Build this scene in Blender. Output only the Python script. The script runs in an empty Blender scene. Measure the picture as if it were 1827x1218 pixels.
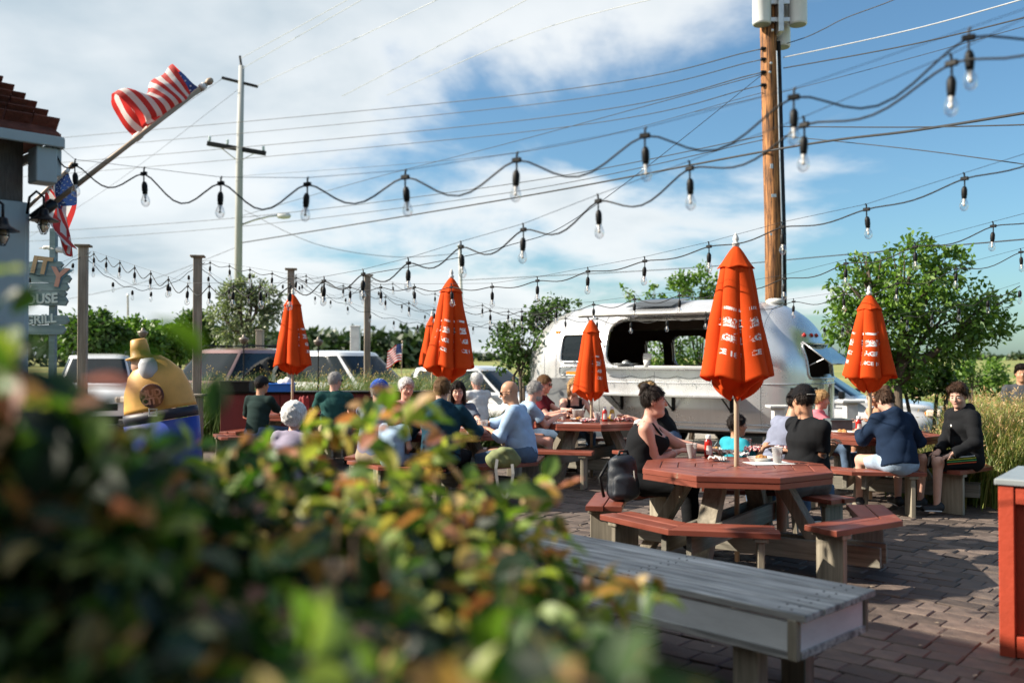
import bpy, bmesh, math, random
import numpy as np
from mathutils import Vector, Matrix, Quaternion
random.seed(7); rng = np.random.default_rng(11)
R = math.radians
scene = bpy.context.scene

# ------------------------------------------------------------------ camera
CAM_H, FPX, HORIZON = 1.574, 1675.0, 638.0        # metres, focal length in photo pixels, horizon row
PITCH = math.atan((HORIZON - 609.0) / FPX)
cam_data = bpy.data.cameras.new('camera')
cam_data.sensor_width = 36.0
cam_data.lens = FPX / 1827.0 * 36.0
cam_data.clip_start, cam_data.clip_end = 0.05, 6000.0
cam_data.dof.use_dof = True
cam_data.dof.focus_distance = 9.0
cam_data.dof.aperture_fstop = 1.5
camera = bpy.data.objects.new('camera', cam_data)
camera.location = (0, 0, CAM_H)
camera.rotation_euler = (R(90) + PITCH, 0, 0)
scene.collection.objects.link(camera)
scene.camera = camera

# ------------------------------------------------------------------ sky
SUN_EL = R(33.5)
SUN_TO = Vector((-math.cos(SUN_EL), -0.03, math.sin(SUN_EL))).normalized()
world = bpy.data.worlds.new('World'); scene.world = world
world.use_nodes = True
wn, wl = world.node_tree.nodes, world.node_tree.links
wn.clear()
def wnode(t, **kw):
    n = wn.new(t)
    for k, v in kw.items(): setattr(n, k, v)
    return n
w_out = wnode('ShaderNodeOutputWorld'); w_bg = wnode('ShaderNodeBackground')
w_sky = wnode('ShaderNodeTexSky', sky_type='NISHITA', sun_disc=False)
w_sky.sun_elevation = SUN_EL; w_sky.sun_rotation = R(270)
w_sky.air_density = 1.0; w_sky.dust_density = 0.9; w_sky.ozone_density = 2.0
w_bg.inputs['Strength'].default_value = 0.076
tc = wnode('ShaderNodeTexCoord')
sep = wnode('ShaderNodeSeparateXYZ'); wl.new(tc.outputs['Generated'], sep.inputs[0])
def wm(op, a, b=None, clamp=False):
    n = wnode('ShaderNodeMath', operation=op); n.use_clamp = clamp
    for i, v in enumerate((a, b)):
        if v is None: continue
        if isinstance(v, (int, float)): n.inputs[i].default_value = v
        else: wl.new(v, n.inputs[i])
    return n.outputs[0]
zz = wm('MAXIMUM', sep.outputs['Z'], 0.0)
den = wm('ADD', zz, 0.22)
cx, cy = wm('DIVIDE', sep.outputs['X'], den), wm('DIVIDE', sep.outputs['Y'], den)
comb = wnode('ShaderNodeCombineXYZ'); wl.new(cx, comb.inputs[0]); wl.new(cy, comb.inputs[1])
comb.inputs[2].default_value = CLOUD_SEED = 3.7
n1 = wnode('ShaderNodeTexNoise'); n1.inputs['Scale'].default_value = 1.15; n1.inputs['Detail'].default_value = 9.0
n1.inputs['Roughness'].default_value = 0.55; n1.inputs['Distortion'].default_value = 0.35
wl.new(comb.outputs[0], n1.inputs['Vector'])
n2 = wnode('ShaderNodeTexNoise'); n2.inputs['Scale'].default_value = 2.3; n2.inputs['Detail'].default_value = 8.0
n2.inputs['Roughness'].default_value = 0.6
wl.new(comb.outputs[0], n2.inputs['Vector'])
# the cloud field thins out towards the east (+X)
bias = wm('ADD', wm('MULTIPLY', sep.outputs['X'], -0.62), .075)
cov = wm('ADD', wm('ADD', n1.outputs['Fac'], wm('MULTIPLY', wm('SUBTRACT', n2.outputs['Fac'], 0.5), 0.28)), bias)
mr = wnode('ShaderNodeMapRange'); mr.interpolation_type = 'SMOOTHSTEP'
mr.inputs['From Min'].default_value = 0.40; mr.inputs['From Max'].default_value = 0.60
wl.new(cov, mr.inputs['Value'])
mask = wm('MULTIPLY', mr.outputs[0], 0.92)
# cloud colour: white tops, blue-grey thick bellies
mr2 = wnode('ShaderNodeMapRange'); mr2.inputs['From Min'].default_value = 0.52; mr2.inputs['From Max'].default_value = 0.82
wl.new(cov, mr2.inputs['Value'])
n3 = wnode('ShaderNodeTexNoise'); n3.inputs['Scale'].default_value = 1.6; n3.inputs['Detail'].default_value = 6.0
wl.new(comb.outputs[0], n3.inputs['Vector'])
mr3 = wnode('ShaderNodeMapRange'); mr3.inputs['From Min'].default_value = 0.38; mr3.inputs['From Max'].default_value = 0.62
wl.new(n3.outputs['Fac'], mr3.inputs['Value'])
belly = wm('MULTIPLY', mr3.outputs[0], mr2.outputs[0])
ccol = wnode('ShaderNodeMix', data_type='RGBA')
wl.new(belly, ccol.inputs['Factor'])
ccol.inputs['A'].default_value = (6.6, 6.85, 6.95, 1); ccol.inputs['B'].default_value = (3.7, 4.45, 4.95, 1)
smix = wnode('ShaderNodeMix', data_type='RGBA')
tint = wnode('ShaderNodeMix', data_type='RGBA', blend_type='MULTIPLY'); tint.inputs['Factor'].default_value = 1.0; tint.inputs['B'].default_value = (.72, .98, 1.06, 1); wl.new(w_sky.outputs[0], tint.inputs['A'])
wl.new(mask, smix.inputs['Factor']); wl.new(tint.outputs['Result'], smix.inputs['A']); wl.new(ccol.outputs['Result'], smix.inputs['B'])
wl.new(smix.outputs['Result'], w_bg.inputs['Color']); wl.new(w_bg.outputs[0], w_out.inputs[0])

# ------------------------------------------------------------------ sun, exposure
sun_data = bpy.data.lights.new('sun', 'SUN')
sun_data.energy = 5.0; sun_data.angle = R(0.53); sun_data.color = (1.0, 0.90, 0.76)
sun = bpy.data.objects.new('sun', sun_data); scene.collection.objects.link(sun)
sun.rotation_euler = (-SUN_TO).to_track_quat('-Z', 'Y').to_euler(); sun.location = (-20, 0, 20)
scene.view_settings.view_transform = 'Standard'; scene.view_settings.look = 'None'
scene.view_settings.exposure = 0.95; scene.view_settings.gamma = 1.0
scene.view_settings.use_curve_mapping = False
scene.cycles.max_bounces = 8; scene.cycles.transparent_max_bounces = 12
scene.cycles.use_denoising = True
scene.cycles.caustics_reflective = False; scene.cycles.caustics_refractive = False
scene.cycles.sample_clamp_indirect = 6.0

# ------------------------------------------------------------------ photo pixel -> place
CAM_M = camera.rotation_euler.to_matrix()
def ray(px, py):
    return CAM_M @ Vector(((px - 913.5) / FPX, (609.0 - py) / FPX, -1.0))
def P(px, py, Y):                 # the point seen at a pixel, at distance Y in front
    d = ray(px, py); return Vector((0, 0, CAM_H)) + d * (Y / d.y)
def PZ(px, py, z):                # the point seen at a pixel, on the level z
    d = ray(px, py); return Vector((0, 0, CAM_H)) + d * ((z - CAM_H) / d.z)
def project(p):
    q = CAM_M.transposed() @ (Vector(p) - Vector((0, 0, CAM_H)))
    return (913.5 + FPX * q.x / -q.z, 609.0 - FPX * q.y / -q.z) if q.z < -0.05 else (-9999, -9999)

# ------------------------------------------------------------------ mesh building
class MB:
    def __init__(s): s.v, s.f, s.m, s.n = [], [], [], 0
    def add(s, verts, faces, mat=0):
        verts = [tuple(v) for v in verts]
        s.v += verts; s.f += [tuple(i + s.n for i in f) for f in faces]; s.m += [mat] * len(faces); s.n += len(verts); return s
    def box(s, c, size, M=None, bev=0.0, mat=0):
        hx, hy, hz = size[0] / 2, size[1] / 2, size[2] / 2
        b = min(bev, hx * .45, hy * .45, hz * .45)
        if b <= 0:
            vs = [(x, y, z) for x in (-hx, hx) for y in (-hy, hy) for z in (-hz, hz)]
            fs = [(0, 1, 3, 2), (4, 6, 7, 5), (0, 4, 5, 1), (2, 3, 7, 6), (0, 2, 6, 4), (1, 5, 7, 3)]
        else:
            vs, idx = [], {}
            for sx in (-1, 1):
                for sy in (-1, 1):
                    for sz in (-1, 1):
                        for a in range(3):
                            q = [sx * (hx - b), sy * (hy - b), sz * (hz - b)]
                            q[a] = (sx * hx, sy * hy, sz * hz)[a]
                            idx[(sx, sy, sz, a)] = len(vs); vs.append(tuple(q))
            fs = []
            for a in range(3):
                o = [i for i in range(3) if i != a]
                for sa in (-1, 1):
                    q = []
                    for s1, s2 in ((-1, -1), (1, -1), (1, 1), (-1, 1)):
                        k = [0, 0, 0]; k[a] = sa; k[o[0]] = s1; k[o[1]] = s2; q.append(idx[(*k, a)])
                    fs.append(q)
            for a in range(3):          # edges along axis a
                o = [i for i in range(3) if i != a]
                for s1 in (-1, 1):
                    for s2 in (-1, 1):
                        k0 = [0, 0, 0]; k1 = [0, 0, 0]
                        k0[a] = -1; k1[a] = 1; k0[o[0]] = k1[o[0]] = s1; k0[o[1]] = k1[o[1]] = s2
                        fs.append([idx[(*k0, o[0])], idx[(*k1, o[0])], idx[(*k1, o[1])], idx[(*k0, o[1])]])
            for sx in (-1, 1):
                for sy in (-1, 1):
                    for sz in (-1, 1): fs.append([idx[(sx, sy, sz, a)] for a in range(3)])
            ff = []
            for q in fs:                # orient outwards
                pts = [Vector(vs[i]) for i in q]
                nrm = (pts[1] - pts[0]).cross(pts[2] - pts[0])
                ff.append(q if nrm.dot(sum(pts, Vector())) > 0 else q[::-1])
            fs = ff
        c = Vector(c)
        vs = [(Matrix(M) @ Vector(v) if M is not None else Vector(v)) + c for v in vs]
        return s.add(vs, fs, mat)
    def beam(s, a, b, w, h, up=(0, 0, 1), bev=0.004, mat=0):   # a board from a to b, w wide (sideways), h high (along up)
        a, b = Vector(a), Vector(b); d = (b - a); L = d.length; d.normalize()
        u = Vector(up); u = (u - d * u.dot(d)).normalized(); x = d.cross(u)
        M = Matrix((x, d, u)).transposed()
        return s.box((a + b) / 2, (w, L, h), M, bev, mat)
    def tube(s, pts, r, seg=8, caps=True, mat=0):
        pts = [Vector(p) for p in pts]; n = len(pts)
        rs = r if isinstance(r, (list, tuple)) else [r] * n
        vs, fs = [], []
        t0 = (pts[1] - pts[0]).normalized()
        ref = Vector((0, 0, 1)) if abs(t0.z) < .9 else Vector((1, 0, 0))
        x = t0.cross(ref).normalized()
        for i in range(n):
            t = (pts[min(i + 1, n - 1)] - pts[max(i - 1, 0)])
            if t.length < 1e-9: t = t0
            t = t.normalized(); x = (x - t * x.dot(t))
            x = x.normalized() if x.length > 1e-6 else t.orthogonal().normalized()
            y = t.cross(x)
            for k in range(seg):
                a = 2 * math.pi * k / seg
                vs.append(pts[i] + (x * math.cos(a) + y * math.sin(a)) * rs[i])
        for i in range(n - 1):
            for k in range(seg):
                k2 = (k + 1) % seg
                fs.append((i * seg + k, i * seg + k2, (i + 1) * seg + k2, (i + 1) * seg + k))
        if caps: fs += [tuple(range(seg))[::-1], tuple(range((n - 1) * seg, n * seg))]
        return s.add(vs, fs, mat)
    def lathe(s, prof, seg=16, c=(0, 0, 0), M=None, mat=0, caps=True):   # prof: (r, z) pairs
        vs, fs = [], []; n = len(prof); c = Vector(c)
        for r_, z_ in prof:
            for k in range(seg):
                a = 2 * math.pi * k / seg; v = Vector((r_ * math.cos(a), r_ * math.sin(a), z_))
                vs.append((Matrix(M) @ v if M is not None else v) + c)
        for i in range(n - 1):
            for k in range(seg):
                k2 = (k + 1) % seg
                fs.append((i * seg + k, i * seg + k2, (i + 1) * seg + k2, (i + 1) * seg + k))
        if caps: fs += [tuple(range(seg))[::-1], tuple(range((n - 1) * seg, n * seg))]
        return s.add(vs, fs, mat)
    def prism(s, poly, z0, z1, mat=0, M=None, c=(0, 0, 0)):      # poly: ccw xy points
        n = len(poly); vs = [(x, y, z0) for x, y in poly] + [(x, y, z1) for x, y in poly]
        if M is not None: vs = [Matrix(M) @ Vector(v) + Vector(c) for v in vs]
        else: vs = [Vector(v) + Vector(c) for v in vs]
        fs = [tuple(range(n))[::-1], tuple(range(n, 2 * n))] + [(i, (i + 1) % n, n + (i + 1) % n, n + i) for i in range(n)]
        return s.add(vs, fs, mat)
    def grid(s, fn, nu, nv, mat=0, wrap_u=False):
        vs = [fn(i / (nu - (0 if wrap_u else 1)), j / (nv - 1)) for j in range(nv) for i in range(nu)]
        fs = []
        for j in range(nv - 1):
            for i in range(nu if wrap_u else nu - 1):
                i2 = (i + 1) % nu
                fs.append((j * nu + i, j * nu + i2, (j + 1) * nu + i2, (j + 1) * nu + i))
        return s.add(vs, fs, mat)
    def mesh(s, name, mats=(), smooth=False):
        me = bpy.data.meshes.new(name); me.from_pydata(s.v, [], s.f)
        for m in (mats if isinstance(mats, (list, tuple)) else [mats]): me.materials.append(m)
        if len(me.materials) > 1: me.polygons.foreach_set('material_index', s.m)
        if smooth: me.polygons.foreach_set('use_smooth', [True] * len(me.polygons))
        me.update(); return me
    def build(s, name, mats, parent=None, smooth=False, **kw):
        return link(name, s.mesh(name, mats, smooth), parent, **kw)

def np_mesh(name, v, f, mats, smooth=False, midx=None):        # fast path: v (n,3) array, f (m,3) or (m,4) array
    v = np.asarray(v, dtype=np.float32); f = np.asarray(f, dtype=np.int32); k = f.shape[1]
    me = bpy.data.meshes.new(name)
    me.vertices.add(len(v)); me.vertices.foreach_set('co', v.ravel())
    me.loops.add(f.size); me.loops.foreach_set('vertex_index', f.ravel())
    me.polygons.add(len(f)); me.polygons.foreach_set('loop_start', np.arange(0, f.size, k, dtype=np.int32))
    me.polygons.foreach_set('loop_total', np.full(len(f), k, dtype=np.int32))
    for m in (mats if isinstance(mats, (list, tuple)) else [mats]): me.materials.append(m)
    if midx is not None: me.polygons.foreach_set('material_index', np.asarray(midx, dtype=np.int32))
    if smooth: me.polygons.foreach_set('use_smooth', np.ones(len(f), dtype=bool))
    me.update(calc_edges=True); return me

def link(name, me, parent=None, loc=None, rot=None, label=None, cat=None, group=None, kind=None):
    o = bpy.data.objects.new(name, me); scene.collection.objects.link(o)
    if loc is not None: o.location = loc
    if rot is not None: o.rotation_euler = rot
    if parent is not None: o.parent = parent
    return tag(o, label, cat, group, kind)
def tag(o, label=None, cat=None, group=None, kind=None):
    if label: o['label'] = label
    if cat: o['category'] = cat
    if group: o['group'] = group
    if kind: o['kind'] = kind
    return o
def thing(name, label, cat, loc=(0, 0, 0), rz=0, group=None):
    return link(name, None, None, loc, (0, 0, rz), label, cat, group)
def copy_tree(o, parent=None):
    c = o.copy(); scene.collection.objects.link(c); c.parent = parent
    for ch in list(o.children): copy_tree(ch, c)
    return c

# ------------------------------------------------------------------ materials
def new_mat(name):
    m = bpy.data.materials.new(name); m.use_nodes = True
    nt = m.node_tree; b = nt.nodes['Principled BSDF']; return m, nt, b
def N(nt, t, **kw):
    n = nt.nodes.new(t)
    for k, v in kw.items(): setattr(n, k, v)
    return n
def mat(name, col, rough=.6, metal=0.0, var=.18, scale=6.0, bump=0.0, bscale=40.0, stretch=None, rvar=0.0, rnd=0.0, spec=None, trans=0.0, sub=0.0, sheen=0.0, coat=0.0, ior=None):
    """plain surface: colour broken up by noise, fine relief, a per-object tint"""
    m, nt, b = new_mat(name); L = nt.links
    co = N(nt, 'ShaderNodeTexCoord'); src = co.outputs['Object']
    if stretch:
        mp = N(nt, 'ShaderNodeMapping'); mp.inputs['Scale'].default_value = stretch; L.new(src, mp.inputs[0]); src = mp.outputs[0]
    no = N(nt, 'ShaderNodeTexNoise'); no.inputs['Scale'].default_value = scale; no.inputs['Detail'].default_value = 6.0; no.inputs['Roughness'].default_value = .6
    L.new(src, no.inputs['Vector'])
    mr_ = N(nt, 'ShaderNodeMapRange'); mr_.inputs['From Min'].default_value = .3; mr_.inputs['From Max'].default_value = .7
    mr_.inputs['To Min'].default_value = 1 - var; mr_.inputs['To Max'].default_value = 1 + var
    L.new(no.outputs['Fac'], mr_.inputs['Value'])
    val = mr_.outputs[0]
    if rnd:
        oi = N(nt, 'ShaderNodeObjectInfo'); m2 = N(nt, 'ShaderNodeMapRange')
        m2.inputs['To Min'].default_value = 1 - rnd; m2.inputs['To Max'].default_value = 1 + rnd
        L.new(oi.outputs['Random'], m2.inputs['Value'])
        mu = N(nt, 'ShaderNodeMath', operation='MULTIPLY'); L.new(val, mu.inputs[0]); L.new(m2.outputs[0], mu.inputs[1]); val = mu.outputs[0]
    vm = N(nt, 'ShaderNodeVectorMath', operation='SCALE'); vm.inputs[0].default_value = col[:3]; L.new(val, vm.inputs['Scale'])
    L.new(vm.outputs[0], b.inputs['Base Color'])
    b.inputs['Roughness'].default_value = rough; b.inputs['Metallic'].default_value = metal
    if rvar:
        m3 = N(nt, 'ShaderNodeMapRange'); m3.inputs['From Min'].default_value = .3; m3.inputs['From Max'].default_value = .7
        m3.inputs['To Min'].default_value = max(.02, rough - rvar); m3.inputs['To Max'].default_value = min(1, rough + rvar)
        L.new(no.outputs['Fac'], m3.inputs['Value']); L.new(m3.outputs[0], b.inputs['Roughness'])
    if spec is not None: b.inputs['Specular IOR Level'].default_value = spec
    if trans: b.inputs['Transmission Weight'].default_value = trans
    if ior: b.inputs['IOR'].default_value = ior
    if sub:
        b.inputs['Subsurface Weight'].default_value = sub; b.inputs['Subsurface Radius'].default_value = (.012, .005, .003)
    if sheen: b.inputs['Sheen Weight'].default_value = sheen
    if coat: b.inputs['Coat Weight'].default_value = coat; b.inputs['Coat Roughness'].default_value = .08
    if bump:
        n4 = N(nt, 'ShaderNodeTexNoise'); n4.inputs['Scale'].default_value = bscale; n4.inputs['Detail'].default_value = 4.0
        L.new(src, n4.inputs['Vector'])
        bp = N(nt, 'ShaderNodeBump'); bp.inputs['Strength'].default_value = bump; bp.inputs['Distance'].default_value = .01
        L.new(n4.outputs['Fac'], bp.inputs['Height']); L.new(bp.outputs[0], b.inputs['Normal'])
    return m
def wood(name, c1, c2, rough=.7, axis='Y', grain=1.0, bump=.35, rnd=.12, rvar=.1, chip=None):
    """board with grain along one local axis, two tones, knots and checks"""
    m, nt, b = new_mat(name); L = nt.links
    co = N(nt, 'ShaderNodeTexCoord'); oi = N(nt, 'ShaderNodeObjectInfo')
    off = N(nt, 'ShaderNodeVectorMath', operation='SCALE'); off.inputs[0].default_value = (13.1, 7.7, 5.3); L.new(oi.outputs['Random'], off.inputs['Scale'])
    ad = N(nt, 'ShaderNodeVectorMath', operation='ADD'); L.new(co.outputs['Object'], ad.inputs[0]); L.new(off.outputs[0], ad.inputs[1])
    mp = N(nt, 'ShaderNodeMapping'); sc = {'X': (1.4, 26, 26), 'Y': (26, 1.4, 26), 'Z': (26, 26, 1.4)}[axis]
    mp.inputs['Scale'].default_value = [q * grain for q in sc]; L.new(ad.outputs[0], mp.inputs[0])
    no = N(nt, 'ShaderNodeTexNoise'); no.inputs['Scale'].default_value = 1.0; no.inputs['Detail'].default_value = 8.0; no.inputs['Roughness'].default_value = .65; no.inputs['Distortion'].default_value = .6
    L.new(mp.outputs[0], no.inputs['Vector'])
    n2_ = N(nt, 'ShaderNodeTexNoise'); n2_.inputs['Scale'].default_value = 3.0; n2_.inputs['Detail'].default_value = 3.0; L.new(ad.outputs[0], n2_.inputs['Vector'])
    cr = N(nt, 'ShaderNodeValToRGB'); cr.color_ramp.elements[0].position = .32; cr.color_ramp.elements[1].position = .68
    cr.color_ramp.elements[0].color = (*c1, 1); cr.color_ramp.elements[1].color = (*c2, 1); L.new(no.outputs['Fac'], cr.inputs[0])
    m2 = N(nt, 'ShaderNodeMapRange'); m2.inputs['To Min'].default_value = 1 - rnd; m2.inputs['To Max'].default_value = 1 + rnd; L.new(oi.outputs['Random'], m2.inputs['Value'])
    m3 = N(nt, 'ShaderNodeMapRange'); m3.inputs['From Min'].default_value = .3; m3.inputs['From Max'].default_value = .7; m3.inputs['To Min'].default_value = .82; m3.inputs['To Max'].default_value = 1.15; L.new(n2_.outputs['Fac'], m3.inputs['Value'])
    mu = N(nt, 'ShaderNodeMath', operation='MULTIPLY'); L.new(m2.outputs[0], mu.inputs[0]); L.new(m3.outputs[0], mu.inputs[1])
    vm = N(nt, 'ShaderNodeVectorMath', operation='SCALE'); L.new(cr.outputs[0], vm.inputs[0]); L.new(mu.outputs[0], vm.inputs['Scale'])
    base = vm.outputs[0]
    if chip:      # paint worn through to bare wood in spots
        n5 = N(nt, 'ShaderNodeTexNoise'); n5.inputs['Scale'].default_value = 9.0; n5.inputs['Detail'].default_value = 10.0; n5.inputs['Roughness'].default_value = .72; L.new(ad.outputs[0], n5.inputs['Vector'])
        m6 = N(nt, 'ShaderNodeMapRange'); m6.inputs['From Min'].default_value = .625; m6.inputs['From Max'].default_value = .67; L.new(n5.outputs['Fac'], m6.inputs['Value'])
        mx5 = N(nt, 'ShaderNodeMix', data_type='RGBA'); L.new(m6.outputs[0], mx5.inputs['Factor']); L.new(base, mx5.inputs['A']); mx5.inputs['B'].default_value = (*chip, 1); base = mx5.outputs['Result']
    L.new(base, b.inputs['Base Color'])
    m5 = N(nt, 'ShaderNodeMapRange'); m5.inputs['To Min'].default_value = max(.05, rough - rvar); m5.inputs['To Max'].default_value = min(1, rough + rvar); L.new(n2_.outputs['Fac'], m5.inputs['Value']); L.new(m5.outputs[0], b.inputs['Roughness'])
    bp = N(nt, 'ShaderNodeBump'); bp.inputs['Strength'].default_value = bump; bp.inputs['Distance'].default_value = .004
    L.new(no.outputs['Fac'], bp.inputs['Height']); L.new(bp.outputs[0], b.inputs['Normal'])
    return m
def leaf_mat(name, cols, rough=.45, trans=.35, spread=1.0):
    """leaf: colour from a per-leaf random value, light passing through"""
    m, nt, b = new_mat(name); L = nt.links
    out = nt.nodes['Material Output']
    ge = N(nt, 'ShaderNodeNewGeometry'); oi = N(nt, 'ShaderNodeObjectInfo')
    ad = N(nt, 'ShaderNodeMath', operation='ADD'); L.new(ge.outputs['Random Per Island'], ad.inputs[0]); L.new(oi.outputs['Random'], ad.inputs[1])
    fr = N(nt, 'ShaderNodeMath', operation='FRACT'); L.new(ad.outputs[0], fr.inputs[0])
    cr = N(nt, 'ShaderNodeValToRGB'); e = cr.color_ramp.elements
    while len(e) < len(cols): e.new(.5)
    for i, c in enumerate(cols):
        e[i].position = i / (len(cols) - 1) * spread; e[i].color = (*c, 1)
    L.new(fr.outputs[0], cr.inputs[0]); L.new(cr.outputs[0], b.inputs['Base Color'])
    b.inputs['Roughness'].default_value = rough
    tr = N(nt, 'ShaderNodeBsdfTranslucent')
    vm = N(nt, 'ShaderNodeVectorMath', operation='MULTIPLY'); vm.inputs[1].default_value = (1.5, 1.7, .7); L.new(cr.outputs[0], vm.inputs[0]); L.new(vm.outputs[0], tr.inputs[0])
    mx = N(nt, 'ShaderNodeMixShader'); mx.inputs[0].default_value = trans
    L.new(b.outputs[0], mx.inputs[1]); L.new(tr.outputs[0], mx.inputs[2]); L.new(mx.outputs[0], out.inputs[0])
    return m
# ------------------------------------------------------------------ lettering (built-in font, as flat outlines)
def text_outline(s, size=1.0, shear=0.0, bold=0.0, space=1.0):
    cu = bpy.data.curves.new('t', 'FONT'); cu.body = s; cu.size = size; cu.shear = shear; cu.offset = bold; cu.space_character = space
    cu.align_x = 'CENTER'; cu.resolution_u = 3
    o = bpy.data.objects.new('t', cu); scene.collection.objects.link(o)
    dg = bpy.context.evaluated_depsgraph_get(); dg.update()
    me = bpy.data.meshes.new_from_object(o.evaluated_get(dg))
    bm = bmesh.new(); bm.from_mesh(me); bmesh.ops.triangulate(bm, faces=bm.faces[:])
    v = [(q.co.x, q.co.y) for q in bm.verts]; f = [tuple(w.index for w in q.verts) for q in bm.faces]
    bm.free(); bpy.data.objects.remove(o); bpy.data.curves.remove(cu); bpy.data.meshes.remove(me)
    return v, f
T_SCRIPT = text_outline('agans', .105, .28, .0035, .94)
T_SCRIPT_B = text_outline('agans', .105, .28, .0085, .94)
T_LAGER = text_outline('LAGER', .062, 0, .003)
T_SINCE = text_outline('SINCE 1890', .050, 0, .0016)
T_MUD = text_outline('MUD', .092, 0, .004); T_CITY = text_outline('CITY', .092, 0, .004)
T_ITY1 = text_outline('IT', .30, .1, .012); T_Y = text_outline('Y', .34, .1, .012); T_HOUSE = text_outline('HOUSE', .17, .05, .006)
T_GRILL = text_outline('GRILL', .16, .05, .004)
# ------------------------------------------------------------------ palette
M_paver = mat('paver', (.104, .078, .064), .74, var=.40, scale=9, bump=.5, bscale=70, rnd=.38, rvar=.15)
M_sand = mat('joint_sand', (.105, .085, .07), .95, var=.35, scale=30, bump=.5)
M_gravel = mat('gravel', (.34, .31, .27), .95, var=.3, scale=14, bump=.6, bscale=90)
M_soil = mat('soil', (.07, .05, .038), .95, var=.4, scale=12, bump=.6)
M_redwood = wood('painted_red_wood', (.185, .046, .030), (.265, .078, .048), .36, grain=.7, bump=.3, rnd=.16, rvar=.18, chip=(.26, .17, .12))
M_redwoodx = wood('painted_red_wood_across', (.30, .075, .045), (.40, .115, .065), .42, axis='X', grain=.7, bump=.25, rnd=.12, rvar=.16)
M_greywood = wood('weathered_grey_wood', (.13, .125, .115), (.34, .325, .295), .85, grain=1.0, bump=.7, rnd=.18)
M_greyz = wood('weathered_grey_post', (.17, .145, .115), (.36, .31, .25), .85, axis='Z', bump=.6, rnd=.15)
M_legwood = wood('treated_leg_wood', (.16, .14, .105), (.36, .32, .245), .85, axis='Z', bump=.6, rnd=.2)
M_white = mat('white_paint', (.78, .78, .76), .5, var=.06, scale=5, bump=.1)
M_panel = mat('grimy_white_panel', (.70, .72, .72), .5, var=.16, scale=2.2, stretch=(1, 1, 3), bump=.15)
M_offwhite = mat('old_white_paint', (.66, .66, .63), .65, var=.16, scale=6, bump=.2)
M_redpaint = mat('red_cabinet_paint', (.42, .062, .03), .45, var=.14, scale=7, bump=.2)
M_darkred = mat('dark_red_paint', (.16, .022, .024), .45, var=.14, scale=5, bump=.15)
M_greytop = mat('grey_counter', (.27, .30, .31), .35, var=.1, scale=9)
M_black = mat('black_rubber', (.007, .0075, .008), .5, var=.2, spec=.25)
M_blackmetal = mat('black_metal', (.015, .016, .018), .4, metal=.6, var=.15)
M_steel = mat('galvanised_steel', (.52, .54, .55), .4, metal=.9, var=.12, scale=9)
M_greypaint = mat('transformer_grey', (.62, .64, .64), .45, var=.06, scale=4)
M_wire = mat('wire', (.03, .032, .036), .55, metal=.2, var=.1)
M_wirelight = mat('bright_wire', (.5, .52, .54), .45, metal=.7, var=.1)
M_pole = wood('pole_wood', (.04, .016, .008), (.50, .22, .075), .8, axis='Z', grain=1.25, bump=1.0, rnd=.02)
_r = [n for n in M_pole.node_tree.nodes if n.type == 'VALTORGB'][0].color_ramp.elements; _r[0].position = .40; _r[1].position = .60
M_pole2 = mat('concrete_pole', (.40, .41, .40), .8, var=.14, scale=5, stretch=(4, 4, .4))
M_glass = mat('bulb_glass', (1, 1, 1), .02, var=0, trans=1.0, ior=1.3)
M_filament = mat('bulb_stem', (.75, .72, .66), .3, var=.05)
M_roof = mat('roof_shingle', (.15, .05, .034), .9, var=.3, scale=18, bump=.6, rnd=.3)
M_wall = mat('cedar_shingle', (.16, .145, .125), .9, var=.25, scale=20, stretch=(4, 4, .6), bump=.5, rnd=.25)
M_trim = mat('blue_white_trim', (.48, .58, .60), .6, var=.08, scale=4)
M_bark = mat('bark', (.10, .075, .055), .95, var=.35, scale=14, stretch=(1, 1, .3), bump=.8)
M_leafA = leaf_mat('leaf_mid', [(.055, .13, .02), (.11, .21, .032), (.19, .30, .055)], trans=.3)
M_leafB = leaf_mat('leaf_dark', [(.030, .070, .015), (.055, .115, .020), (.10, .18, .035)], trans=.25)
M_leafC = leaf_mat('leaf_silver', [(.11, .15, .08), (.17, .21, .12), (.26, .29, .18)], trans=.3)
M_leafFar = leaf_mat('leaf_far', [(.022, .045, .018), (.032, .06, .022), (.05, .085, .03)], trans=.15)
M_blade = leaf_mat('grass_blade', [(.10, .165, .033), (.19, .24, .055), (.33, .29, .10)], trans=.3)
M_bladeG = leaf_mat('green_blade', [(.055, .11, .022), (.10, .17, .035), (.19, .22, .075)], trans=.3)
M_plume = leaf_mat('grass_plume', [(.46, .30, .14), (.54, .38, .20), (.40, .22, .10)], trans=.3)
M_rock = mat('rock', (.22, .21, .20), .9, var=.3, scale=8, bump=.7)
M_orange = None

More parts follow.
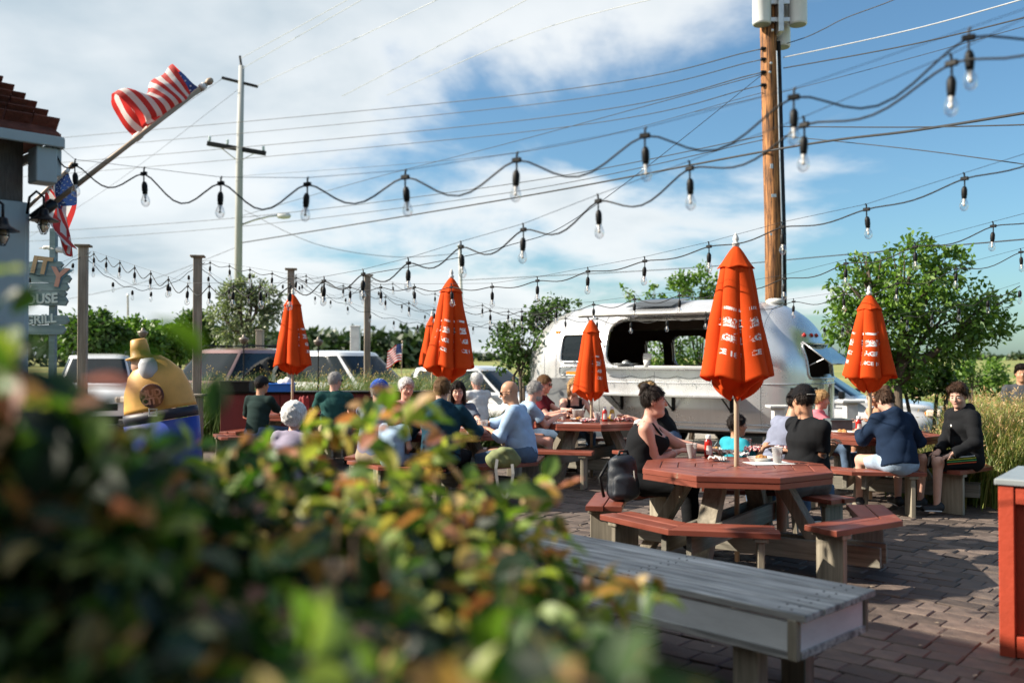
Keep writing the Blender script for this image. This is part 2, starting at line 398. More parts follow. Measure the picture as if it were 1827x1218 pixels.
def field_mat():
    m, nt, b = new_mat('marsh_grass'); L = nt.links
    co = N(nt, 'ShaderNodeTexCoord'); mp = N(nt, 'ShaderNodeMapping'); mp.inputs['Scale'].default_value = (.02, .05, 1); L.new(co.outputs['Object'], mp.inputs[0])
    no = N(nt, 'ShaderNodeTexNoise'); no.inputs['Scale'].default_value = 1.5; no.inputs['Detail'].default_value = 8; L.new(mp.outputs[0], no.inputs['Vector'])
    cr = N(nt, 'ShaderNodeValToRGB'); e = cr.color_ramp.elements
    e[0].position, e[0].color = .35, (.13, .185, .040, 1); e[1].position, e[1].color = .66, (.33, .30, .085, 1)
    L.new(no.outputs['Fac'], cr.inputs[0])
    n2_ = N(nt, 'ShaderNodeTexNoise'); n2_.inputs['Scale'].default_value = 2.0; n2_.inputs['Detail'].default_value = 6; L.new(co.outputs['Object'], n2_.inputs['Vector'])
    mr_ = N(nt, 'ShaderNodeMapRange'); mr_.inputs['To Min'].default_value = .6; mr_.inputs['To Max'].default_value = 1.35; L.new(n2_.outputs['Fac'], mr_.inputs['Value'])
    vm = N(nt, 'ShaderNodeVectorMath', operation='SCALE'); L.new(cr.outputs[0], vm.inputs[0]); L.new(mr_.outputs[0], vm.inputs['Scale']); L.new(vm.outputs[0], b.inputs['Base Color'])
    b.inputs['Roughness'].default_value = .95
    return m
M_field = field_mat()

# ------------------------------------------------------------------ ground, car park, patio
def sheet(name, pts, z, m, **kw):
    mb = MB(); mb.add([(x, y, z) for x, y in pts], [tuple(range(len(pts)))]); return mb.build(name, m, kind='structure', **kw)
sheet('ground', [(-3000, -40), (3000, -40), (3000, 4500), (-3000, 4500)], -.10, M_field)
sheet('parking_lot', [(-60, 17.2), (60, 14.5), (60, 27), (-60, 27)], -.075, M_gravel)
patio = sheet('patio', [(-9, -4), (12, -4), (12, 15.2), (-9, 18.4)], -.011, M_sand)
sheet('planting_bed', [(4.1, 9.6), (11, 6.0), (11, 14.2), (5.6, 13.4)], -.006, M_soil)
def far_bed(): sheet('planting_strip', [(-8.5, 14.3), (-1.0, 17.4), (-1.4, 19.0), (-9.5, 16.2)], -.004, M_soil)
far_bed()

paver_meshes = []
for kx in range(3):
    for q in range(3):
        Lp = (.165, .215, .26)[kx]
        mb = MB(); mb.box((0, 0, -.03), (Lp - .007, .164, .06), bev=.007)
        j = random.Random(kx * 7 + q)
        mb.v = [(x + j.uniform(-.004, .004), y + j.uniform(-.004, .004), z + (j.uniform(-.003, .003) if z > -.03 else 0)) for x, y, z in mb.v]
        paver_meshes.append((Lp, mb, mb.mesh('paver', M_paver)))
pdir = Vector((.743, -.669, 0)); pnor = Vector((.669, .743, 0)); pang = math.atan2(pdir.y, pdir.x)
cand = []
pr = random.Random(3)
for row in range(-8, 84):
    t = -9.0 + pr.uniform(0, .2)
    while t < 9.5:
        kx = pr.choice((0, 1, 1, 2)); idx = kx * 3 + pr.randrange(3); Lp = paver_meshes[idx][0]
        c = pdir * (t + Lp / 2) + pnor * (row * .170 + .8) + Vector((0, 0, 0))
        t += Lp
        if not (1.9 < c.y < 15.0) or c.x < -4.0 or c.x > 11: continue
        u, v = project((c.x, c.y, 0))
        if u < 480 or u > 1960 or v > 1330: continue
        if c.y > 9.4 and c.x > 4.0 + (9.6 - c.y) * -.33 and c.y > 9.9 - (c.x - 4.1) * .52: continue
        vis = 1.0 if (u > 1000 and v < 1225) else .12
        cand.append((-vis / (c.y ** 2), idx, c, pr.uniform(-.004, .003), pr.uniform(-.014, .014), pr.uniform(-.014, .014), pr.uniform(-.02, .02)))
cand.sort(key=lambda q: q[0])
rest = MB()
for i, (_, idx, c, dz, rx, ry, rz) in enumerate(cand):
    if i < 296:
        o = link('paver', paver_meshes[idx][2], patio, (c.x, c.y, dz), (rx, ry, pang + rz))
    else:
        Mx = Matrix.Rotation(pang + rz, 3, 'Z') @ Matrix.Rotation(rx, 3, 'X') @ Matrix.Rotation(ry, 3, 'Y')
        src = paver_meshes[idx][1]
        rest.add([Mx @ Vector(v) + Vector((c.x, c.y, dz)) for v in src.v], src.f)
# the joined pavers take their tint from their own place, not from the object
def island_tint(m):
    m2 = m.copy(); nt = m2.node_tree
    oi = [n for n in nt.nodes if n.type == 'OBJECT_INFO'][0]; ge = N(nt, 'ShaderNodeNewGeometry')
    for l in list(nt.links):
        if l.from_node == oi: nt.links.new(ge.outputs['Random Per Island'], l.to_socket)
    return m2
rest.build('paver_field', island_tint(M_paver), patio, kind='stuff')

# small litter and fallen leaves on the pavers
lm = MB()
lr = random.Random(5)
for i in range(70):
    p = Vector((lr.uniform(.2, 4.0), lr.uniform(3.2, 9.0), .006)); a = lr.uniform(0, 6.28); s_ = lr.uniform(.006, .018)
    lm.add([(p.x + s_ * math.cos(a + k * 2.2) * (1 if k else 1.6), p.y + s_ * math.sin(a + k * 2.2), p.z + lr.uniform(0, .006)) for k in range(3)], [(0, 1, 2)])
lm.build('litter', mat('litter', (.45, .36, .25), .8, var=.3), kind='stuff', label='tiny dry leaf scraps scattered on the brick pavers', cat='litter')

# ------------------------------------------------------------------ vegetation
def leaves_np(pts, nrm, size, r, fold=.25, aspect=.55, hang=.3):
    """leaf quads at pts: base, two sides, tip"""
    n = len(pts); d = r.normal(size=(n, 3)) + nrm * .8; d[:, 2] -= hang
    d /= np.linalg.norm(d, axis=1)[:, None]
    s = np.cross(d, r.normal(size=(n, 3))); s /= np.linalg.norm(s, axis=1)[:, None] + 1e-9
    up = np.cross(s, d); L = (size * r.uniform(.65, 1.25, n))[:, None]
    v = np.empty((n, 4, 3)); v[:, 0] = pts
    v[:, 1] = pts + d * L * .5 + s * L * aspect * .5 + up * L * fold * .4
    v[:, 2] = pts + d * L - up * L * fold * .5
    v[:, 3] = pts + d * L * .5 - s * L * aspect * .5 + up * L * fold * .4
    return v.reshape(-1, 3), np.arange(4 * n).reshape(-1, 4)
def tree(name, label, base, blobs, leaf, lmat, trunk_r=.08, stems=1, seed=0, cat='tree', group=None, limb=True, surf=.55, aspect=.55, hang=.3):
    r = np.random.default_rng(seed); base = Vector(base)
    t = thing(name, label, cat, base, 0, group)
    tk = MB(); rr = random.Random(seed)
    lo = min(b[0][2] - b[1][2] for b in blobs)
    forks = []
    for s in range(stems):
        a = rr.uniform(0, 6.28); o_ = .0 if stems == 1 else .18
        f = Vector((math.cos(a) * o_ * 2, math.sin(a) * o_ * 2, max(.35, lo + .15)))
        b0 = Vector((math.cos(a) * o_ * .5, math.sin(a) * o_ * .5, -.1))
        tk.tube([b0, b0.lerp(f, .5) + Vector((rr.uniform(-.05, .05), rr.uniform(-.05, .05), 0)), f], [trunk_r * 1.25, trunk_r, trunk_r * .8], 8)
        forks.append(f)
    if limb:
        for (c, rad, n) in blobs:
            f = rr.choice(forks); c = Vector(c); mid = f.lerp(c, .5) + Vector((rr.uniform(-.1, .1), rr.uniform(-.1, .1), .05))
            tk.tube([f, mid, c], [trunk_r * .6, trunk_r * .4, trunk_r * .15], 6)
            for k in range(5):
                e = c + Vector((rr.uniform(-1, 1) * rad[0], rr.uniform(-1, 1) * rad[1], rr.uniform(-.3, 1) * rad[2])) * .75
                m_ = mid.lerp(e, .55) + Vector((0, 0, .06))
                tk.tube([mid.lerp(c, rr.uniform(.1, .9)), m_, e], [trunk_r * .26, trunk_r * .17, trunk_r * .06], 5)
    tk.build('trunk', M_bark, t, smooth=True)
    V, Fc, off = [], [], 0
    for (c, rad, n) in blobs:
        # leaves gather in clumps spread through the blob, denser near its skin
        nc = max(4, n // 26)
        dd = r.normal(size=(nc, 3)); dd /= np.linalg.norm(dd, axis=1)[:, None]
        rad_ = r.uniform(0, 1, nc) ** (1 / 3) * (1 - surf) + surf * r.uniform(.72, 1.12, nc)
        cc = dd * rad_[:, None] * np.array(rad) + np.array(c)
        which = r.integers(0, nc, n)
        p = cc[which] + r.normal(size=(n, 3)) * (np.mean(rad) * .17)
        nr = p - np.array(c); nr /= np.linalg.norm(nr, axis=1)[:, None] + 1e-9
        v, f = leaves_np(p, nr, leaf, r, aspect=aspect, hang=hang); V.append(v); Fc.append(f + off); off += len(v)
    link('crown', np_mesh('crown', np.concatenate(V), np.concatenate(Fc), lmat), t)
    return t

# pear-like tree on the right
def blob_px(px, py, Y, rpx, rpy, n, base, depth=None):
    c = P(px, py, Y) - Vector(base); s = Y / FPX
    return ((c.x, c.y, c.z), (rpx * s, (depth or (rpx + rpy) / 2) * s, rpy * s), n)
TB = Vector((P(1600, 700, 14.6).x, 14.6, 0))
tree('pear_tree', 'round green leafy tree standing behind the rightmost orange umbrella', TB,
     [blob_px(1625, 515, 14.6, 80, 66, 1500, TB), blob_px(1560, 560, 14.5, 76, 58, 1250, TB), blob_px(1690, 560, 14.7, 70, 60, 1100, TB),
      blob_px(1625, 470, 14.6, 48, 46, 700, TB), blob_px(1755, 570, 14.6, 46, 40, 550, TB), blob_px(1525, 515, 14.6, 46, 40, 550, TB),
      blob_px(1640, 625, 14.7, 66, 44, 900, TB), blob_px(1785, 545, 14.6, 26, 30, 170, TB), blob_px(1510, 590, 14.4, 34, 28, 260, TB),
      blob_px(1690, 470, 14.6, 36, 26, 240, TB), blob_px(1545, 465, 14.6, 26, 24, 90, TB), blob_px(1590, 665, 14.9, 48, 38, 420, TB),
      blob_px(1700, 620, 14.7, 42, 34, 330, TB)],
     .105, M_leafA, .10, 1, 21, aspect=.5, surf=.7)
# plants behind and beside the trailer
def shrub(name, label, px, Y, blobs, leaf, lm, seed, stems=4, cat='shrub', **kw):
    b = Vector((P(px, 700, Y).x, Y, -.08))
    return tree(name, label, b, [blob_px(x, y, Y, a, c, n, b) for x, y, a, c, n in blobs], leaf, lm, .035, stems, seed, cat, **kw)
shrub('shrub', 'loose green shrub at the left nose of the silver trailer', 930, 17.6,
      [(945, 610, 52, 44, 900), (905, 610, 32, 30, 380), (985, 565, 40, 34, 520), (1005, 545, 24, 18, 160), (930, 655, 40, 30, 420), (960, 570, 26, 22, 200)], .10, M_leafB, 31)
shrub('shrub', 'flowering tall shrub rising above the trailer roof hatch', 1225, 19.0,
      [(1235, 520, 40, 32, 500), (1210, 500, 20, 22, 160), (1262, 515, 30, 40, 260), (1165, 522, 22, 12, 90), (1117, 520, 12, 14, 50), (1160, 610, 60, 55, 900), (1195, 620, 60, 60, 900), (1250, 560, 60, 60, 700)], .10, M_leafA, 32)
shrub('shrub', 'low round green bush at the edge of the yellow marsh', 1745, 22.0,
      [(1745, 672, 46, 30, 900), (1715, 680, 26, 20, 300), (1772, 684, 24, 18, 250)], .12, M_leafA, 33, cat='bush')
shrub('shrub', 'dark low bush beneath the leafy tree beside the car', 1650, 15.4,
      [(1650, 675, 46, 24, 700), (1690, 688, 30, 18, 300), (1625, 690, 30, 20, 260)], .11, M_leafB, 34, cat='bush')
b = Vector((P(437, 620, 24).x, 24, 0))
tree('olive_tree', 'pale silvery green tree standing behind the red car', b,
     [blob_px(440, 560, 24, 52, 38, 1700, b), blob_px(420, 530, 24, 34, 24, 600, b), blob_px(470, 530, 30 - 6, 30, 26, 560, b), blob_px(490, 560, 24, 20, 24, 260, b),
      blob_px(395, 565, 24, 24, 28, 360, b), blob_px(450, 505, 24, 24, 12, 160, b), blob_px(435, 595, 24, 46, 20, 500, b)], .12, M_leafC, .10, 1, 35, aspect=.4)
for i, (px, py, rx, ry, lab) in enumerate([(165, 600, 56, 40, 'leftmost green hedge tree beside the carved wooden sign'), (235, 606, 52, 34, 'green hedge tree between the carved sign and the yellow statue'),
                                         (300, 612, 44, 26, 'low green hedge tree behind the yellow statue hat'), (345, 596, 32, 36, 'dark conifer-like tree just left of the silvery tree')]):
    Y = 24 + i
    b = Vector((P(px, 640, Y).x, Y, -.1))
    tree('hedge_tree', lab, b, [blob_px(px, py, Y, rx, ry, 1500, b), blob_px(px - rx * .5, py + 6, Y, rx * .6, ry * .8, 700, b), blob_px(px + rx * .5, py + 8, Y, rx * .6, ry * .75, 700, b), blob_px(px + rx * .1, py - ry * .7, Y, rx * .4, ry * .45, 260, b)],
         .16, M_leafB if i in (0, 3) else M_leafA, .06, 3, 41 + i)
# far woods at the edge of the marsh: reads as one mass
r_ = np.random.default_rng(77); V, Fc, off = [], [], 0
def far_band(x0, x1, Y, hmin, hmax, n, size):
    global off
    xs = r_.uniform(x0, x1, n); k = np.array([3, 7, 17, 41])
    ph = r_.uniform(0, 6.28, 4); w = (x1 - x0)
    top = hmin + (hmax - hmin) * np.clip(.5 + .25 * np.sin(xs / w * 60 + ph[0]) + .2 * np.sin(xs / w * 143 + ph[1]) + .16 * np.sin(xs / w * 331 + ph[2]), 0, 1)
    zs = -.3 + top * r_.uniform(0, 1, n) ** .6
    p = np.stack([xs, Y + r_.normal(size=n) * 3, zs], 1)
    v, f = leaves_np(p, np.tile([0, -.3, .3], (n, 1)), size, r_, hang=0); V.append(v); Fc.append(f + off); off += len(v)
far_band(P(395, 640, 150).x, P(780, 640, 150).x, 150, 3.2, 6.6, 5200, 1.5)
far_band(P(760, 640, 420).x, P(980, 640, 420).x, 420, 1.5, 4.0, 900, 2.6)
far_band(P(-600, 640, 170).x, P(395, 640, 170).x, 170, 4, 8.0, 3600, 2.0)
far_band(P(1400, 640, 600).x, P(2700, 640, 600).x, 600, 2.0, 4.6, 5200, 3.0)
link('distant_woods', np_mesh('distant_woods', np.concatenate(V), np.concatenate(Fc), M_leafFar), kind='stuff', label='dark line of distant woods along the marsh horizon', cat='woods')

def blades_np(base, h, lean, r, w=.006, seg=4, wind=(.15, 0)):
    n = len(base); a = r.uniform(0, 6.28, n); H = h * r.uniform(.6, 1.15, n); Ln = lean * r.uniform(.2, 1.3, n) * H
    dx, dy = np.cos(a) * Ln + wind[0] * H, np.sin(a) * Ln + wind[1] * H
    side = np.stack([-np.sin(a + 1.57 * r.integers(0, 2, n)), np.cos(a), np.zeros(n)], 1); side /= np.linalg.norm(side, axis=1)[:, None] + 1e-6
    v = np.empty((n, (seg + 1) * 2, 3))
    for i in range(seg + 1):
        t = i / seg
        c = base + np.stack([dx * t ** 1.9, dy * t ** 1.9, H * (t - .22 * t ** 3 * (lean > .3))], 1)
        ww = w * (1 - t ** 1.6) + .0006
        v[:, 2 * i] = c - side * ww; v[:, 2 * i + 1] = c + side * ww
    f = np.array([[2 * i, 2 * i + 1, 2 * i + 3, 2 * i + 2] for i in range(seg)])
    k = (seg + 1) * 2
    F_ = (np.arange(n)[:, None, None] * k + f[None]).reshape(-1, 4)
    return v.reshape(-1, 3), F_, base + np.stack([dx, dy, H * .8], 1)
def grass(name, label, clumps, seed, plume=0, bm=None, w=.006):
    """clumps: (x, y, z, spread, height, count)"""
    r = np.random.default_rng(seed); V, F_, Pv, Pf, o1, o2 = [], [], [], [], 0, 0
    for (x, y, z, sp, h, n) in clumps:
        b = np.stack([x + r.normal(size=n) * sp * .45, y + r.normal(size=n) * sp * .45, np.full(n, z)], 1)
        v, f, tip = blades_np(b, h, .42, r, w); V.append(v); F_.append(f + o1); o1 += len(v)
        if plume:
            m_ = int(n * plume); q = tip[r.integers(0, n, m_)] + r.normal(size=(m_, 3)) * .03
            v, f = leaves_np(q, np.tile([.2, 0, .8], (m_, 1)), .05, r, aspect=.22, hang=-.4); Pv.append(v); Pf.append(f + o2); o2 += len(v)
    g = link(name, np_mesh(name, np.concatenate(V), np.concatenate(F_), bm or M_blade), kind='stuff', label=label, cat='grass')
    if plume: link('seed_heads', np_mesh('seed_heads', np.concatenate(Pv), np.concatenate(Pf), M_plume), g)
gr = random.Random(4)
cl = []
for i in range(46):
    px, Y = gr.uniform(1668, 1880), gr.uniform(9.8, 12.8); q = P(px, 700, Y)
    if q.x < 4.7 or math.hypot(q.x - 4.72, Y - 9.64) < .75: continue
    cl.append((q.x, Y, -.02, .42, gr.uniform(.95, 1.30) * (1.0 if px > 1745 else .78 if px > 1705 else .5), 400))
for i in range(7):
    q = PZ(gr.uniform(1745, 1850), gr.uniform(842, 868), 0); cl.append((q.x, q.y + .2, -.02, .22, .45, 130))
grass('ornamental_grass', 'tall feathery tan and green ornamental grass at the right edge', cl, 5, plume=.9)
cl = []
for i in range(44):
    px, Y = gr.uniform(320, 780), gr.uniform(15.9, 17.6); q = P(px, 700, Y)
    cl.append((q.x, Y, -.02, .34, gr.uniform(1.15, 1.6), 360))
for i in range(9):
    px, Y = gr.uniform(790, 880), gr.uniform(14.6, 16.4); q = P(px, 700, Y)
    cl.append((q.x, Y, -.02, .3, gr.uniform(.55, .85), 220))
grass('reed_grass', 'long green reed grass growing in front of the parked cars', cl, 6, plume=.25, bm=M_bladeG)
cl = []
for i in range(60):
    px, Y = gr.uniform(300, 960), gr.uniform(28, 40); q = P(px, 700, Y)
    cl.append((q.x, Y, -.1, 1.2, gr.uniform(.5, .9), 60))
for i in range(50):
    px, Y = gr.uniform(1620, 1850), gr.uniform(20, 34); q = P(px, 700, Y)
    cl.append((q.x, Y, -.1, 1.0, gr.uniform(.4, .8), 70))
grass('meadow_grass', 'yellow green meadow grass at the near edge of the marsh', cl, 8, bm=M_blade, w=.02)

# rocks edging the right bed
for i, (px, py, s_) in enumerate([(1732, 858, .09), (1748, 868, .12), (1772, 862, .14), (1758, 880, .10), (1798, 868, .15), (1724, 872, .07)]):
    q = PZ(px, py, 0); r2 = random.Random(i)
    mb = MB(); 
    pr_ = [(s_ * math.sin(math.pi * k / 6) * (1 + .0), s_ * .6 * -math.cos(math.pi * k / 6)) for k in range(7)]
    mb.lathe([(max(a_, .004), z_) for a_, z_ in pr_], 9)
    mb.v = [(x * r2.uniform(.8, 1.2), y * r2.uniform(.8, 1.2), z * r2.uniform(.8, 1.15)) for x, y, z in mb.v]
    mb.build('edging_rock', M_rock, None, loc=(q.x, q.y, s_ * .35), label=['smallest grey rock of the bed edge left end', 'grey rock second in the bed edging', 'large grey rock in the middle of the bed edging', 'grey rock in front of the bed edging', 'largest grey rock at the right of the bed edging', 'little rock nearest the black hoodie bench'][i], cat='rock', group='rocks edging the planting bed')
# ------------------------------------------------------------------ the shingled building on the left
C0 = Vector((-2.70, 5.60, 0)); ea = Vector((-.7071, -.7071, 0)); eb = Vector((-.7071, .7071, 0))   # along the seen face / into the building
nf = Vector((.7071, -.7071, 0))                                                              # outward normal of the seen face
EZ = 2.91; BL, BW = 3.6, 2.5; OV = .16                                                      # eave height, length, width, overhang
bld = thing('shingled_building', 'grey shingled building with red-brown roof and pale blue trim, left edge', 'building', C0)
def L2(a, b_, z): return Vector((ea.x * a + eb.x * b_, ea.y * a + eb.y * b_, z))      # building frame -> offset from C0
mb = MB()
q = [L2(OV, OV, 0), L2(BL, OV, 0), L2(BL, BW - OV, 0), L2(OV, BW - OV, 0)]
mb.add([tuple(v) for v in q] + [(v.x, v.y, EZ - .02) for v in q], [(3, 2, 1, 0), (4, 5, 6, 7), (0, 1, 5, 4), (1, 2, 6, 5), (2, 3, 7, 6), (3, 0, 4, 7)])
mb.build('wall', M_wall, bld)
HZ = EZ + BW / 2 * 1.05
mb = MB()
e = [L2(0, 0, EZ), L2(BL + OV, 0, EZ), L2(BL + OV, BW, EZ), L2(0, BW, EZ), L2(BW / 2, BW / 2, HZ), L2(BL + OV - BW / 2, BW / 2, HZ)]
lo = [v - Vector((0, 0, .02)) for v in e[:4]]
mb.add(e + lo, [(0, 1, 5, 4), (1, 2, 5), (2, 3, 4, 5), (3, 0, 4), (9, 8, 7, 6), (0, 6, 7, 1), (1, 7, 8, 2), (2, 8, 9, 3), (3, 9, 6, 0)])
roof = mb.build('roof', M_roof, bld)
# shingles on the slope that shows, laid in courses
sb = MB(); sb.box((0, 0, 0), (.145, .12, .009), bev=.002); shm = sb.mesh('roof_shingle', M_roof)
sb = MB(); sb.box((-.035, 0, 0), (.075, .12, .009), bev=.002); shm2 = sb.mesh('roof_shingle', M_roof)
sl = math.atan(1.05); up_s = (-nf * math.cos(sl) + Vector((0, 0, math.sin(sl)))); nrm_s = (nf * math.sin(sl) + Vector((0, 0, math.cos(sl))))
Ms = Matrix((ea, up_s, nrm_s)).transposed()
rr = random.Random(2)
for course in range(22):
    s_ = course * .070; t = s_ * math.cos(sl) + .012; first = course % 2
    while t < min(1.35, BL - .2):
        p = ea * (t + .07) + up_s * (s_ + .06) + nrm_s * .010 + Vector((0, 0, EZ))
        M4 = (Ms @ Matrix.Rotation(R(-3) + rr.uniform(-.02, .02), 3, 'X') @ Matrix.Rotation(rr.uniform(-.015, .015), 3, 'Z')).to_euler()
        link('roof_shingle', shm2 if first else shm, roof, p, M4); t += .080 if first else .152; first = 0
mb = MB(); mb.beam(e[0].lerp(e[4], .06) + Vector((0, 0, .012)), e[4] + Vector((0, 0, .018)), .10, .012, (.6, 0, 1)); mb.build('hip_cap', M_roof, roof)
# eave trim: fascia, frieze box and corner boards
mb = MB(); mb.beam(L2(-.012, -.014, EZ - .052), L2(BL, -.014, EZ - .052), .026, .062); mb.build('fascia', M_trim, bld)
mb = MB(); mb.beam(L2(-.013, 0.005, EZ - .0522), L2(-.013, BW, EZ - .0522), .026, .060); mb.build('fascia', M_trim, bld)
mb = MB(); mb.box(L2(.075, .085, EZ - .19), (.12, .15, .21), Matrix((ea, eb, Vector((0, 0, 1)))).transposed(), .006); mb.build('frieze_box', M_trim, bld)
mb = MB(); mb.box(L2(-.002, .085, EZ - .165), (.03, .10, .16), Matrix((ea, eb, Vector((0, 0, 1)))).transposed(), .004); mb.build('frieze_block', M_trim, bld)
mb = MB(); mb.box(L2(OV + .075, OV - .016, 1.25), (.17, .035, 2.5), Matrix((ea, eb, Vector((0, 0, 1)))).transposed(), .004); mb.build('corner_board', M_trim, bld)
mb = MB(); mb.box(L2(OV - .016, OV + .06, 1.251), (.035, .16, 2.5), Matrix((ea, eb, Vector((0, 0, 1)))).transposed(), .004); mb.build('corner_board', M_trim, bld)
# wall shingles beside the corner board
sb = MB(); sb.box((0, 0, 0), (.15, .014, .19), bev=.003); wsm = sb.mesh('wall_shingle', M_wall)
for row in range(18):
    t = OV + .24 + (row % 2) * .06
    while t < 1.5:
        p = L2(t, OV - .012, .25 + row * .135)
        link('wall_shingle', wsm, bld, p, (Matrix((-ea, -nf, Vector((0, 0, 1)))).transposed() @ Matrix.Rotation(R(4), 3, 'X')).to_euler()); t += rr.choice((.154, .157))
# unseen wings towards the viewer, added and shaped to cast the foreground shade: a gable end and a lower range beyond it
GX = -3.1
mb = MB(); g = [(GX, 3.1, -.05), (GX, 5.45, -.05), (GX, 5.45, 3.46), (GX, 4.0, 4.22), (GX, 3.1, 3.75)]; g2 = [(-7.5, y, z) for _, y, z in g]
mb.add([Vector(v) - C0 for v in g + g2], [(0, 1, 2, 3, 4), (9, 8, 7, 6, 5), (0, 5, 6, 1), (1, 6, 7, 2), (4, 9, 5, 0)]); mb.build('shade_wing_wall', M_wall, bld)
mb = MB(); mb.add([Vector(v) - C0 for v in [(GX + .04, 5.45, 3.47), (GX + .04, 4.0, 4.24), (GX + .04, 3.0, 3.70), (-7.6, 5.45, 3.47), (-7.6, 4.0, 4.24), (-7.6, 3.0, 3.70)]], [(0, 1, 4, 3), (1, 2, 5, 4)]); mb.build('shade_wing_roof', M_roof, bld)
mb = MB(); mb.box(Vector((-5.0, -.15, 1.45)) - C0, (4.2, 3.3, 2.9)); mb.build('shade_wing_wall', M_wall, bld)
mb = MB(); mb.box(Vector((1.0, -4.4, 2.6)) - C0, (17.0, 3.0, 5.3)); mb.build('skyblock_house_wall', M_wall, bld)  # unseen house behind the camera, added to block sky light
mb = MB(); mb.prism([(-3.0, 5.2), (0.2, 5.2), (-1.4, 6.6)], -7.9, 9.9, M=((0, 0, 1), (1, 0, 0), (0, 1, 0)), c=Vector((0, -3.0, 0)) - C0); mb.build('skyblock_house_roof', M_roof, bld)
mb = MB(); mb.add([Vector(v) - C0 for v in [(-2.75, -1.9, 2.95), (-2.75, 1.56, 2.95), (-7.4, 1.56, 2.95), (-7.4, -1.9, 2.95), (-5, -1.9, 3.9), (-5, 1.56, 3.9)]],
              [(0, 1, 5, 4), (2, 3, 4, 5), (0, 4, 3), (1, 2, 5), (0, 3, 2, 1)]); mb.build('shade_wing_roof', M_roof, bld)
# gooseneck wall lamps (unlit shades with caged bulbs)
def sconce(px, py, Y, lab):
    b = P(px, py, Y); t = thing('wall_lamp', lab, 'lamp', b, 0, 'gooseneck lamps on the shingled building')
    mb = MB(); mb.tube([(-.10, 0, .02), (-.085, 0, .12), (-.045, 0, .155), (0, 0, .12), (.0, 0, .05)], .008, 8); mb.build('arm', M_blackmetal, t, smooth=True)
    mb = MB(); mb.lathe([(.008, .055), (.024, .048), (.030, .02), (.04, .006), (.080, -.016), (.083, -.022), (.034, -.012), (.02, .0)], 20); mb.build('shade', M_blackmetal, t, smooth=True)
    mb = MB(); mb.lathe([(.014, -.008), (.025, -.035), (.025, -.062), (.012, -.086), (.003, -.092)], 12); mb.build('bulb', M_bulbwarm, t, smooth=True)
    mb = MB()
    for k in range(4):
        a = k * math.pi / 2; mb.tube([(.03 * math.cos(a), .03 * math.sin(a), -.008), (.034 * math.cos(a), .034 * math.sin(a), -.055), (.014 * math.cos(a), .014 * math.sin(a), -.098), (0, 0, -.10)], .003, 5)
    mb.lathe([(.031, -.042), (.036, -.045), (.031, -.048)], 14, caps=False); mb.build('cage', M_blackmetal, t)
M_bulbwarm = mat('warm_bulb', (.85, .75, .6), .2, var=.1, trans=.5)
sconce(78, 388, 5.55, 'black gooseneck wall lamp beside the flagpole bracket'); sconce(5, 405, 5.0, 'black gooseneck wall lamp cut by the left frame edge')

# ------------------------------------------------------------------ flags
M_flagred = mat('flag_red', (.62, .045, .04), .7, var=.12, scale=8, bump=.15); M_flagwhite = mat('flag_white', (.80, .79, .77), .7, var=.06, scale=8, bump=.15)
M_flagblue = mat('flag_blue', (.018, .045, .16), .7, var=.12, scale=8, bump=.15)
for m_ in (M_flagred, M_flagwhite, M_flagblue):
    nt = m_.node_tree; b_ = nt.nodes['Principled BSDF']; tr = N(nt, 'ShaderNodeBsdfTranslucent'); mx = N(nt, 'ShaderNodeMixShader'); mx.inputs[0].default_value = .38
    nt.links.new(b_.inputs['Base Color'].links[0].from_socket, tr.inputs[0]); nt.links.new(b_.outputs[0], mx.inputs[1]); nt.links.new(tr.outputs[0], mx.inputs[2]); nt.links.new(mx.outputs[0], nt.nodes['Material Output'].inputs[0])
def flag_mesh(S, parent, nu=56, rows=39):
    mb = MB(); vs = [S(i / nu, j / rows) for j in range(rows + 1) for i in range(nu + 1)]
    mb.v = [tuple(v) for v in vs]; mb.n = len(vs)
    for j in range(rows):
        for i in range(nu):
            st = int(j / rows * 13 + 1e-6); canton = (i / nu < .4 and st < 7)
            mb.f.append((j * (nu + 1) + i, j * (nu + 1) + i + 1, (j + 1) * (nu + 1) + i + 1, (j + 1) * (nu + 1) + i)); mb.m.append(2 if canton else (0 if st % 2 == 0 else 1))
    cl = mb.build('cloth', [M_flagred, M_flagwhite, M_flagblue], parent, smooth=True)
    sm = MB()
    for rw in range(9):
        for k in range(6 if rw % 2 == 0 else 5):
            cu, cv = (.4 / 12) * (2 * k + 1 + (rw % 2)), (7 / 13 / 10) * (rw + 1)
            for sgn in (1, -1):
                pts = []
                for w in range(10):
                    a = math.pi / 2 + w * math.pi / 5; rd = .0125 * (1 if w % 2 == 0 else .42)
                    u_, v_ = cu + rd * math.cos(a), cv - rd * 1.9 * math.sin(a)
                    p = S(u_, v_); n_ = (S(u_ + .004, v_) - p).cross(S(u_, v_ + .004) - p).normalized(); pts.append(p + n_ * .003 * sgn)
                sm.add(pts, [tuple(range(10))])
    sm.build('stars', M_flagwhite, cl)
def flag_pole(name, lab, base, tip, r):
    t = thing(name, lab, 'flag', base); d = Vector(tip) - Vector(base)
    mb = MB(); mb.tube([(0, 0, 0), d], r, 10); mb.build('pole', M_polewood, t, smooth=True)
    M3 = Vector((0, 0, 1)).rotation_difference(d).to_matrix()
    mb = MB(); mb.lathe([(.008, 0), (.02, .012), (.024, .03), (.018, .048), (.006, .056)], 12, d, M3); mb.build('finial', M_polewood, t, smooth=True)
    mb = MB(); mb.lathe([(r * 1.5, -.05), (r * 1.5, -.015)], 12, d, M3); mb.build('collar', M_white, t, smooth=True)
    return t, d, M3
M_polewood = mat('pale_pole_wood', (.40, .31, .22), .5, var=.15, scale=10)
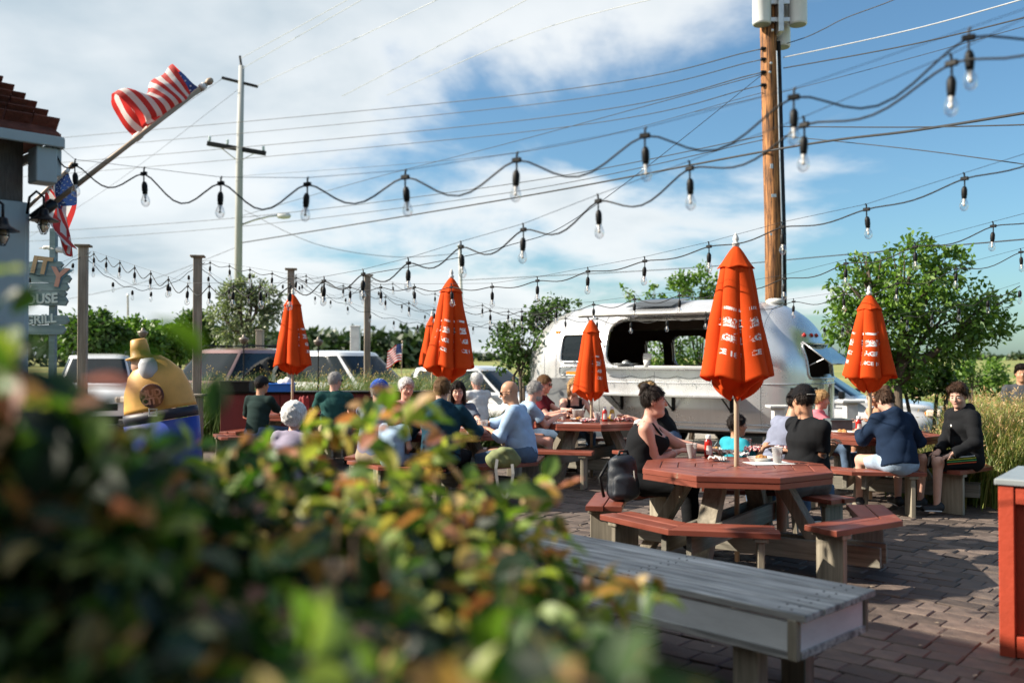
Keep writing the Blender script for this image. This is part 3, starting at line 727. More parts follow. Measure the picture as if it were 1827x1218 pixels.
# flag curling over its pole
fb, ft = P(58, 392, 5.62), P(368, 150, 6.15)
t, d, M3 = flag_pole('flag', 'striped flag curled over its pole high above the roof corner', fb, ft, .016)
mb = MB(); mb.lathe([(.02, 0), (.034, .004), (.034, .16), (.022, .17)], 12, M=M3); mb.build('bracket', M_blackmetal, t, smooth=True)
lowp = P(247, 243, 5.95) - fb
mb = MB(); mb.lathe([(.024, -.03), (.024, .02)], 12, lowp, M3); mb.build('collar', M_white, t, smooth=True)
he = (d - lowp); he_n = he.normalized(); dep = Vector((0, 1, 0)); pn = he_n.cross(dep).normalized(); pn = pn if pn.z > 0 else -pn; dep = pn.cross(he_n).normalized(); dep = dep if dep.y > 0 else -dep
def S1f(u, v):
    base = d * .985 + (lowp - d * .985) * v
    rc = .082 + .050 * v + .016 * math.sin(v * 7 + 1.0) + .010 * math.sin(v * 15 + 2.0)
    a0 = 6.12 + .15 * math.sin(v * 5 + .4)
    ph = u * a0; rr_ = rc * (1 + .10 * math.sin(ph * 2 + v * 6) + .05 * math.sin(ph * 5 + v * 13))
    sl_ = -he_n * (.10 * u ** 1.5 * (1 - v) - .07 * u * v) 
    return base + pn * rc * (1 - math.cos(ph) * rr_ / rc) * 1.08 + dep * rr_ * math.sin(ph) * .9 + sl_ + he_n * .03 * math.sin(ph + v * 4) * u
flag_mesh(S1f, t)
# flag hanging limp behind it
fb2, ft2 = P(48, 372, 6.7), P(124, 300, 6.9)
t, d2, M3 = flag_pole('flag', 'limp star spangled flag hanging from the pole behind the wall lamp', fb2, ft2, .012)
def S2f(u, v):
    b_ = d2 * (.97 - .58 * v)
    wob = math.sin(u * 5 + v * 9) * .028 + math.sin(v * 17 + u * 3) * .016
    fall = Vector((.035 + .14 * (v - .3) * u, -.03 + .06 * math.sin(v * 11 + 1) * u ** .6, -.60 - .05 * math.sin(v * 6)))
    pull = Vector((.075, .02, 0)) * (u ** .8) * (v * 1.35)
    return b_ + fall * u * (1 - .30 * v) + pull + Vector((wob * .7, wob * 1.6, 0)) * min(1, u * 4)
flag_mesh(S2f, t)
# small flag beside the white car
fb3 = P(716, 668, 18.8); t, d3, M3 = flag_pole('flag', 'small starry flag on a stick behind the white car hood', fb3, P(718, 612, 18.8), .008)
def S3f(u, v):
    return d3 * (.98 - .56 * v) + Vector((-.30 * u, .03 * math.sin(u * 8 + v * 3), -.12 * u + .03 * math.sin(u * 5)))
flag_mesh(S3f, t, 30, 26)

# ------------------------------------------------------------------ carved wooden sign and statue
M_teal = wood('teal_sign_wood', (.10, .17, .19), (.24, .34, .36), .7, axis='X', grain=.4, bump=.8, rnd=.15)
M_gold = mat('sign_gold', (.36, .26, .15), .6, var=.2, scale=9); M_signblue = mat('sign_blue', (.10, .24, .33), .6, var=.15); M_signpink = mat('sign_coral', (.40, .22, .18), .6, var=.15); M_signpale = mat('sign_pale', (.42, .52, .53), .6, var=.12)
SY = 12.2; sg = P(95, 640, SY); sg.z = 0
sign = thing('carved_sign', 'teal plank sign with carved lettering seen past the building corner', 'sign', sg)
def sp(px, py, dy=0): return P(px, py, SY) + Vector((0, dy, 0)) - sg
mb = MB(); mb.box(sp(95, 545), (.075, .075, 2.0)); mb.v = [(x, y, z) for x, y, z in mb.v]; mb.build('post', M_teal, sign)
rows_ = [(468, 478, -40, 112), (478, 492, -40, 118), (492, 505, -40, 126), (505, 519, -40, 122), (519, 530, -40, 118), (530, 545, -40, 120)]
for (y0, y1, x0, x1) in rows_ + [(563, 579, -40, 122), (580, 596, -40, 116)]:
    a, b_, = sp(x0, y0, -.05), sp(x1, y1, -.05); n = 10; pts = []
    for k in range(n + 1): pts.append((a.x + (b_.x - a.x) * k / n, a.z + rr.uniform(-.008, .008)))
    lowr = [(a.x + (b_.x - a.x) * k / n, b_.z + rr.uniform(-.008, .008)) for k in range(n, -1, -1)]
    ring = [(x, z) for x, z in lowr[::-1]] + [(b_.x + .035, (a.z + b_.z) / 2 + rr.uniform(-.015, .015))] + pts[::-1]
    m3 = MB(); k = len(ring); th = .05
    m3.add([(x, a.y - th / 2, z) for x, z in ring] + [(x, a.y + th / 2, z) for x, z in ring], [tuple(range(k)), tuple(range(k, 2 * k))[::-1]] + [(i, k + i, k + (i + 1) % k, (i + 1) % k) for i in range(k)])
    m3.build('plank', M_teal, sign)
def letters(T, at, parent, m, name='lettering', thick=.012, rot=0, sx=1.0):
    v, f = T; mb = MB(); c, s_ = math.cos(rot), math.sin(rot); n = len(v)
    w = [((x * c - y * s_) * sx, (x * s_ + y * c)) for x, y in v]
    edges = {}
    for t_ in f:
        for i in range(3):
            a, b_ = t_[i], t_[(i + 1) % 3]; edges[(a, b_)] = edges.get((a, b_), 0) + 1
    side = [(a, b_, n + b_, n + a) for (a, b_) in edges if (b_, a) not in edges]
    mb.add([(at.x + x, at.y - thick, at.z + z) for x, z in w] + [(at.x + x, at.y, at.z + z) for x, z in w], list(f) + side)
    return mb.build(name, m, parent)
letters(T_ITY1, sp(77, 489, -.075), sign, M_signblue, thick=.012, rot=-.12, sx=1.12); letters(T_ITY1, sp(77, 488, -.088), sign, M_gold, thick=.012, rot=-.12)
letters(T_Y, sp(107, 513, -.075), sign, M_signblue, thick=.012, rot=-.12, sx=1.2); letters(T_Y, sp(107, 511, -.088), sign, M_signpink, thick=.012, rot=-.12)
letters(T_HOUSE, sp(71, 542, -.075), sign, M_signpale, thick=.014, rot=.06); letters(T_GRILL, sp(78, 577, -.075), sign, M_signpale, thick=.014, rot=.08)
# gull perched on the sign post
gq = P(97, 448, SY)
gull = thing('gull', 'grey and white gull perched on the sign post top', 'bird', gq)
mb = MB(); mb.tube([(-.16, 0, .04), (-.13, 0, .045), (-.09, 0, .05), (-.02, 0, .03), (.08, 0, .005), (.19, 0, -.03)], [.006, .026, .024, .042, .03, .004], 10); mb.build('body', M_offwhite, gull, smooth=True)
mb = MB(); mb.tube([(-.03, 0, .045), (.07, 0, .025), (.2, 0, -.025)], [.02, .032, .004], 8); mb.build('wing', M_greypaint, gull, smooth=True)
mb = MB(); mb.tube([(-.2, 0, .035), (-.15, 0, .042)], [.003, .009], 6); mb.build('beak', M_gold, gull)
mb = MB(); mb.tube([(0, .012, 0), (0, .012, -.045)], .004, 5); mb.tube([(0, -.012, 0), (0, -.012, -.045)], .004, 5); mb.build('legs', M_gold, gull)
# painted statue in a yellow coat, half hidden by the bush
M_yellow = mat('statue_yellow', (.66, .36, .085), .5, var=.16, scale=4, bump=.1); M_navy = mat('statue_navy', (.012, .014, .03), .5); M_royal = mat('statue_blue', (.015, .05, .32), .45, var=.1); M_beard = mat('statue_beard', (.55, .56, .60), .6, var=.12, scale=6)
M_plum = mat('emblem_plum', (.035, .012, .028), .5); M_emblem = mat('emblem_sand', (.45, .22, .17), .5)
SV = 9.4; sc_ = SV / FPX; sv0 = P(282, 735, SV); sv0.z = 0
st = thing('yellow_coat_statue', 'painted statue in a yellow coat with round emblem behind the bush', 'statue', sv0)
tilt = Matrix.Rotation(R(-9), 3, 'Y')
def stq(px, py, dy=0): return P(px, py, SV) - sv0 + Vector((0, dy, 0))
def ecloth(prof, c, fl, m, name):
    mb = MB(); mb.lathe(prof, 28); mb.v = [tuple((Vector((x, y * fl, z)))) for x, y, z in mb.v]; mb.v = [tuple(tilt @ Vector(v) + c) for v in mb.v]; return mb.build(name, m, st, smooth=True)
ecloth([(.36, -.02), (.355, .02), (.33, .18), (.27, .34), (.16, .46), (.08, .52)], stq(286, 727), .62, M_yellow, 'coat')
ecloth([(.365, -.10), (.375, -.05), (.368, 0)], stq(286, 732), .62, M_navy, 'belt')
ecloth([(.30, -.95), (.36, -.30), (.375, -.09)], stq(286, 735), .62, M_royal, 'trousers')
ecloth([(.02, .27), (.07, .31), (.095, .37), (.09, .45), (.06, .50)], stq(284, 727, -.13), .75, M_beard, 'beard')
ecloth([(.145, .0), (.15, .015), (.098, .03), (.092, .10), (.078, .19), (.06, .2)], stq(252, 640), .9, M_yellow, 'hat')
ecloth([(.09, .0), (.12, .06), (.11, .16), (.05, .2)], stq(258, 665), .9, mat('statue_skin', (.55, .33, .24), .5), 'head')
mb = MB(); mb.lathe([(.118, 0), (.118, .012), (.112, .016)], 28, stq(288, 704, -.245), tilt @ Matrix.Rotation(R(90), 3, 'X')); em = mb.build('emblem', M_plum, st)
letters(T_MUD, stq(287, 705, -.262), em, M_emblem, thick=.004, rot=.15); letters(T_CITY, stq(290, 718, -.262), em, M_emblem, thick=.004, rot=.15)
mb = MB(); c = stq(290, 733, -.25)
for (dx, dz, w_, h_) in ((0, .033, .085, .014), (0, -.033, .085, .014), (-.036, 0, .014, .08), (.036, 0, .014, .08)): mb.box(c + Vector((dx, (-.002 if w_ > h_ else 0), dz)), (w_, .015, h_), bev=.003)
mb.build('buckle', M_steel, st)

# ------------------------------------------------------------------ timber posts that carry the strings of lamps
posts = []
for (px, py, X, Y, lab) in [(146, 437, -5.90, 12.9, 'tall square wooden post nearest the carved sign'), (352, 456, -4.55, 13.57, 'tall square wooden post left of the silvery tree'),
                          (518, 479, -3.76, 15.95, 'tall wooden post just behind the left orange umbrella'), (655, 490, -2.66, 17.25, 'tall wooden post in front of the white car windscreen')]:
    z = (P(px, py, Y)).z; t = thing('light_post', lab, 'post', (X, Y, 0), R(12), 'tall wooden posts carrying the string lights'); posts.append((Vector((X, Y, z - .12)), t))
    mb = MB(); mb.box((0, 0, z / 2 - .05), (.115, .115, z + .1 - .02), bev=.006); mb.build('shaft', M_greyz, t)
    mb = MB(); mb.box((0, 0, z - .012), (.20, .20, .028), bev=.005); mb.build('cap', M_greyz, t)
    mb = MB(); mb.tube([(.055, -.03, z - .12), (.09, -.05, z - .12), (.10, -.05, z - .10)], .006, 6); mb.build('hook', M_steel, t)
# far weathered stubs and white pillars beyond the cars
for (px, top, Y, w_, m_, lab) in [(464, 590, 23, .17, M_greyz, 'weathered wooden stub post beside the silvery tree'), (634, 583, 25, .24, M_offwhite, 'pale square pillar behind the white car roof')]:
    q = P(px, top, Y); t = thing('pillar', lab, 'post', (q.x, Y, -.1)); mb = MB(); mb.box((0, 0, q.z / 2 + .05), (w_, w_, q.z + .1), bev=.01); mb.build('shaft', m_, t); mb = MB(); mb.box((0, 0, q.z + .115), (w_ * 1.12, w_ * 1.12, .03), bev=.008); mb.build('cap', m_, t)

# ------------------------------------------------------------------ utility poles
NP = Vector((P(1383, 545, 17.6).x, 17.6, -.1))
up_ = thing('utility_pole', 'brown wooden utility pole with grey transformers behind the trailer', 'utility pole', NP)
mb = MB(); mb.tube([(0, 0, 0), (-.02, 0, 4), (-.09, 0, 7), (-.14, 0, 9.6)], [.175, .165, .155, .145], 20); mb.build('shaft', M_pole, up_, smooth=True)
mb = MB(); mb.tube([(.165, -.07, 0), (.15, -.07, 4), (.06, -.08, 7.6)], .045, 8); mb.build('conduit', M_blackmetal, up_, smooth=True)
mb = MB(); mb.tube([(.10, -.15, 0), (.09, -.15, 4), (.01, -.15, 7.4)], .015, 6); mb.build('ground_wire', M_steel, up_)
def can(c, name='transformer'):
    c = Vector(c)
    mb = MB(); mb.lathe([(.14, 0), (.165, .01), (.17, .04), (.17, .74), (.178, .75), (.178, .79), (.12, .86), (.03, .88)], 24, c); b_ = mb.build(name, M_greypaint, up_, smooth=True)
    mb = MB(); mb.lathe([(.15, -.004), (.152, .004)], 20, c); mb.build('base_plate', mat('can_base', (.20, .24, .20), .7), b_)
    mb = MB(); mb.lathe([(.03, .86), (.045, .90), (.025, .93), (.045, .96), (.02, 1.02)], 10, c + Vector((.05, 0, 0))); mb.build('bushing', M_blackmetal, b_, smooth=True)
    mb = MB(); mb.tube([c + Vector((.12, -.12, .7)), c + Vector((.16, -.16, .6)), c + Vector((.16, -.16, .5))], .02, 6); mb.build('terminal', M_black, b_)
def cz(px, py): return P(px, py, 17.5) - NP
can(cz(1356, 49) + Vector((0, -.12, 0))); can(cz(1422, 47) + Vector((0, -.05, 0))); can(cz(1404, 76) + Vector((-.02, .30, 0)))
mb = MB(); q = cz(1388, 40); mb.box(q + Vector((0, .0, .2)), (.10, .46, .9), bev=.01); mb.box(q + Vector((0, -.06, .35)), (.62, .08, .09), bev=.01); mb.box(q + Vector((0, -.061, .02)), (.62, .08, .09), bev=.01); mb.build('transformer_bracket', M_steel, up_)
for k, py in enumerate((87, 106, 129, 152)):
    q = cz(1360, py); mb = MB(); mb.tube([q + Vector((.12, 0, 0)), q], .012, 6)
    for z_ in (-.01, .02, .05): mb.lathe([(.018, -.02), (.034, -.012), (.034, .012), (.018, .02)], 10, q + Vector((z_, 0, 0)), Matrix.Rotation(R(90), 3, 'Y'))
    mb.build('insulator', M_black, up_)
for (px, py) in ((1371, 118), (1369, 134), (1374, 60)):
    mb = MB(); mb.lathe([(.026, 0), (.026, .02), (.012, .028)], 8, cz(px, py) + Vector((0, -.16, 0)), Matrix.Rotation(R(90), 3, 'X')); mb.build('bolt', M_steel, up_)
for (px, py, w_, h_) in ((1372, 300, .05, .09), (1376, 352, .09, .06), (1371, 420, .04, .05)):
    mb = MB(); mb.box(cz(px, py) + Vector((0, -.18, 0)), (w_, .012, h_), bev=.002); mb.build('pole_tag', M_steel, up_)
mb = MB()
for k in range(16): mb.box(cz(1368 + (k * 7) % 15, 230 + k * 19) + Vector((0, -.175, 0)), (.02, .012, .006))
mb.build('staples', M_blackmetal, up_, kind='stuff')
# far pale pole
FP = Vector((P(424, 500, 36).x, 36, -.1))
fpo = thing('utility_pole', 'tall pale grey utility pole with two crossarms behind the silvery tree', 'utility pole', FP)
def fz(px, py): return P(px, py, 36) - FP
mb = MB(); mb.tube([(0, 0, 0), fz(427, 300), fz(431, 118)], [.16, .135, .105], 14); mb.build('shaft', M_pole2, fpo, smooth=True)
mb = MB(); mb.tube([fz(430.5, 118), fz(428, 100)], .045, 8); mb.build('top_pin', M_black, fpo)
mb = MB(); mb.beam(fz(396, 139), fz(460, 155), .09, .10); mb.build('crossarm', M_black, fpo)
mb = MB(); mb.beam(fz(370, 256), fz(474, 274), .13, .17); ca = mb.build('crossarm', M_black, fpo)
for px, py in ((374, 252), (406, 258), (470, 270)): mb = MB(); mb.lathe([(.03, 0), (.06, .06), (.04, .1), (.06, .14), (.03, .2)], 8, fz(px, py)); mb.build('insulator', M_signpale, ca)
mb = MB(); mb.tube([fz(392, 262), fz(420, 284)], .02, 5); mb.tube([fz(455, 273), fz(430, 286)], .02, 5); mb.build('brace', M_steel, fpo)
mb = MB(); mb.tube([fz(428, 402), fz(455, 392), fz(480, 386), fz(498, 384)], .035, 6); la = mb.build('lamp_arm', M_steel, fpo, smooth=True)
mb = MB(); q = fz(506, 385); mb.lathe([(.02, -.28), (.10, -.2), (.13, 0), (.10, .22), (.03, .28)], 12, q, Matrix.Rotation(R(90), 3, 'Y')); mb.build('lamp_head', M_greypaint, la, smooth=True)
for px, py, tx, lab in ((820, 442, 829, 'thin white mast behind the middle orange umbrella'), (228, 528, 230, 'thin distant pole above the left hedge')):
    Yp = 32 if px > 300 else 60; a, b_ = P(px, py, Yp), P(tx, 640, Yp); t = thing('mast', lab, 'mast', (b_.x, Yp, -.1)); a = a - Vector((b_.x, Yp, -.1))
    mb = MB(); mb.tube([(0, 0, 0), a], [.09, .05], 8); mb.build('shaft', M_offwhite if px > 300 else M_greyz, t); mb = MB(); mb.lathe([(.05, 0), (.09, .06), (.03, .14)], 8, a); mb.build('cap', M_steel, t)

# ------------------------------------------------------------------ utility wires
def wire(lab, pts, r=.009, m=None):
    """pts: (px, py, depth) at ends and in between; the wire sags smoothly through them"""
    q = [P(*p) for p in pts]; n = 14; out = []
    if len(q) == 2:
        a, b_ = q; s_ = (b_ - a).length * .006; out = [a.lerp(b_, i / n) - Vector((0, 0, s_ * 4 * (i / n) * (1 - i / n))) for i in range(n + 1)]
    else:
        for i in range(len(q) - 1):
            p0, p1, p2, p3 = q[max(0, i - 1)], q[i], q[i + 1], q[min(len(q) - 1, i + 2)]
            for k in range(n):
                t = k / n; out.append(.5 * ((2 * p1) + (p2 - p0) * t + (2 * p0 - 5 * p1 + 4 * p2 - p3) * t * t + (3 * p1 - p0 - 3 * p2 + p3) * t ** 3))
        out.append(q[-1])
    mb = MB(); mb.tube(out, r, 5); return mb.build('utility_wire', m or M_wire, None, True, label=lab, cat='wire', group='overhead utility wires')
NY = 17.5
wire('uppermost dark wire running left from the brown utility pole', [(1362, 87, NY), (913, 171, 26), (107, 246, 44), (-120, 262, 50)], .011)
wire('second dark wire running left from the brown utility pole', [(1362, 106, NY), (913, 191, 26), (107, 267, 44), (-120, 285, 50)], .010)
wire('third dark wire running left from the brown utility pole', [(1362, 129, NY), (913, 217, 26), (100, 291, 44), (-120, 305, 50)], .011)
wire('fourth dark wire running left past the grey crossarm pole', [(1362, 152, NY), (913, 238, 26), (75, 313, 44), (-120, 322, 50)], .010)
wire('wire slanting from the brown pole down to the grey pole', [(1362, 132, NY), (913, 254, 26), (650, 322, 31), (432, 385, 35.8)], .009)
wire('faint wire just below the slanting one, nearly level', [(1362, 165, NY), (913, 274, 26), (432, 314, 35.8)], .006)
wire('upper of two low wires running to the left edge', [(1368, 241, NY), (913, 328, 26), (430, 388, 36), (60, 414, 44), (-120, 420, 50)], .011)
wire('lower of two low wires running to the left edge', [(1368, 248, NY), (913, 343, 26), (430, 404, 36), (60, 430, 44), (-120, 434, 50)], .010)
wire('thick bundled cable sweeping past the brown pole to both sides', [(432, 433, 35.8), (913, 354, 25), (1378, 268, 17.3), (1640, 232, 14), (1960, 180, 11)], .021)
wire('bright steel wire rising right from the brown pole', [(1398, 103, NY), (1640, 50, 14), (1960, -40, 11)], .011, M_wirelight)
wire('dark wire rising right just below the bright steel wire', [(1398, 122, NY), (1640, 77, 14), (1960, -2, 11)], .011)
wire('faint grey wire crossing behind the transformer pole', [(1240, 200, 22), (1398, 164, 20), (1640, 100, 16), (1960, 10, 12)], .006)
wire('kinked black wire looping up from the right transformer', [(1404, 78, NY), (1440, 66, 17.2), (1470, 52, 16.8), (1510, 32, 16.4), (1595, 0, 15.6), (1680, -40, 15)], .009)
wire('level dark wire from the brown pole to the right edge', [(1398, 226, NY), (1640, 227, 14), (1960, 219, 11)], .010)
wire('dark wire sinking right from the brown pole', [(1398, 243, NY), (1640, 268, 15), (1960, 312, 12)], .008)
wire('thin guy wire slanting down left from the brown pole', [(1362, 132, NY), (1060, 368, 14.5), (900, 440, 13.5), (650, 490, 14)], .006)
wire('thin dark wire from the grey pole sagging to the white mast', [(436, 375, 35.8), (560, 434, 34), (700, 458, 33), (822, 452, 32)], .010)
wire('long low wire from the white mast rising to the right edge', [(822, 500, 32), (1200, 480, 24), (1500, 455, 18), (1827, 427, 14), (1960, 415, 13)], .011)
wire('leftmost bright wire leaving the grey pole top', [(430, 104, 35.8), (620, 0, 28), (760, -80, 25)], .010, M_wirelight)
wire('bright wire leaving the grey pole beside the topmost one', [(433, 122, 35.8), (645, 0, 28), (780, -80, 25)], .010, M_wirelight)
wire('bright wire rising right from the upper grey crossarm end', [(459, 153, 35.8), (780, 0, 26), (900, -60, 24)], .010, M_wirelight)
wire('white wire crossing the upper sky, left of two', [(610, 172, 34), (913, 14, 24), (1000, -35, 22)], .010, M_wirelight)
wire('white wire crossing the upper sky, right of two', [(690, 170, 34), (940, 62, 25), (1190, -8, 19)], .010, M_wirelight)
wire('faint wire descending left from the grey pole crossarm', [(396, 141, 35.8), (105, 338, 44), (-60, 440, 48)], .008)
wire('faint wire falling from the lower crossarm towards the roof', [(425, 160, 35.8), (200, 330, 42), (40, 430, 46)], .007)
wire('low wire between the leftmost posts and the grey pole', [(60, 545, 40), (250, 505, 38), (425, 440, 36)], .010)

# ------------------------------------------------------------------ strings of lamps
def thin_glass(name, tint=(1, 1, 1), gloss=.10, edge=.6):
    m, nt, b = new_mat(name); L = nt.links
    tr = N(nt, 'ShaderNodeBsdfTransparent'); tr.inputs[0].default_value = (*tint, 1); gl = N(nt, 'ShaderNodeBsdfGlossy'); gl.inputs['Roughness'].default_value = .03
    lw = N(nt, 'ShaderNodeLayerWeight'); lw.inputs[0].default_value = .5
    mr_ = N(nt, 'ShaderNodeMapRange'); mr_.inputs['To Min'].default_value = gloss; mr_.inputs['To Max'].default_value = edge; L.new(lw.outputs['Facing'], mr_.inputs['Value'])
    mx = N(nt, 'ShaderNodeMixShader'); L.new(mr_.outputs[0], mx.inputs[0]); L.new(tr.outputs[0], mx.inputs[1]); L.new(gl.outputs[0], mx.inputs[2]); L.new(mx.outputs[0], nt.nodes['Material Output'].inputs[0])
    return m
M_thin = thin_glass('thin_bulb_glass')
mb = MB(); mb.lathe([(.005, .010), (.010, .007), (.0145, -.004), (.0165, -.012), (.0165, -.042), (.0145, -.050), (.0145, -.060), (.012, -.062)], 12, (0, 0, -.055)); socket_me = mb.mesh('socket', M_black, True)
mb = MB(); mb.tube([(0, 0, -.046), (0, 0, .006)], .0042, 6); mb.box((0, 0, 0), (.046, .018, .022), bev=.005); mb.tube([(0, 0, .008), (.002, 0, .030), (.008, 0, .037)], .0048, 6); clip_me = mb.mesh('clip', M_black)
mb = MB(); mb.lathe([(.012, 0), (.0165, -.012), (.024, -.032), (.0255, -.046), (.021, -.062), (.011, -.072), (.002, -.075)], 14, (0, 0, -.117)); bulb_me = mb.mesh('bulb', M_thin, True)
mb = MB(); mb.lathe([(.009, 0), (.006, -.02), (.004, -.034), (.009, -.040), (.003, -.046)], 8, (0, 0, -.117)); stem_me = mb.mesh('stem', M_filament, True)
mb = MB(); mb.lathe([(.008, .0), (.018, -.02), (.018, -.06), (.010, -.066)], 6, (0, 0, -.045)); socket_lo = mb.mesh('socket', M_black, True)
mb = MB(); mb.lathe([(.012, 0), (.025, -.04), (.011, -.072), (.002, -.075)], 7, (0, 0, -.113)); bulb_lo = mb.mesh('bulb', M_thin, True)
def strand(lab, pos, k0, k1, sag, lead0=None, lead1=None, guide=True, r=.0046, seed=0, lo=False):
    """pos(k) -> where clip k hangs"""
    rs = random.Random(seed); t = thing('string_lights', lab, 'string lights', pos(k0), 0, 'strings of clear bulbs over the patio'); o = pos(k0)
    pts = []; sg_ = sag
    if lead0 is not None:
        a, b_ = Vector(lead0), pos(k0)
        pts += [a.lerp(b_, i / 8) - Vector((0, 0, sag * .5 * math.sin(math.pi * i / 8))) - o for i in range(8)]
    for k in range(k0, k1):
        a, b_ = pos(k), pos(k + 1); s_ = sag * rs.uniform(.82, 1.18)
        for i in range(10):
            u = i / 10; pts.append(a.lerp(b_, u) - Vector((0, 0, s_ * math.sin(math.pi * u) ** 1.6)) - o)
    pts.append(pos(k1) - o)
    if lead1 is not None: pts += [pos(k1).lerp(Vector(lead1), i / 8) - Vector((0, 0, sag * .5 * math.sin(math.pi * i / 8))) - o for i in range(1, 9)]
    mb = MB(); mb.tube(pts, r, 6); mb.build('cable', M_black, t, True)
    if guide:
        g = ([Vector(lead0) + Vector((0, 0, .035))] if lead0 is not None else []) + [pos(k) + Vector((0, 0, .034)) for k in range(k0, k1 + 1)] + ([Vector(lead1) + Vector((0, 0, .03))] if lead1 is not None else [])
        mb = MB(); mb.tube([q - o for q in g], .0016, 4); mb.build('guide_wire', M_wire, t)
    for k in range(k0, k1 + 1):
        p = pos(k) - o; d_ = pos(k + 1) - pos(k - 1); az = math.atan2(d_.y, d_.x); sw = (rs.uniform(-.06, .06), rs.uniform(-.06, .06), az)
        if not lo: link('clip', clip_me, t, p, (0, 0, az))
        s_ = link('socket', socket_lo if lo else socket_me, t, p, sw); b_ = link('bulb', bulb_lo if lo else bulb_me, t, p, sw)
        if not lo: link('stem', stem_me, b_)
    return t
def fitted(p, kz, zs):
    def pos(k): return Vector((p[0] + k * p[1], p[2] + k * p[3], float(np.interp(k, kz, zs)) if kz[0] <= k <= kz[-1] else (zs[-1] + (k - kz[-1]) * (zs[-1] - zs[-2]) / (kz[-1] - kz[-2]) if k > kz[-1] else zs[0] + (k - kz[0]) * (zs[1] - zs[0]) / (kz[1] - kz[0]))))
    return pos
s1 = fitted((-2.115, .534, 5.376, -.294), [-1, 0, 1, 2, 3, 4, 5, 6, 7], [2.74, 2.63, 2.52, 2.46, 2.44, 2.46, 2.50, 2.58, 2.71])
strand('nearest string of clear bulbs, starting at the shingled roof corner', s1, -1, 9, .125, lead0=P(94, 262, 5.6), seed=1)
p1, p2, p3, p4 = [q for q, _ in posts]
s2 = fitted((1.564, -.375, 3.322, .481), [-1, 0, 1, 2, 3, 4, 5, 6, 7, 8, 9, 13, 19.5], [2.76, 2.62, 2.52, 2.44, 2.37, 2.29, 2.25, 2.20, 2.17, 2.16, 2.15, 2.30, p1.z])
strand('second string of bulbs, ending at the post by the carved sign', s2, -2, 19, .085, lead1=p1, seed=2)
s3 = fitted((2.672, -.408, 5.525, .454), [0, 1, 2, 3, 4, 5, 6, 7, 11, 17.2], [2.63, 2.52, 2.47, 2.39, 2.33, 2.29, 2.25, 2.23, 2.36, p2.z])
strand('third string of bulbs, crossing in front of the brown pole', s3, -2, 17, .035, lead1=p2, seed=3)
s4 = fitted((3.647, -.392, 7.098, .468), [0, 1, 2, 3, 5, 6, 7, 8, 9, 12, 18.4], [2.57, 2.47, 2.38, 2.29, 2.20, 2.19, 2.16, 2.15, 2.13, 2.22, p3.z])
strand('fourth string of bulbs, passing over the raised trailer hatch', s4, -2, 18, .055, lead1=p3, seed=4)
s5 = fitted((4.902, -.413, 9.026, .449), [0, 1, 2, 3, 4, 6, 7, 8, 10, 12, 17.8], [2.59, 2.47, 2.36, 2.27, 2.22, 2.12, 2.10, 2.09, 2.14, 2.28, p4.z])
strand('fifth string of bulbs, hanging across the open trailer window', s5, -2, 17, .06, lead1=p4, seed=5)
def between(a, b_, n, dip):
    a, b_ = Vector(a), Vector(b_)
    return lambda k: a.lerp(b_, (k + .5) / n) - Vector((0, 0, dip * 4 * ((k + .5) / n) * (1 - (k + .5) / n)))
strand('short string of bulbs between the two leftmost posts', between(p1, p2, 6, .42), 0, 5, .04, p1, p2, seed=6, lo=True)
strand('short string of bulbs between the second and third posts', between(p2, p3, 5, .34), 0, 4, .04, p2, p3, seed=7, lo=True)
strand('short string of bulbs between the third and fourth posts', between(p3, p4, 5, .34), 0, 4, .04, p3, p4, seed=8, lo=True)
far_r = P(1500, 578, 13.2); far_c = P(1000, 560, 17.0)
strand('sixth string of bulbs, sagging behind the trailer to the right tree', between(P(1455, 578, 13.3), P(1850, 500, 9.4), 9, .12), 0, 8, .05, seed=9, lo=True)
strand('faint farthest string of bulbs left of the trailer nose', between(p4, P(1000, 560, 16.2), 8, .45), 0, 7, .05, p4, P(1000, 560, 16.2), seed=10, lo=True)
strand('string of bulbs from the third post towards the trailer nose', between(p3, P(985, 552, 15.0), 11, .5), 0, 10, .05, p3, P(985, 552, 15.0), seed=11, lo=True)
strand('string of bulbs going left from the sign-side post', between(p1, P(-60, 470, 11.0), 5, .2), 0, 4, .05, p1, P(-60, 470, 11.0), seed=12, lo=True)

# ------------------------------------------------------------------ garden torches
for (px, top, lab) in ((435, 598, 'metal garden torch in front of the red car'), (568, 602, 'metal garden torch in front of the white car'), (255, 586, 'metal garden torch above the yellow statue hat')):
    Y = 15.8; q = P(px, top, Y); t = thing('garden_torch', lab, 'torch', (q.x, Y, -.02), 0, 'metal garden torches')
    mb = MB(); mb.tube([(0, 0, 0), (0, 0, q.z - .10)], .011, 8); mb.build('pole', M_blackmetal, t)
    mb = MB(); mb.lathe([(.02, -.13), (.055, -.11), (.085, -.05), (.082, -.03), (.05, -.02), (.028, 0), (.02, .03), (.012, .035)], 14, (0, 0, q.z)); mb.build('oil_bowl', mat('torch_metal', (.22, .19, .16), .45, metal=.5, var=.2), t, smooth=True)
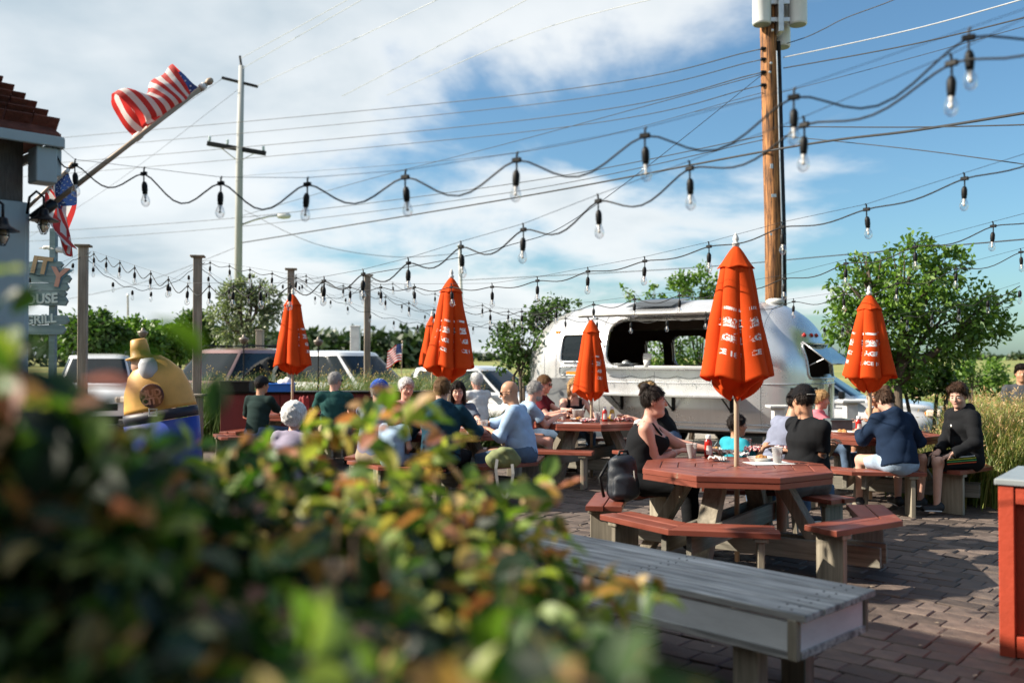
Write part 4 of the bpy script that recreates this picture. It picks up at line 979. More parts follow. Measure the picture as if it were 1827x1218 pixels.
# ------------------------------------------------------------------ silver trailer
M_alu = None
def alu_mat(name, base=.82, rough=.30):
    m, nt, b = new_mat(name); L = nt.links
    co = N(nt, 'ShaderNodeTexCoord'); no = N(nt, 'ShaderNodeTexNoise'); no.inputs['Scale'].default_value = 2.2; no.inputs['Detail'].default_value = 7; no.inputs['Roughness'].default_value = .65; L.new(co.outputs['Object'], no.inputs['Vector'])
    n2_ = N(nt, 'ShaderNodeTexNoise'); n2_.inputs['Scale'].default_value = 1.0; n2_.inputs['Detail'].default_value = 4
    mp = N(nt, 'ShaderNodeMapping'); mp.inputs['Scale'].default_value = (9, 9, .8); L.new(co.outputs['Object'], mp.inputs[0]); L.new(mp.outputs[0], n2_.inputs['Vector'])
    m1 = N(nt, 'ShaderNodeMapRange'); m1.inputs['From Min'].default_value = .3; m1.inputs['From Max'].default_value = .7; m1.inputs['To Min'].default_value = rough - .07; m1.inputs['To Max'].default_value = rough + .05; L.new(no.outputs['Fac'], m1.inputs['Value']); L.new(m1.outputs[0], b.inputs['Roughness'])
    m2 = N(nt, 'ShaderNodeMapRange'); m2.inputs['From Min'].default_value = .3; m2.inputs['From Max'].default_value = .7; m2.inputs['To Min'].default_value = base * .94; m2.inputs['To Max'].default_value = base * 1.06; L.new(n2_.outputs['Fac'], m2.inputs['Value'])
    vm = N(nt, 'ShaderNodeVectorMath', operation='SCALE'); vm.inputs[0].default_value = (1, 1, 1.01); L.new(m2.outputs[0], vm.inputs['Scale']); L.new(vm.outputs[0], b.inputs['Base Color'])
    b.inputs['Metallic'].default_value = .70
    bp = N(nt, 'ShaderNodeBump'); bp.inputs['Strength'].default_value = .05; bp.inputs['Distance'].default_value = .01; L.new(no.outputs['Fac'], bp.inputs['Height']); L.new(bp.outputs[0], b.inputs['Normal'])
    return m
M_alu = alu_mat('brushed_aluminium'); M_alu2 = alu_mat('trim_aluminium', .66, .26)
M_inside = mat('trailer_inside', (.045, .026, .017), .7, var=.3, scale=4)
M_autoglass = mat('dark_window_glass', (.010, .014, .016), .04, var=.2, scale=2, spec=.45)
M_amber = mat('amber_lens', (.75, .25, .02), .25, var=.05); M_redlens = mat('red_lens', (.55, .02, .015), .25, var=.05); M_clearlens = mat('clear_lens', (.75, .62, .52), .2, var=.05)
M_paper = mat('white_paper', (.78, .77, .74), .7, var=.06, scale=12); M_pvc = mat('white_plastic', (.74, .74, .73), .4, var=.04)

TO = Vector((-.06, 17.28, 0)); TRZ = math.atan2(-.573, .82)
TL, TW, TZB, TZT = 5.5, 2.2, .40, 2.50
trl = thing('silver_trailer', 'riveted silver aluminium travel trailer serving food through an open hatch', 'trailer', TO, TRZ)
def tshape(u):
    tf, tr_ = max(0, (1.25 - u) / 1.25), max(0, (u - (TL - 1.2)) / 1.2); t = min(1, max(tf, tr_))
    fw = max(0, 1 - t ** 2.5) ** (1 / 2.5); fh = max(0, 1 - t ** 2.3) ** (1 / 2.3); return fw, fh
def tsurf(u, s):
    """s 0..1 from the near lower edge over the roof to the far lower edge; local trailer coordinates"""
    fw, fh = tshape(u); hw = TW / 2 * fw; zc = 1.38; zt = 1.05 + (TZT - 1.05) * fh; zc_ = min(zc, 1.05 + (zc - 1.05) * fh)
    side = -1 if s < .5 else 1; q = s * 2 if s < .5 else (1 - s) * 2          # q 0 lower edge .. 1 ridge
    if q < .42:
        w = q / .42; z = TZB + (zc_ - TZB) * w; y = hw * (1 - .10 * max(0, .35 - w) ** 1.2 * 2.2)
    else:
        ph = (q - .42) / .58 * math.pi / 2; n = 2.35
        y = hw * max(0, math.cos(ph)) ** (2 / n); z = zc_ + (zt - zc_) * max(0, math.sin(ph)) ** (2 / n)
    return Vector((u, TW / 2 + side * y, z))
NU, NS = 230, 170
def ust(i):   # denser near the ends
    x = i / NU; return TL * (x - .055 * math.sin(2 * math.pi * x) * 1.6)
grid_p = [[tsurf(min(TL - .0005, max(.0005, ust(i))), j / NS) for j in range(NS + 1)] for i in range(NU + 1)]
def rrect(x, y, x0, x1, y0, y1, r):
    if not (x0 < x < x1 and y0 < y < y1): return False
    cx_, cy_ = min(max(x, x0 + r), x1 - r), min(max(y, y0 + r), y1 - r); return (x - cx_) ** 2 + (y - cy_) ** 2 <= r * r + 1e-9
HATCH = (2.03, 4.30, 1.42, 2.22, .22)
FARW = [(1.72, 2.10, 1.40, 1.92, .12), (2.28, 3.02, 1.38, 2.00, .20)]
WIN1 = (1.12, 1.78, 1.50, 1.98, .07); REARW = (.46, 1.74, 1.25, 1.80, .08)
def is_open(p):
    u, v, z = p
    if v < TW * .40:
        if rrect(u, z, *HATCH) or rrect(u, z, *WIN1): return True
    if v > TW * .6 and u < TL - .5:
        for w in FARW:
            if rrect(u, z, *w): return True
    if u > TL - .62 and rrect(v, z, *REARW): return True
    return False
mb = MB(); mb.v = [tuple(p) for row in grid_p for p in row]; mb.n = len(mb.v)
for i in range(NU):
    for j in range(NS):
        a, b_, c, d_ = grid_p[i][j], grid_p[i + 1][j], grid_p[i + 1][j + 1], grid_p[i][j + 1]
        if is_open((a + b_ + c + d_) / 4): continue
        k = i * (NS + 1) + j; mb.f.append((k, k + NS + 1, k + NS + 2, k + 1)); mb.m.append(0)
body = mb.build('body', [M_alu, M_inside], trl, True)
so = body.modifiers.new('wall', 'SOLIDIFY'); so.thickness = .045; so.offset = -1; so.material_offset = 1; so.material_offset_rim = 0
# trims round the openings, laid on the curved skin
def on_side(u, z, far=False, out=.006):
    lo_, hi = (0.0, .5) if not far else (1.0, .5)
    for _ in range(26):
        m_ = (lo_ + hi) / 2; p = tsurf(u, m_)
        if p.z < z: lo_ = m_
        else: hi = m_
    p = tsurf(u, lo_); return p + Vector((0, out if far else -out, 0))
def on_rear(v, z, out=.006):
    best = None; lo_, hi = TL - 1.2, TL - .001
    for _ in range(30):
        m_ = (lo_ + hi) / 2
        # half width reached at this height
        fw, fh = tshape(m_); zt = 1.05 + (TZT - 1.05) * fh; zc_ = min(1.38, 1.05 + .33 * fh); hw = TW / 2 * fw
        y = hw if z <= zc_ else (hw * max(0, 1 - min(1, (z - zc_) / max(1e-6, zt - zc_)) ** 2.35) ** (1 / 2.35))
        if y > abs(v - TW / 2): lo_ = m_
        else: hi = m_
    return Vector((lo_ + out, v, z))
def rr_path(x0, x1, y0, y1, r, n=7, seg=10):
    pts = []
    for (cx_, cy_, a0) in ((x1 - r, y1 - r, 0), (x0 + r, y1 - r, 90), (x0 + r, y0 + r, 180), (x1 - r, y0 + r, 270)):
        pts += [(cx_ + r * math.cos(R(a0 + 90 * k / n)), cy_ + r * math.sin(R(a0 + 90 * k / n))) for k in range(n + 1)]
    out = []
    for i in range(len(pts)):
        a, b_ = pts[i], pts[(i + 1) % len(pts)]; m_ = max(1, int(math.dist(a, b_) / .08)); out += [(a[0] + (b_[0] - a[0]) * k / m_, a[1] + (b_[1] - a[1]) * k / m_) for k in range(m_)]
    return out + [out[0]]
def trim(name, pts, r, m=None, parent=trl): mb = MB(); mb.tube(pts, r, 8, caps=False); return mb.build(name, m or M_alu2, parent, True)
trim('hatch_frame', [on_side(x, y) for x, y in rr_path(*HATCH)], .028)
wf = trim('window', [on_side(x, y) for x, y in rr_path(*WIN1)], .022)
mb = MB(); mb.grid(lambda a, b_: on_side(WIN1[0] + (WIN1[1] - WIN1[0]) * a, WIN1[2] + (WIN1[3] - WIN1[2]) * b_, out=-.006), 8, 8); mb.build('pane', M_autoglass, wf, True)
for w in FARW: trim('window_frame', [on_side(x, y, True) for x, y in rr_path(*w)], .024)
rw = trim('rear_window_frame', [on_rear(x, y) for x, y in rr_path(*REARW)], .020)
# raised rear window flap hinged at its top edge
hv0, hv1, hz = REARW[0] + .03, REARW[1] - .03, REARW[3] + .02
h0, h1 = on_rear(hv0, hz, .02), on_rear(hv1, hz, .02)
ang = R(52); drop = Vector((math.sin(ang), 0, -math.cos(ang))) * .56
mb = MB()
for a, b_ in ((h0, h1), (h0 + drop, h1 + drop), (h0, h0 + drop), (h1, h1 + drop)): mb.tube([a, b_], .012, 8)
fl = mb.build('rear_window_flap', M_alu2, trl, True)
mb = MB(); n_ = drop.cross(Vector((0, 1, 0))).normalized() * .004
mb.add([h0 + n_, h1 + n_, h1 + drop + n_, h0 + drop + n_, h0 - n_, h1 - n_, h1 + drop - n_, h0 + drop - n_], [(0, 1, 2, 3), (7, 6, 5, 4), (0, 3, 7, 4), (1, 5, 6, 2)]); mb.build('pane', thin_glass('flap_glass', (.80, .88, .84), .18, .8), fl)
mb = MB(); mb.tube([on_rear(hv0, REARW[2] + .2, .0), h0 + drop * .75], .007, 6); mb.tube([on_rear(hv1, REARW[2] + .2, .0), h1 + drop * .75], .007, 6); mb.build('stay', M_alu2, fl)
# seams, belt mouldings and lower rail
def seam(name, z, r, m=None, far=False):
    pts = [on_side(.02 + (TL - .9) * k / 50, z, far, .003) for k in range(51)] + ([on_rear(TW / 2 - (TW / 2) * math.cos(math.pi * k / 40) * .93, z, .003) for k in range(41)] if not far else [])
    q = [on_side(u_, z, far, .003) for u_ in np.linspace(.35, TL - 1.0, 60)]
    if not far:
        q += [on_rear(v_, z, .003) for v_ in np.linspace(.06, TW - .06, 60) if on_rear(v_, z).x > TL - .95]
    mb = MB(); mb.tube(q, r, 6); return mb.build(name, m or M_alu2, trl, True)
seam('belt_moulding', 1.165, .013); seam('lower_rail', .43, .024, M_white); seam('rub_rail', .52, .010); seam('panel_seam', 2.06, .004) if False else None
for u_ in (.75, 1.02, 1.9, 2.95, 4.42, 4.75):
    s_hi = .5; pts = [tsurf(u_, s_) + Vector((0, -.002 if s_ < .4 else 0, .002)) for s_ in np.linspace(.02, .98, 70)]
    seg, cur = [], []
    for p in pts:
        if is_open(p): 
            if len(cur) > 1: seg.append(cur)
            cur = []
        else: cur.append(p)
    if len(cur) > 1: seg.append(cur)
    mb = MB()
    for c in seg: mb.tube(c, .0045, 5)
    mb.build('panel_seam', M_alu2, trl, True)
# rivets along the seams and the dome segments
rv = MB()
def rivet(p): rv.add([p + Vector(d_) * .0075 for d_ in ((1, 0, 0), (0, 1, 0), (-1, 0, 0), (0, -1, 0), (0, 0, 1), (0, 0, -1))], [(0, 1, 4), (1, 2, 4), (2, 3, 4), (3, 0, 4), (1, 0, 5), (2, 1, 5), (3, 2, 5), (0, 3, 5)])
for u_ in (.78, 1.05, 4.45, 4.78):
    for s_ in np.linspace(.02, .5, 46):
        p = tsurf(u_, s_)
        if not is_open(p): rivet(p)
for z_ in (1.13, 1.20, .47):
    for u_ in np.linspace(.5, TL - 1.1, 90): rivet(on_side(u_, z_, out=.001))
rv.build('rivets', M_alu2, trl, kind='stuff')
# raised hatch panel
def hatch_s(a, b_):
    u_ = 1.86 + (4.42 - 1.86) * a; v_ = .78 - 1.40 * b_; z_ = 2.505 + .07 * math.sin(math.pi * min(1, b_ * 1.1)) - .225 * b_ ** 1.5; return Vector((u_, v_, z_))
mb = MB(); mb.grid(hatch_s, 30, 18); hp = mb.build('hatch_panel', [M_alu, M_inside], trl, True); so = hp.modifiers.new('skin', 'SOLIDIFY'); so.thickness = .04; so.offset = 1; so.material_offset = 0
mb = MB(); mb.grid(lambda a, b_: hatch_s(.30 + .32 * a + (.06 * (1 - b_)), .42 + .42 * b_) + Vector((0, 0, .052)), 10, 8); mb.build('hatch_window', M_autoglass, hp, True)
mb = MB(); mb.tube([hatch_s(k / 20, 1) + Vector((0, -.01, 0)) for k in range(21)], .024, 8); mb.build('hatch_edge', M_offwhite, hp, True)
for a in (.03, .97):
    mb = MB(); mb.tube([hatch_s(a, .9) - Vector((0, 0, .03)), on_side(2.0 if a < .5 else 4.32, 1.75)], .012, 8); mb.build('gas_strut', M_blackmetal, trl)
mb = MB(); q = [hatch_s(1, k / 10) for k in range(11)]; w_ = [p + Vector((.005, 0, 0)) for p in q] + [Vector((q[-1].x + .005, .02, 2.12)), Vector((q[0].x + .005, .78, 2.30))]; mb.add(w_ + [p + Vector((.012, 0, 0)) for p in w_], [tuple(range(len(w_)))[::-1], tuple(range(len(w_), 2 * len(w_)))]); mb.build('hatch_gusset', M_inside, trl)
# counter sill and fold-down shelf
mb = MB(); mb.box((3.16, .02, 1.405), (2.36, .34, .04), bev=.008); mb.build('counter', M_alu2, trl)
mb = MB(); mb.box((3.20, -.25, .965), (2.55, .48, .035), bev=.01); sh = mb.build('shelf', M_alu2, trl)
for u_ in (2.35, 3.3, 4.3):
    mb = MB(); mb.beam((u_, -.02, .95), (u_, -.02, .70), .05, .02, (0, 1, 0)); mb.tube([(u_, -.40, .945), (u_, -.03, .72)], .014, 6); mb.build('shelf_bracket', M_blackmetal, sh)
# hooks and a thin cable under the hatch
mb = MB(); mb.tube([on_side(2.1 + 2.1 * k / 40, 1.27 - .035 * abs(math.sin(k / 40 * math.pi * 5)), out=.012) for k in range(41)], .004, 5); mb.build('wall_cable', M_wire, trl)
for k in range(9):
    q = on_side(2.15 + k * .25, 1.17 + .06 * (k % 2), out=.01); mb = MB(); mb.tube([q, q + Vector((0, -.03, -.01)), q + Vector((0, -.03, -.06))], .006, 6); mb.build('hook', M_steel, trl)
# lamps, vents, lower louvre
for u_ in (.98,):
    mb = MB(); mb.box(on_side(u_, 2.03, out=.012), (.10, .03, .045), bev=.008); mb.build('clearance_lamp', M_amber, trl)
for v_ in (.62, .82, 1.02):
    q = on_rear(v_, 1.93, .004); mb = MB(); mb.lathe([(.035, 0), (.033, .018), (.02, .028), (.004, .03)], 12, q, Matrix.Rotation(R(62), 3, 'Y')); mb.build('clearance_lamp', M_redlens, trl, True)
lv = rr_path(1.10, 1.92, 1.27, 1.42, .05); trim('louvre_frame', [on_side(x, y) for x, y in lv], .012)
mb = MB(); mb.grid(lambda a, b_: on_side(1.12 + .78 * a, 1.28 + .13 * b_, out=.008), 8, 4); mb.build('louvre', M_greytop, trl)
mb = MB(); mb.box(on_side(1.48, 1.305, out=.012), (.46, .012, .05), bev=.003); mb.build('marker_strip', M_amber, trl)
# tail lamp panel
tp = [on_rear(v_, 1.03, .0) for v_ in (.26, .62)]
mb = MB(); mb.grid(lambda a, b_: on_rear(.22 + .42 * a, .945 + .165 * b_, .010), 8, 4); tl = mb.build('tail_panel', M_black, trl, True)
for v_, m_ in ((.30, M_clearlens), (.43, M_redlens), (.56, M_clearlens)):
    mb = MB(); q = on_rear(v_, 1.03, .012); n3 = Vector((q.x - (TL - .9), (v_ - TW / 2) * 1.0, 0)).normalized(); mb.lathe([(.055, 0), (.053, .015), (.03, .026), (.004, .028)], 16, q, Vector((0, 0, 1)).rotation_difference(n3).to_matrix()); mb.build('tail_lamp', m_, tl, True)
mb = MB(); mb.lathe([(.10, 0), (.15, .02), (.15, .07), (.10, .10), (.01, .11)], 18, tsurf(4.62, .5) + Vector((0, 0, -.02))); mb.build('roof_vent', M_offwhite, trl, True)
mb = MB(); mb.lathe([(.05, 0), (.05, .08), (.075, .085), (.075, .11), (.01, .12)], 14, tsurf(3.9, .53) + Vector((0, .1, -.02))); mb.build('roof_pipe', M_offwhite, trl, True)
# running gear
mb = MB(); mb.box((2.75, TW / 2, .42), (TL - 1.4, TW - .35, .16), bev=.02); mb.build('chassis', M_black, trl)
mb = MB(); mb.box((2.75, TW / 2, .52), (TL - 1.0, TW - .2, .03)); mb.build('floor', M_inside, trl)
for y_ in (.16, TW - .16):
    mb = MB(); mb.lathe([(.19, -.09), (.31, -.08), (.33, -.05), (.33, .05), (.31, .08), (.19, .09)], 24, (2.3, y_, .26), Matrix.Rotation(R(90), 3, 'X')); wh = mb.build('tyre', M_black, trl, True)
    mb = MB(); mb.lathe([(.02, -.06), (.19, -.07), (.195, 0), (.19, .07), (.02, .06)], 20, (2.3, y_, .26), Matrix.Rotation(R(90), 3, 'X')); mb.build('rim', M_steel, wh, True)
mb = MB(); mb.beam((.3, TW / 2 - .4, .42), (-.9, TW / 2, .42), .08, .10); mb.beam((.3, TW / 2 + .4, .421), (-.9, TW / 2 + .01, .421), .08, .10); mb.build('hitch', M_black, trl)
for u_ in (1.0, 4.7): mb = MB(); mb.tube([(u_, .35, .4), (u_, .35, -.07)], .03, 8); mb.box((u_, .35, -.06), (.2, .2, .02)); mb.build('jack', M_steel, trl)
# dim fittings inside
mb = MB(); mb.box((3.1, 1.2, .92), (2.3, .5, .8), bev=.01); mb.build('inner_bench', M_inside, trl)
mb = MB(); mb.box((3.0, .95, 2.18), (2.4, .3, .24), bev=.01); mb.build('overhead_shelf', M_inside, trl)
def loc_t(u_, v_, z_): return TO + Vector((math.cos(TRZ) * u_ - math.sin(TRZ) * v_, math.sin(TRZ) * u_ + math.cos(TRZ) * v_, z_))
# goods on the counter, each a thing of its own
def cup_stack(p, n, lab, h=.20):
    t = thing('cup_stack', lab, 'cups', p, 0, 'white paper cup stacks'); mb = MB()
    mb.lathe([(.048, 0), (.034, h), (.001, h)], 16); mb.build('lowest_cup', M_paper, t, True)
    for k in range(n): mb = MB(); mb.lathe([(.0505, .012 * k), (.051, .012 * k + .006), (.0505, .012 * k + .010)], 16, caps=False); mb.build('cup_rim', M_paper, t, True)
cup_stack(loc_t(3.98, -.02, 1.43), 6, 'shorter white paper cup stack on the trailer counter', .17); cup_stack(loc_t(4.12, .02, 1.43), 9, 'taller white paper cup stack on the trailer counter', .27)
t = thing('tip_bucket', 'white bucket holding a small card on the trailer counter', 'bucket', loc_t(2.82, 0, 1.427)); mb = MB(); mb.lathe([(.045, 0), (.062, .11), (.055, .11), (.04, .01)], 18); mb.build('bucket', M_pvc, t, True); mb = MB(); mb.box((.01, 0, .17), (.14, .006, .10), bev=.001); mb.build('card', M_paper, t)
t = thing('steel_pan', 'shallow steel pan at the left of the trailer counter', 'pan', loc_t(2.42, .02, 1.427)); mb = MB(); mb.lathe([(.10, 0), (.15, .05), (.155, .052), (.145, .045), (.1, .008)], 22); mb.v = [(x * 1.5, y, z) for x, y, z in mb.v]; mb.build('pan', M_steel, t, True); mb = MB(); mb.lathe([(.09, .04), (.06, .09), (.01, .11)], 12); mb.build('lid', M_steel, t, True)
t = thing('steel_urn', 'round steel warmer seen through the trailer rear window', 'urn', loc_t(TL - .75, .78, 1.22)); mb = MB(); mb.lathe([(.10, 0), (.12, .02), (.12, .12), (.09, .17), (.02, .19)], 18); mb.build('pot', M_steel, t, True); mb = MB(); mb.tube([(0, 0, .19), (0, 0, .22)], .015, 8); mb.build('knob', M_black, t)
mb = MB(); mb.box((TL - .7, 1.0, 1.19), (.55, 1.3, .05), bev=.01); mb.build('rear_shelf', M_steel, trl)
# grey chalk board leaning at the trailer nose
q = PZ(1003, 752, 0); q = Vector((P(1000, 750, 15.4).x, 15.4, 0))
t = thing('chalk_board', 'grey folding menu board standing against the trailer front', 'board', q, R(-20)); top = 1.574 - 36 * 15.4 / FPX
mb = MB(); mb.beam((0, -.12, .02), (0, .0, top), .44, .02, (0, -1, 0)); mb.build('panel', mat('chalk_grey', (.21, .22, .225), .75, var=.2, scale=5), t); mb = MB(); mb.beam((.25, -.12, .02), (.25, .0, top), .05, .03, (0, -1, 0)); mb.beam((-.25, -.12, .02), (-.25, .0, top), .05, .03, (0, -1, 0)); mb.build('frame', mat('pine_frame', (.52, .30, .11), .6, var=.15), t)
mb = MB(); mb.beam((.2, .30, .02), (.2, .01, top - .02), .04, .02, (0, -1, 0)); mb.beam((-.2, .30, .02), (-.2, .01, top - .02), .04, .02, (0, -1, 0)); mb.build('back_leg', M_greyz, t)

# ------------------------------------------------------------------ parked cars
def car(label, loc, rz, paint, Lc=4.6, W=1.84, H=1.70, rails=True, hood=.30, rear=.06, group=None, belt=None):
    """local x forward; the cabin is a ring of panels and panes, the lower body a lofted shell"""
    t = thing('parked_car', label, 'car', loc, rz, 'cars parked beyond the patio')
    zb = belt or H * .60; h2 = Lc / 2
    def lower(a, b_):
        x = -h2 + Lc * a; e = abs(2 * a - 1); pl = (1 - max(0, (e - .72) / .28) ** 2.4 * .30); w = W / 2 * pl
        xf = x / h2
        top = zb if xf < 1 - 2 * hood - .0 else zb - (zb - H * .50) * min(1, ((xf - (1 - 2 * hood)) / (2 * hood))) ** 1.5 * .9
        if xf > .93: top -= (xf - .93) / .07 * .18
        if xf < -.95: top -= (-.95 - xf) / .05 * .05
        bot = .26 + .12 * max(0, (e - .85) / .15)
        # b_ 0..1: sill up the side, over the top to the middle line mirrored
        q = b_ * 2 if b_ < .5 else (1 - b_) * 2; s_ = -1 if b_ < .5 else 1
        if q < .6: k = q / .6; z = bot + (top - .07 - bot) * k; y = w * (.93 + .07 * math.sin(math.pi * min(1, k * 1.15)))
        elif q < .75: k = (q - .6) / .15 * math.pi / 2; z = top - .07 + .07 * math.sin(k); y = w * .955 - .07 + .07 * math.cos(k) + .0
        else: k = (q - .75) / .25; z = top + .03 * math.sin(k * math.pi / 2); y = (w * .955 - .07) * (1 - k)
        return Vector((x, s_ * y, z))
    mb = MB(); nu, nv = 46, 40; mb.grid(lambda a, b_: lower(a, b_), nu, nv)
    mb.add([lower(0, k / 39) for k in range(40)], [tuple(range(40))]); mb.add([lower(1, k / 39) for k in range(40)], [tuple(range(40))[::-1]]); mb.build('body', paint, t, True)
    xb0, xb1 = h2 - Lc * hood, -h2 + Lc * rear + .04; xr0, xr1 = xb0 - Lc * .175, xb1 + Lc * .10
    def cab(th, h):
        h_ = h; x0 = xb0 + (xr0 - xb0) * h_; x1 = xb1 + (xr1 - xb1) * h_ ** 1.1; c = (x0 + x1) / 2; l = (x0 - x1) / 2; w = W / 2 * (.90 - .20 * h_ ** 1.3)
        n = 5.5; ct, st_ = math.cos(th), math.sin(th)
        return Vector((c + l * math.copysign(abs(ct) ** (2 / n), ct), w * math.copysign(abs(st_) ** (2 / n), st_), zb - .01 + (H - zb - .035) * h_))
    nth, nh = 120, 10; faces = {k_: MB() for k_ in ['pillars', 'windscreen', 'rear_window'] + ['side_window%d%d' % (a_, b2) for a_ in range(3) for b2 in range(2)]}
    for i in range(nth):
        for j in range(nh):
            q = [cab(2 * math.pi * (i + a) / nth, (j + b_) / nh) for a, b_ in ((0, 0), (1, 0), (1, 1), (0, 1))]
            th = math.degrees(2 * math.pi * (i + .5) / nth); h = (j + .5) / nh; key = 'pillars'; mid = cab(R(th), h)
            if .09 < h < .91:
                ang_ = th if th < 180 else th - 360; aa = abs(ang_)
                if aa < 34: key = 'windscreen'
                elif aa > 148: key = 'rear_window'
                elif 42 < aa < 138:
                    fr = (mid.x - xb1) / (xb0 - xb1)
                    if abs(fr - .50) > .025 and abs(fr - .20) > .02: key = 'side_window%d%d' % (0 if fr > .5 else 1 if fr > .2 else 2, ang_ > 0)
            m_ = faces[key]; c_ = Vector((mid.x, mid.y, 0)).normalized() * (.0 if key == 'pillars' else -.012)
            m_.add([p + c_ for p in q], [(0, 1, 2, 3)])
    for k, m_ in faces.items():
        if m_.f: m_.build({'pillars': 'pillars'}.get(k, 'window' if 'side' in k else k), paint if k == 'pillars' else M_autoglass, t, True)
    def rf(a, b_):
        th = a * 2 * math.pi; p = cab(th, 1.0); c = Vector(((xr0 + xr1) / 2, 0, 0)); k = b_; return Vector((c.x + (p.x - c.x) * (1 - k), p.y * (1 - k), p.z + .05 * math.sin(min(1, k * 2.2) * math.pi / 2)))
    mb = MB(); mb.grid(rf, 48, 9, wrap_u=True); roof_ = mb.build('roof', paint, t, True)
    if rails:
        for s_ in (-1, 1):
            y_ = s_ * W * .30; mb = MB(); mb.tube([(xr1 + .15, y_, H - .01), (xr1 + .25, y_, H + .05), (xr0 - .25, y_, H + .05), (xr0 - .12, y_, H - .01)], .018, 6); mb.build('roof_rail', M_blackmetal, roof_)
    for s_ in (-1, 1):
        mb = MB(); mb.box((xb0 - .28, s_ * (W / 2 + .07), zb + .07), (.10, .20, .14), bev=.03); mb.build('mirror', M_black, t)
        mb = MB(); mb.box((h2 - .13, s_ * W * .34, H * .44), (.26, W * .20, .13), bev=.03); hl = mb.build('headlight', M_clearlens, t); mb = MB(); mb.box((h2 - .20, s_ * W * .415, H * .44), (.16, .06, .08), bev=.02); mb.build('indicator', M_amber, hl)
        mb = MB(); mb.box((-h2 + .09, s_ * W * .40, zb - .1), (.12, W * .10, .26), bev=.03); mb.build('tail_lamp', M_redlens, t)
        for x_ in (h2 - Lc * .19, -h2 + Lc * .20):
            mb = MB(); mb.lathe([(.20, -.10), (.31, -.10), (.335, -.06), (.335, .06), (.31, .10), (.20, .10)], 24, (x_, s_ * (W / 2 - .10), .335), Matrix.Rotation(R(90), 3, 'X')); wh = mb.build('tyre', M_black, t, True)
            mb = MB(); mb.lathe([(.03, -.08), (.2, -.09), (.205, 0), (.2, .09), (.03, .08)], 18, (x_, s_ * (W / 2 - .10), .335), Matrix.Rotation(R(90), 3, 'X')); mb.build('rim', M_steel, wh, True)
        mb = MB(); mb.beam((-h2 + Lc * .1, s_ * (W / 2 + .005), zb - .10), (h2 - Lc * .32, s_ * (W / 2 + .005), zb - .10), .012, .02); mb.build('door_trim', M_black, t)
    mb = MB(); mb.box((h2 - .02, 0, H * .36), (.05, W * .55, .16), bev=.02); mb.build('grille', M_black, t); mb = MB(); mb.box((h2 - .0, 0, .36), (.10, W * .86, .16), bev=.04); mb.build('bumper', M_black, t)
    return t
def carpaint(name, c): return mat(name, c, .28, var=.03, scale=2, coat=1.0)
PW, PS, PR = carpaint('white_car_paint', (.72, .73, .74)), carpaint('silver_car_paint', (.55, .57, .60)), carpaint('rose_car_paint', (.26, .15, .14))
def on_lot(px, Y): return (P(px, 640, Y).x, Y, -.075)
car('dusky red sport utility car with a roof rack left of the second post', on_lot(405, 20.4), R(-112), PR, 4.5, 1.85, 1.86, True, .26, .05)
car('white pickup-sized car behind the left orange umbrella and wooden post', on_lot(625, 20.2), R(-38), PW, 5.0, 1.9, 1.80, False, .27, .04)
car('low white car beside the shrub at the trailer nose', on_lot(862, 20.6), R(-35), PW, 4.5, 1.8, 1.47, False, .26, .05)
car('silver white car with roof rails behind the right end of the trailer', (5.9, 18.5, -.075), R(-28), carpaint('pearl_car_paint', (.64, .66, .70)), 4.75, 1.84, 1.48, True, .29, .05)
car('white car far left, only its roof showing over the bush', on_lot(178, 21.5), R(-70), PW, 4.6, 1.84, 1.74, True, .26, .05)
# ------------------------------------------------------------------ soft shapes: blended solids turned into one continuous skin
def V3(*a): return np.array(a, dtype=np.float64)
def nrm3(v): v = np.asarray(v, float); return v / (np.linalg.norm(v) + 1e-12)
def prim(a, b, ra, rb=None, sx=None, rz=None, k=.02, op='u', cuta=False, cutb=False):
    """limb from a to b; ra/rb radius or (sideways, front-back) pair; sx the sideways axis; rz how far the caps bulge"""
    a, b = np.asarray(a, float), np.asarray(b, float); rb = ra if rb is None else rb
    ra = (ra, ra) if np.isscalar(ra) else ra; rb = (rb, rb) if np.isscalar(rb) else rb
    return dict(a=a, b=b, ra=ra, rb=rb, sx=sx, rz=rz, k=k, op=op, cuta=cuta, cutb=cutb)
def ball(c, r, ax=None, sx=None, k=.02, op='u'):
    """ellipsoid: r = (side, front-back, along ax)"""
    ax = nrm3((0, 0, 1) if ax is None else ax); r = (r, r, r) if np.isscalar(r) else r
    return dict(a=np.asarray(c, float) - ax * 1e-5, b=np.asarray(c, float) + ax * 1e-5, ra=(r[0], r[1]), rb=(r[0], r[1]), sx=sx, rz=r[2], k=k, op=op, cuta=False, cutb=False)
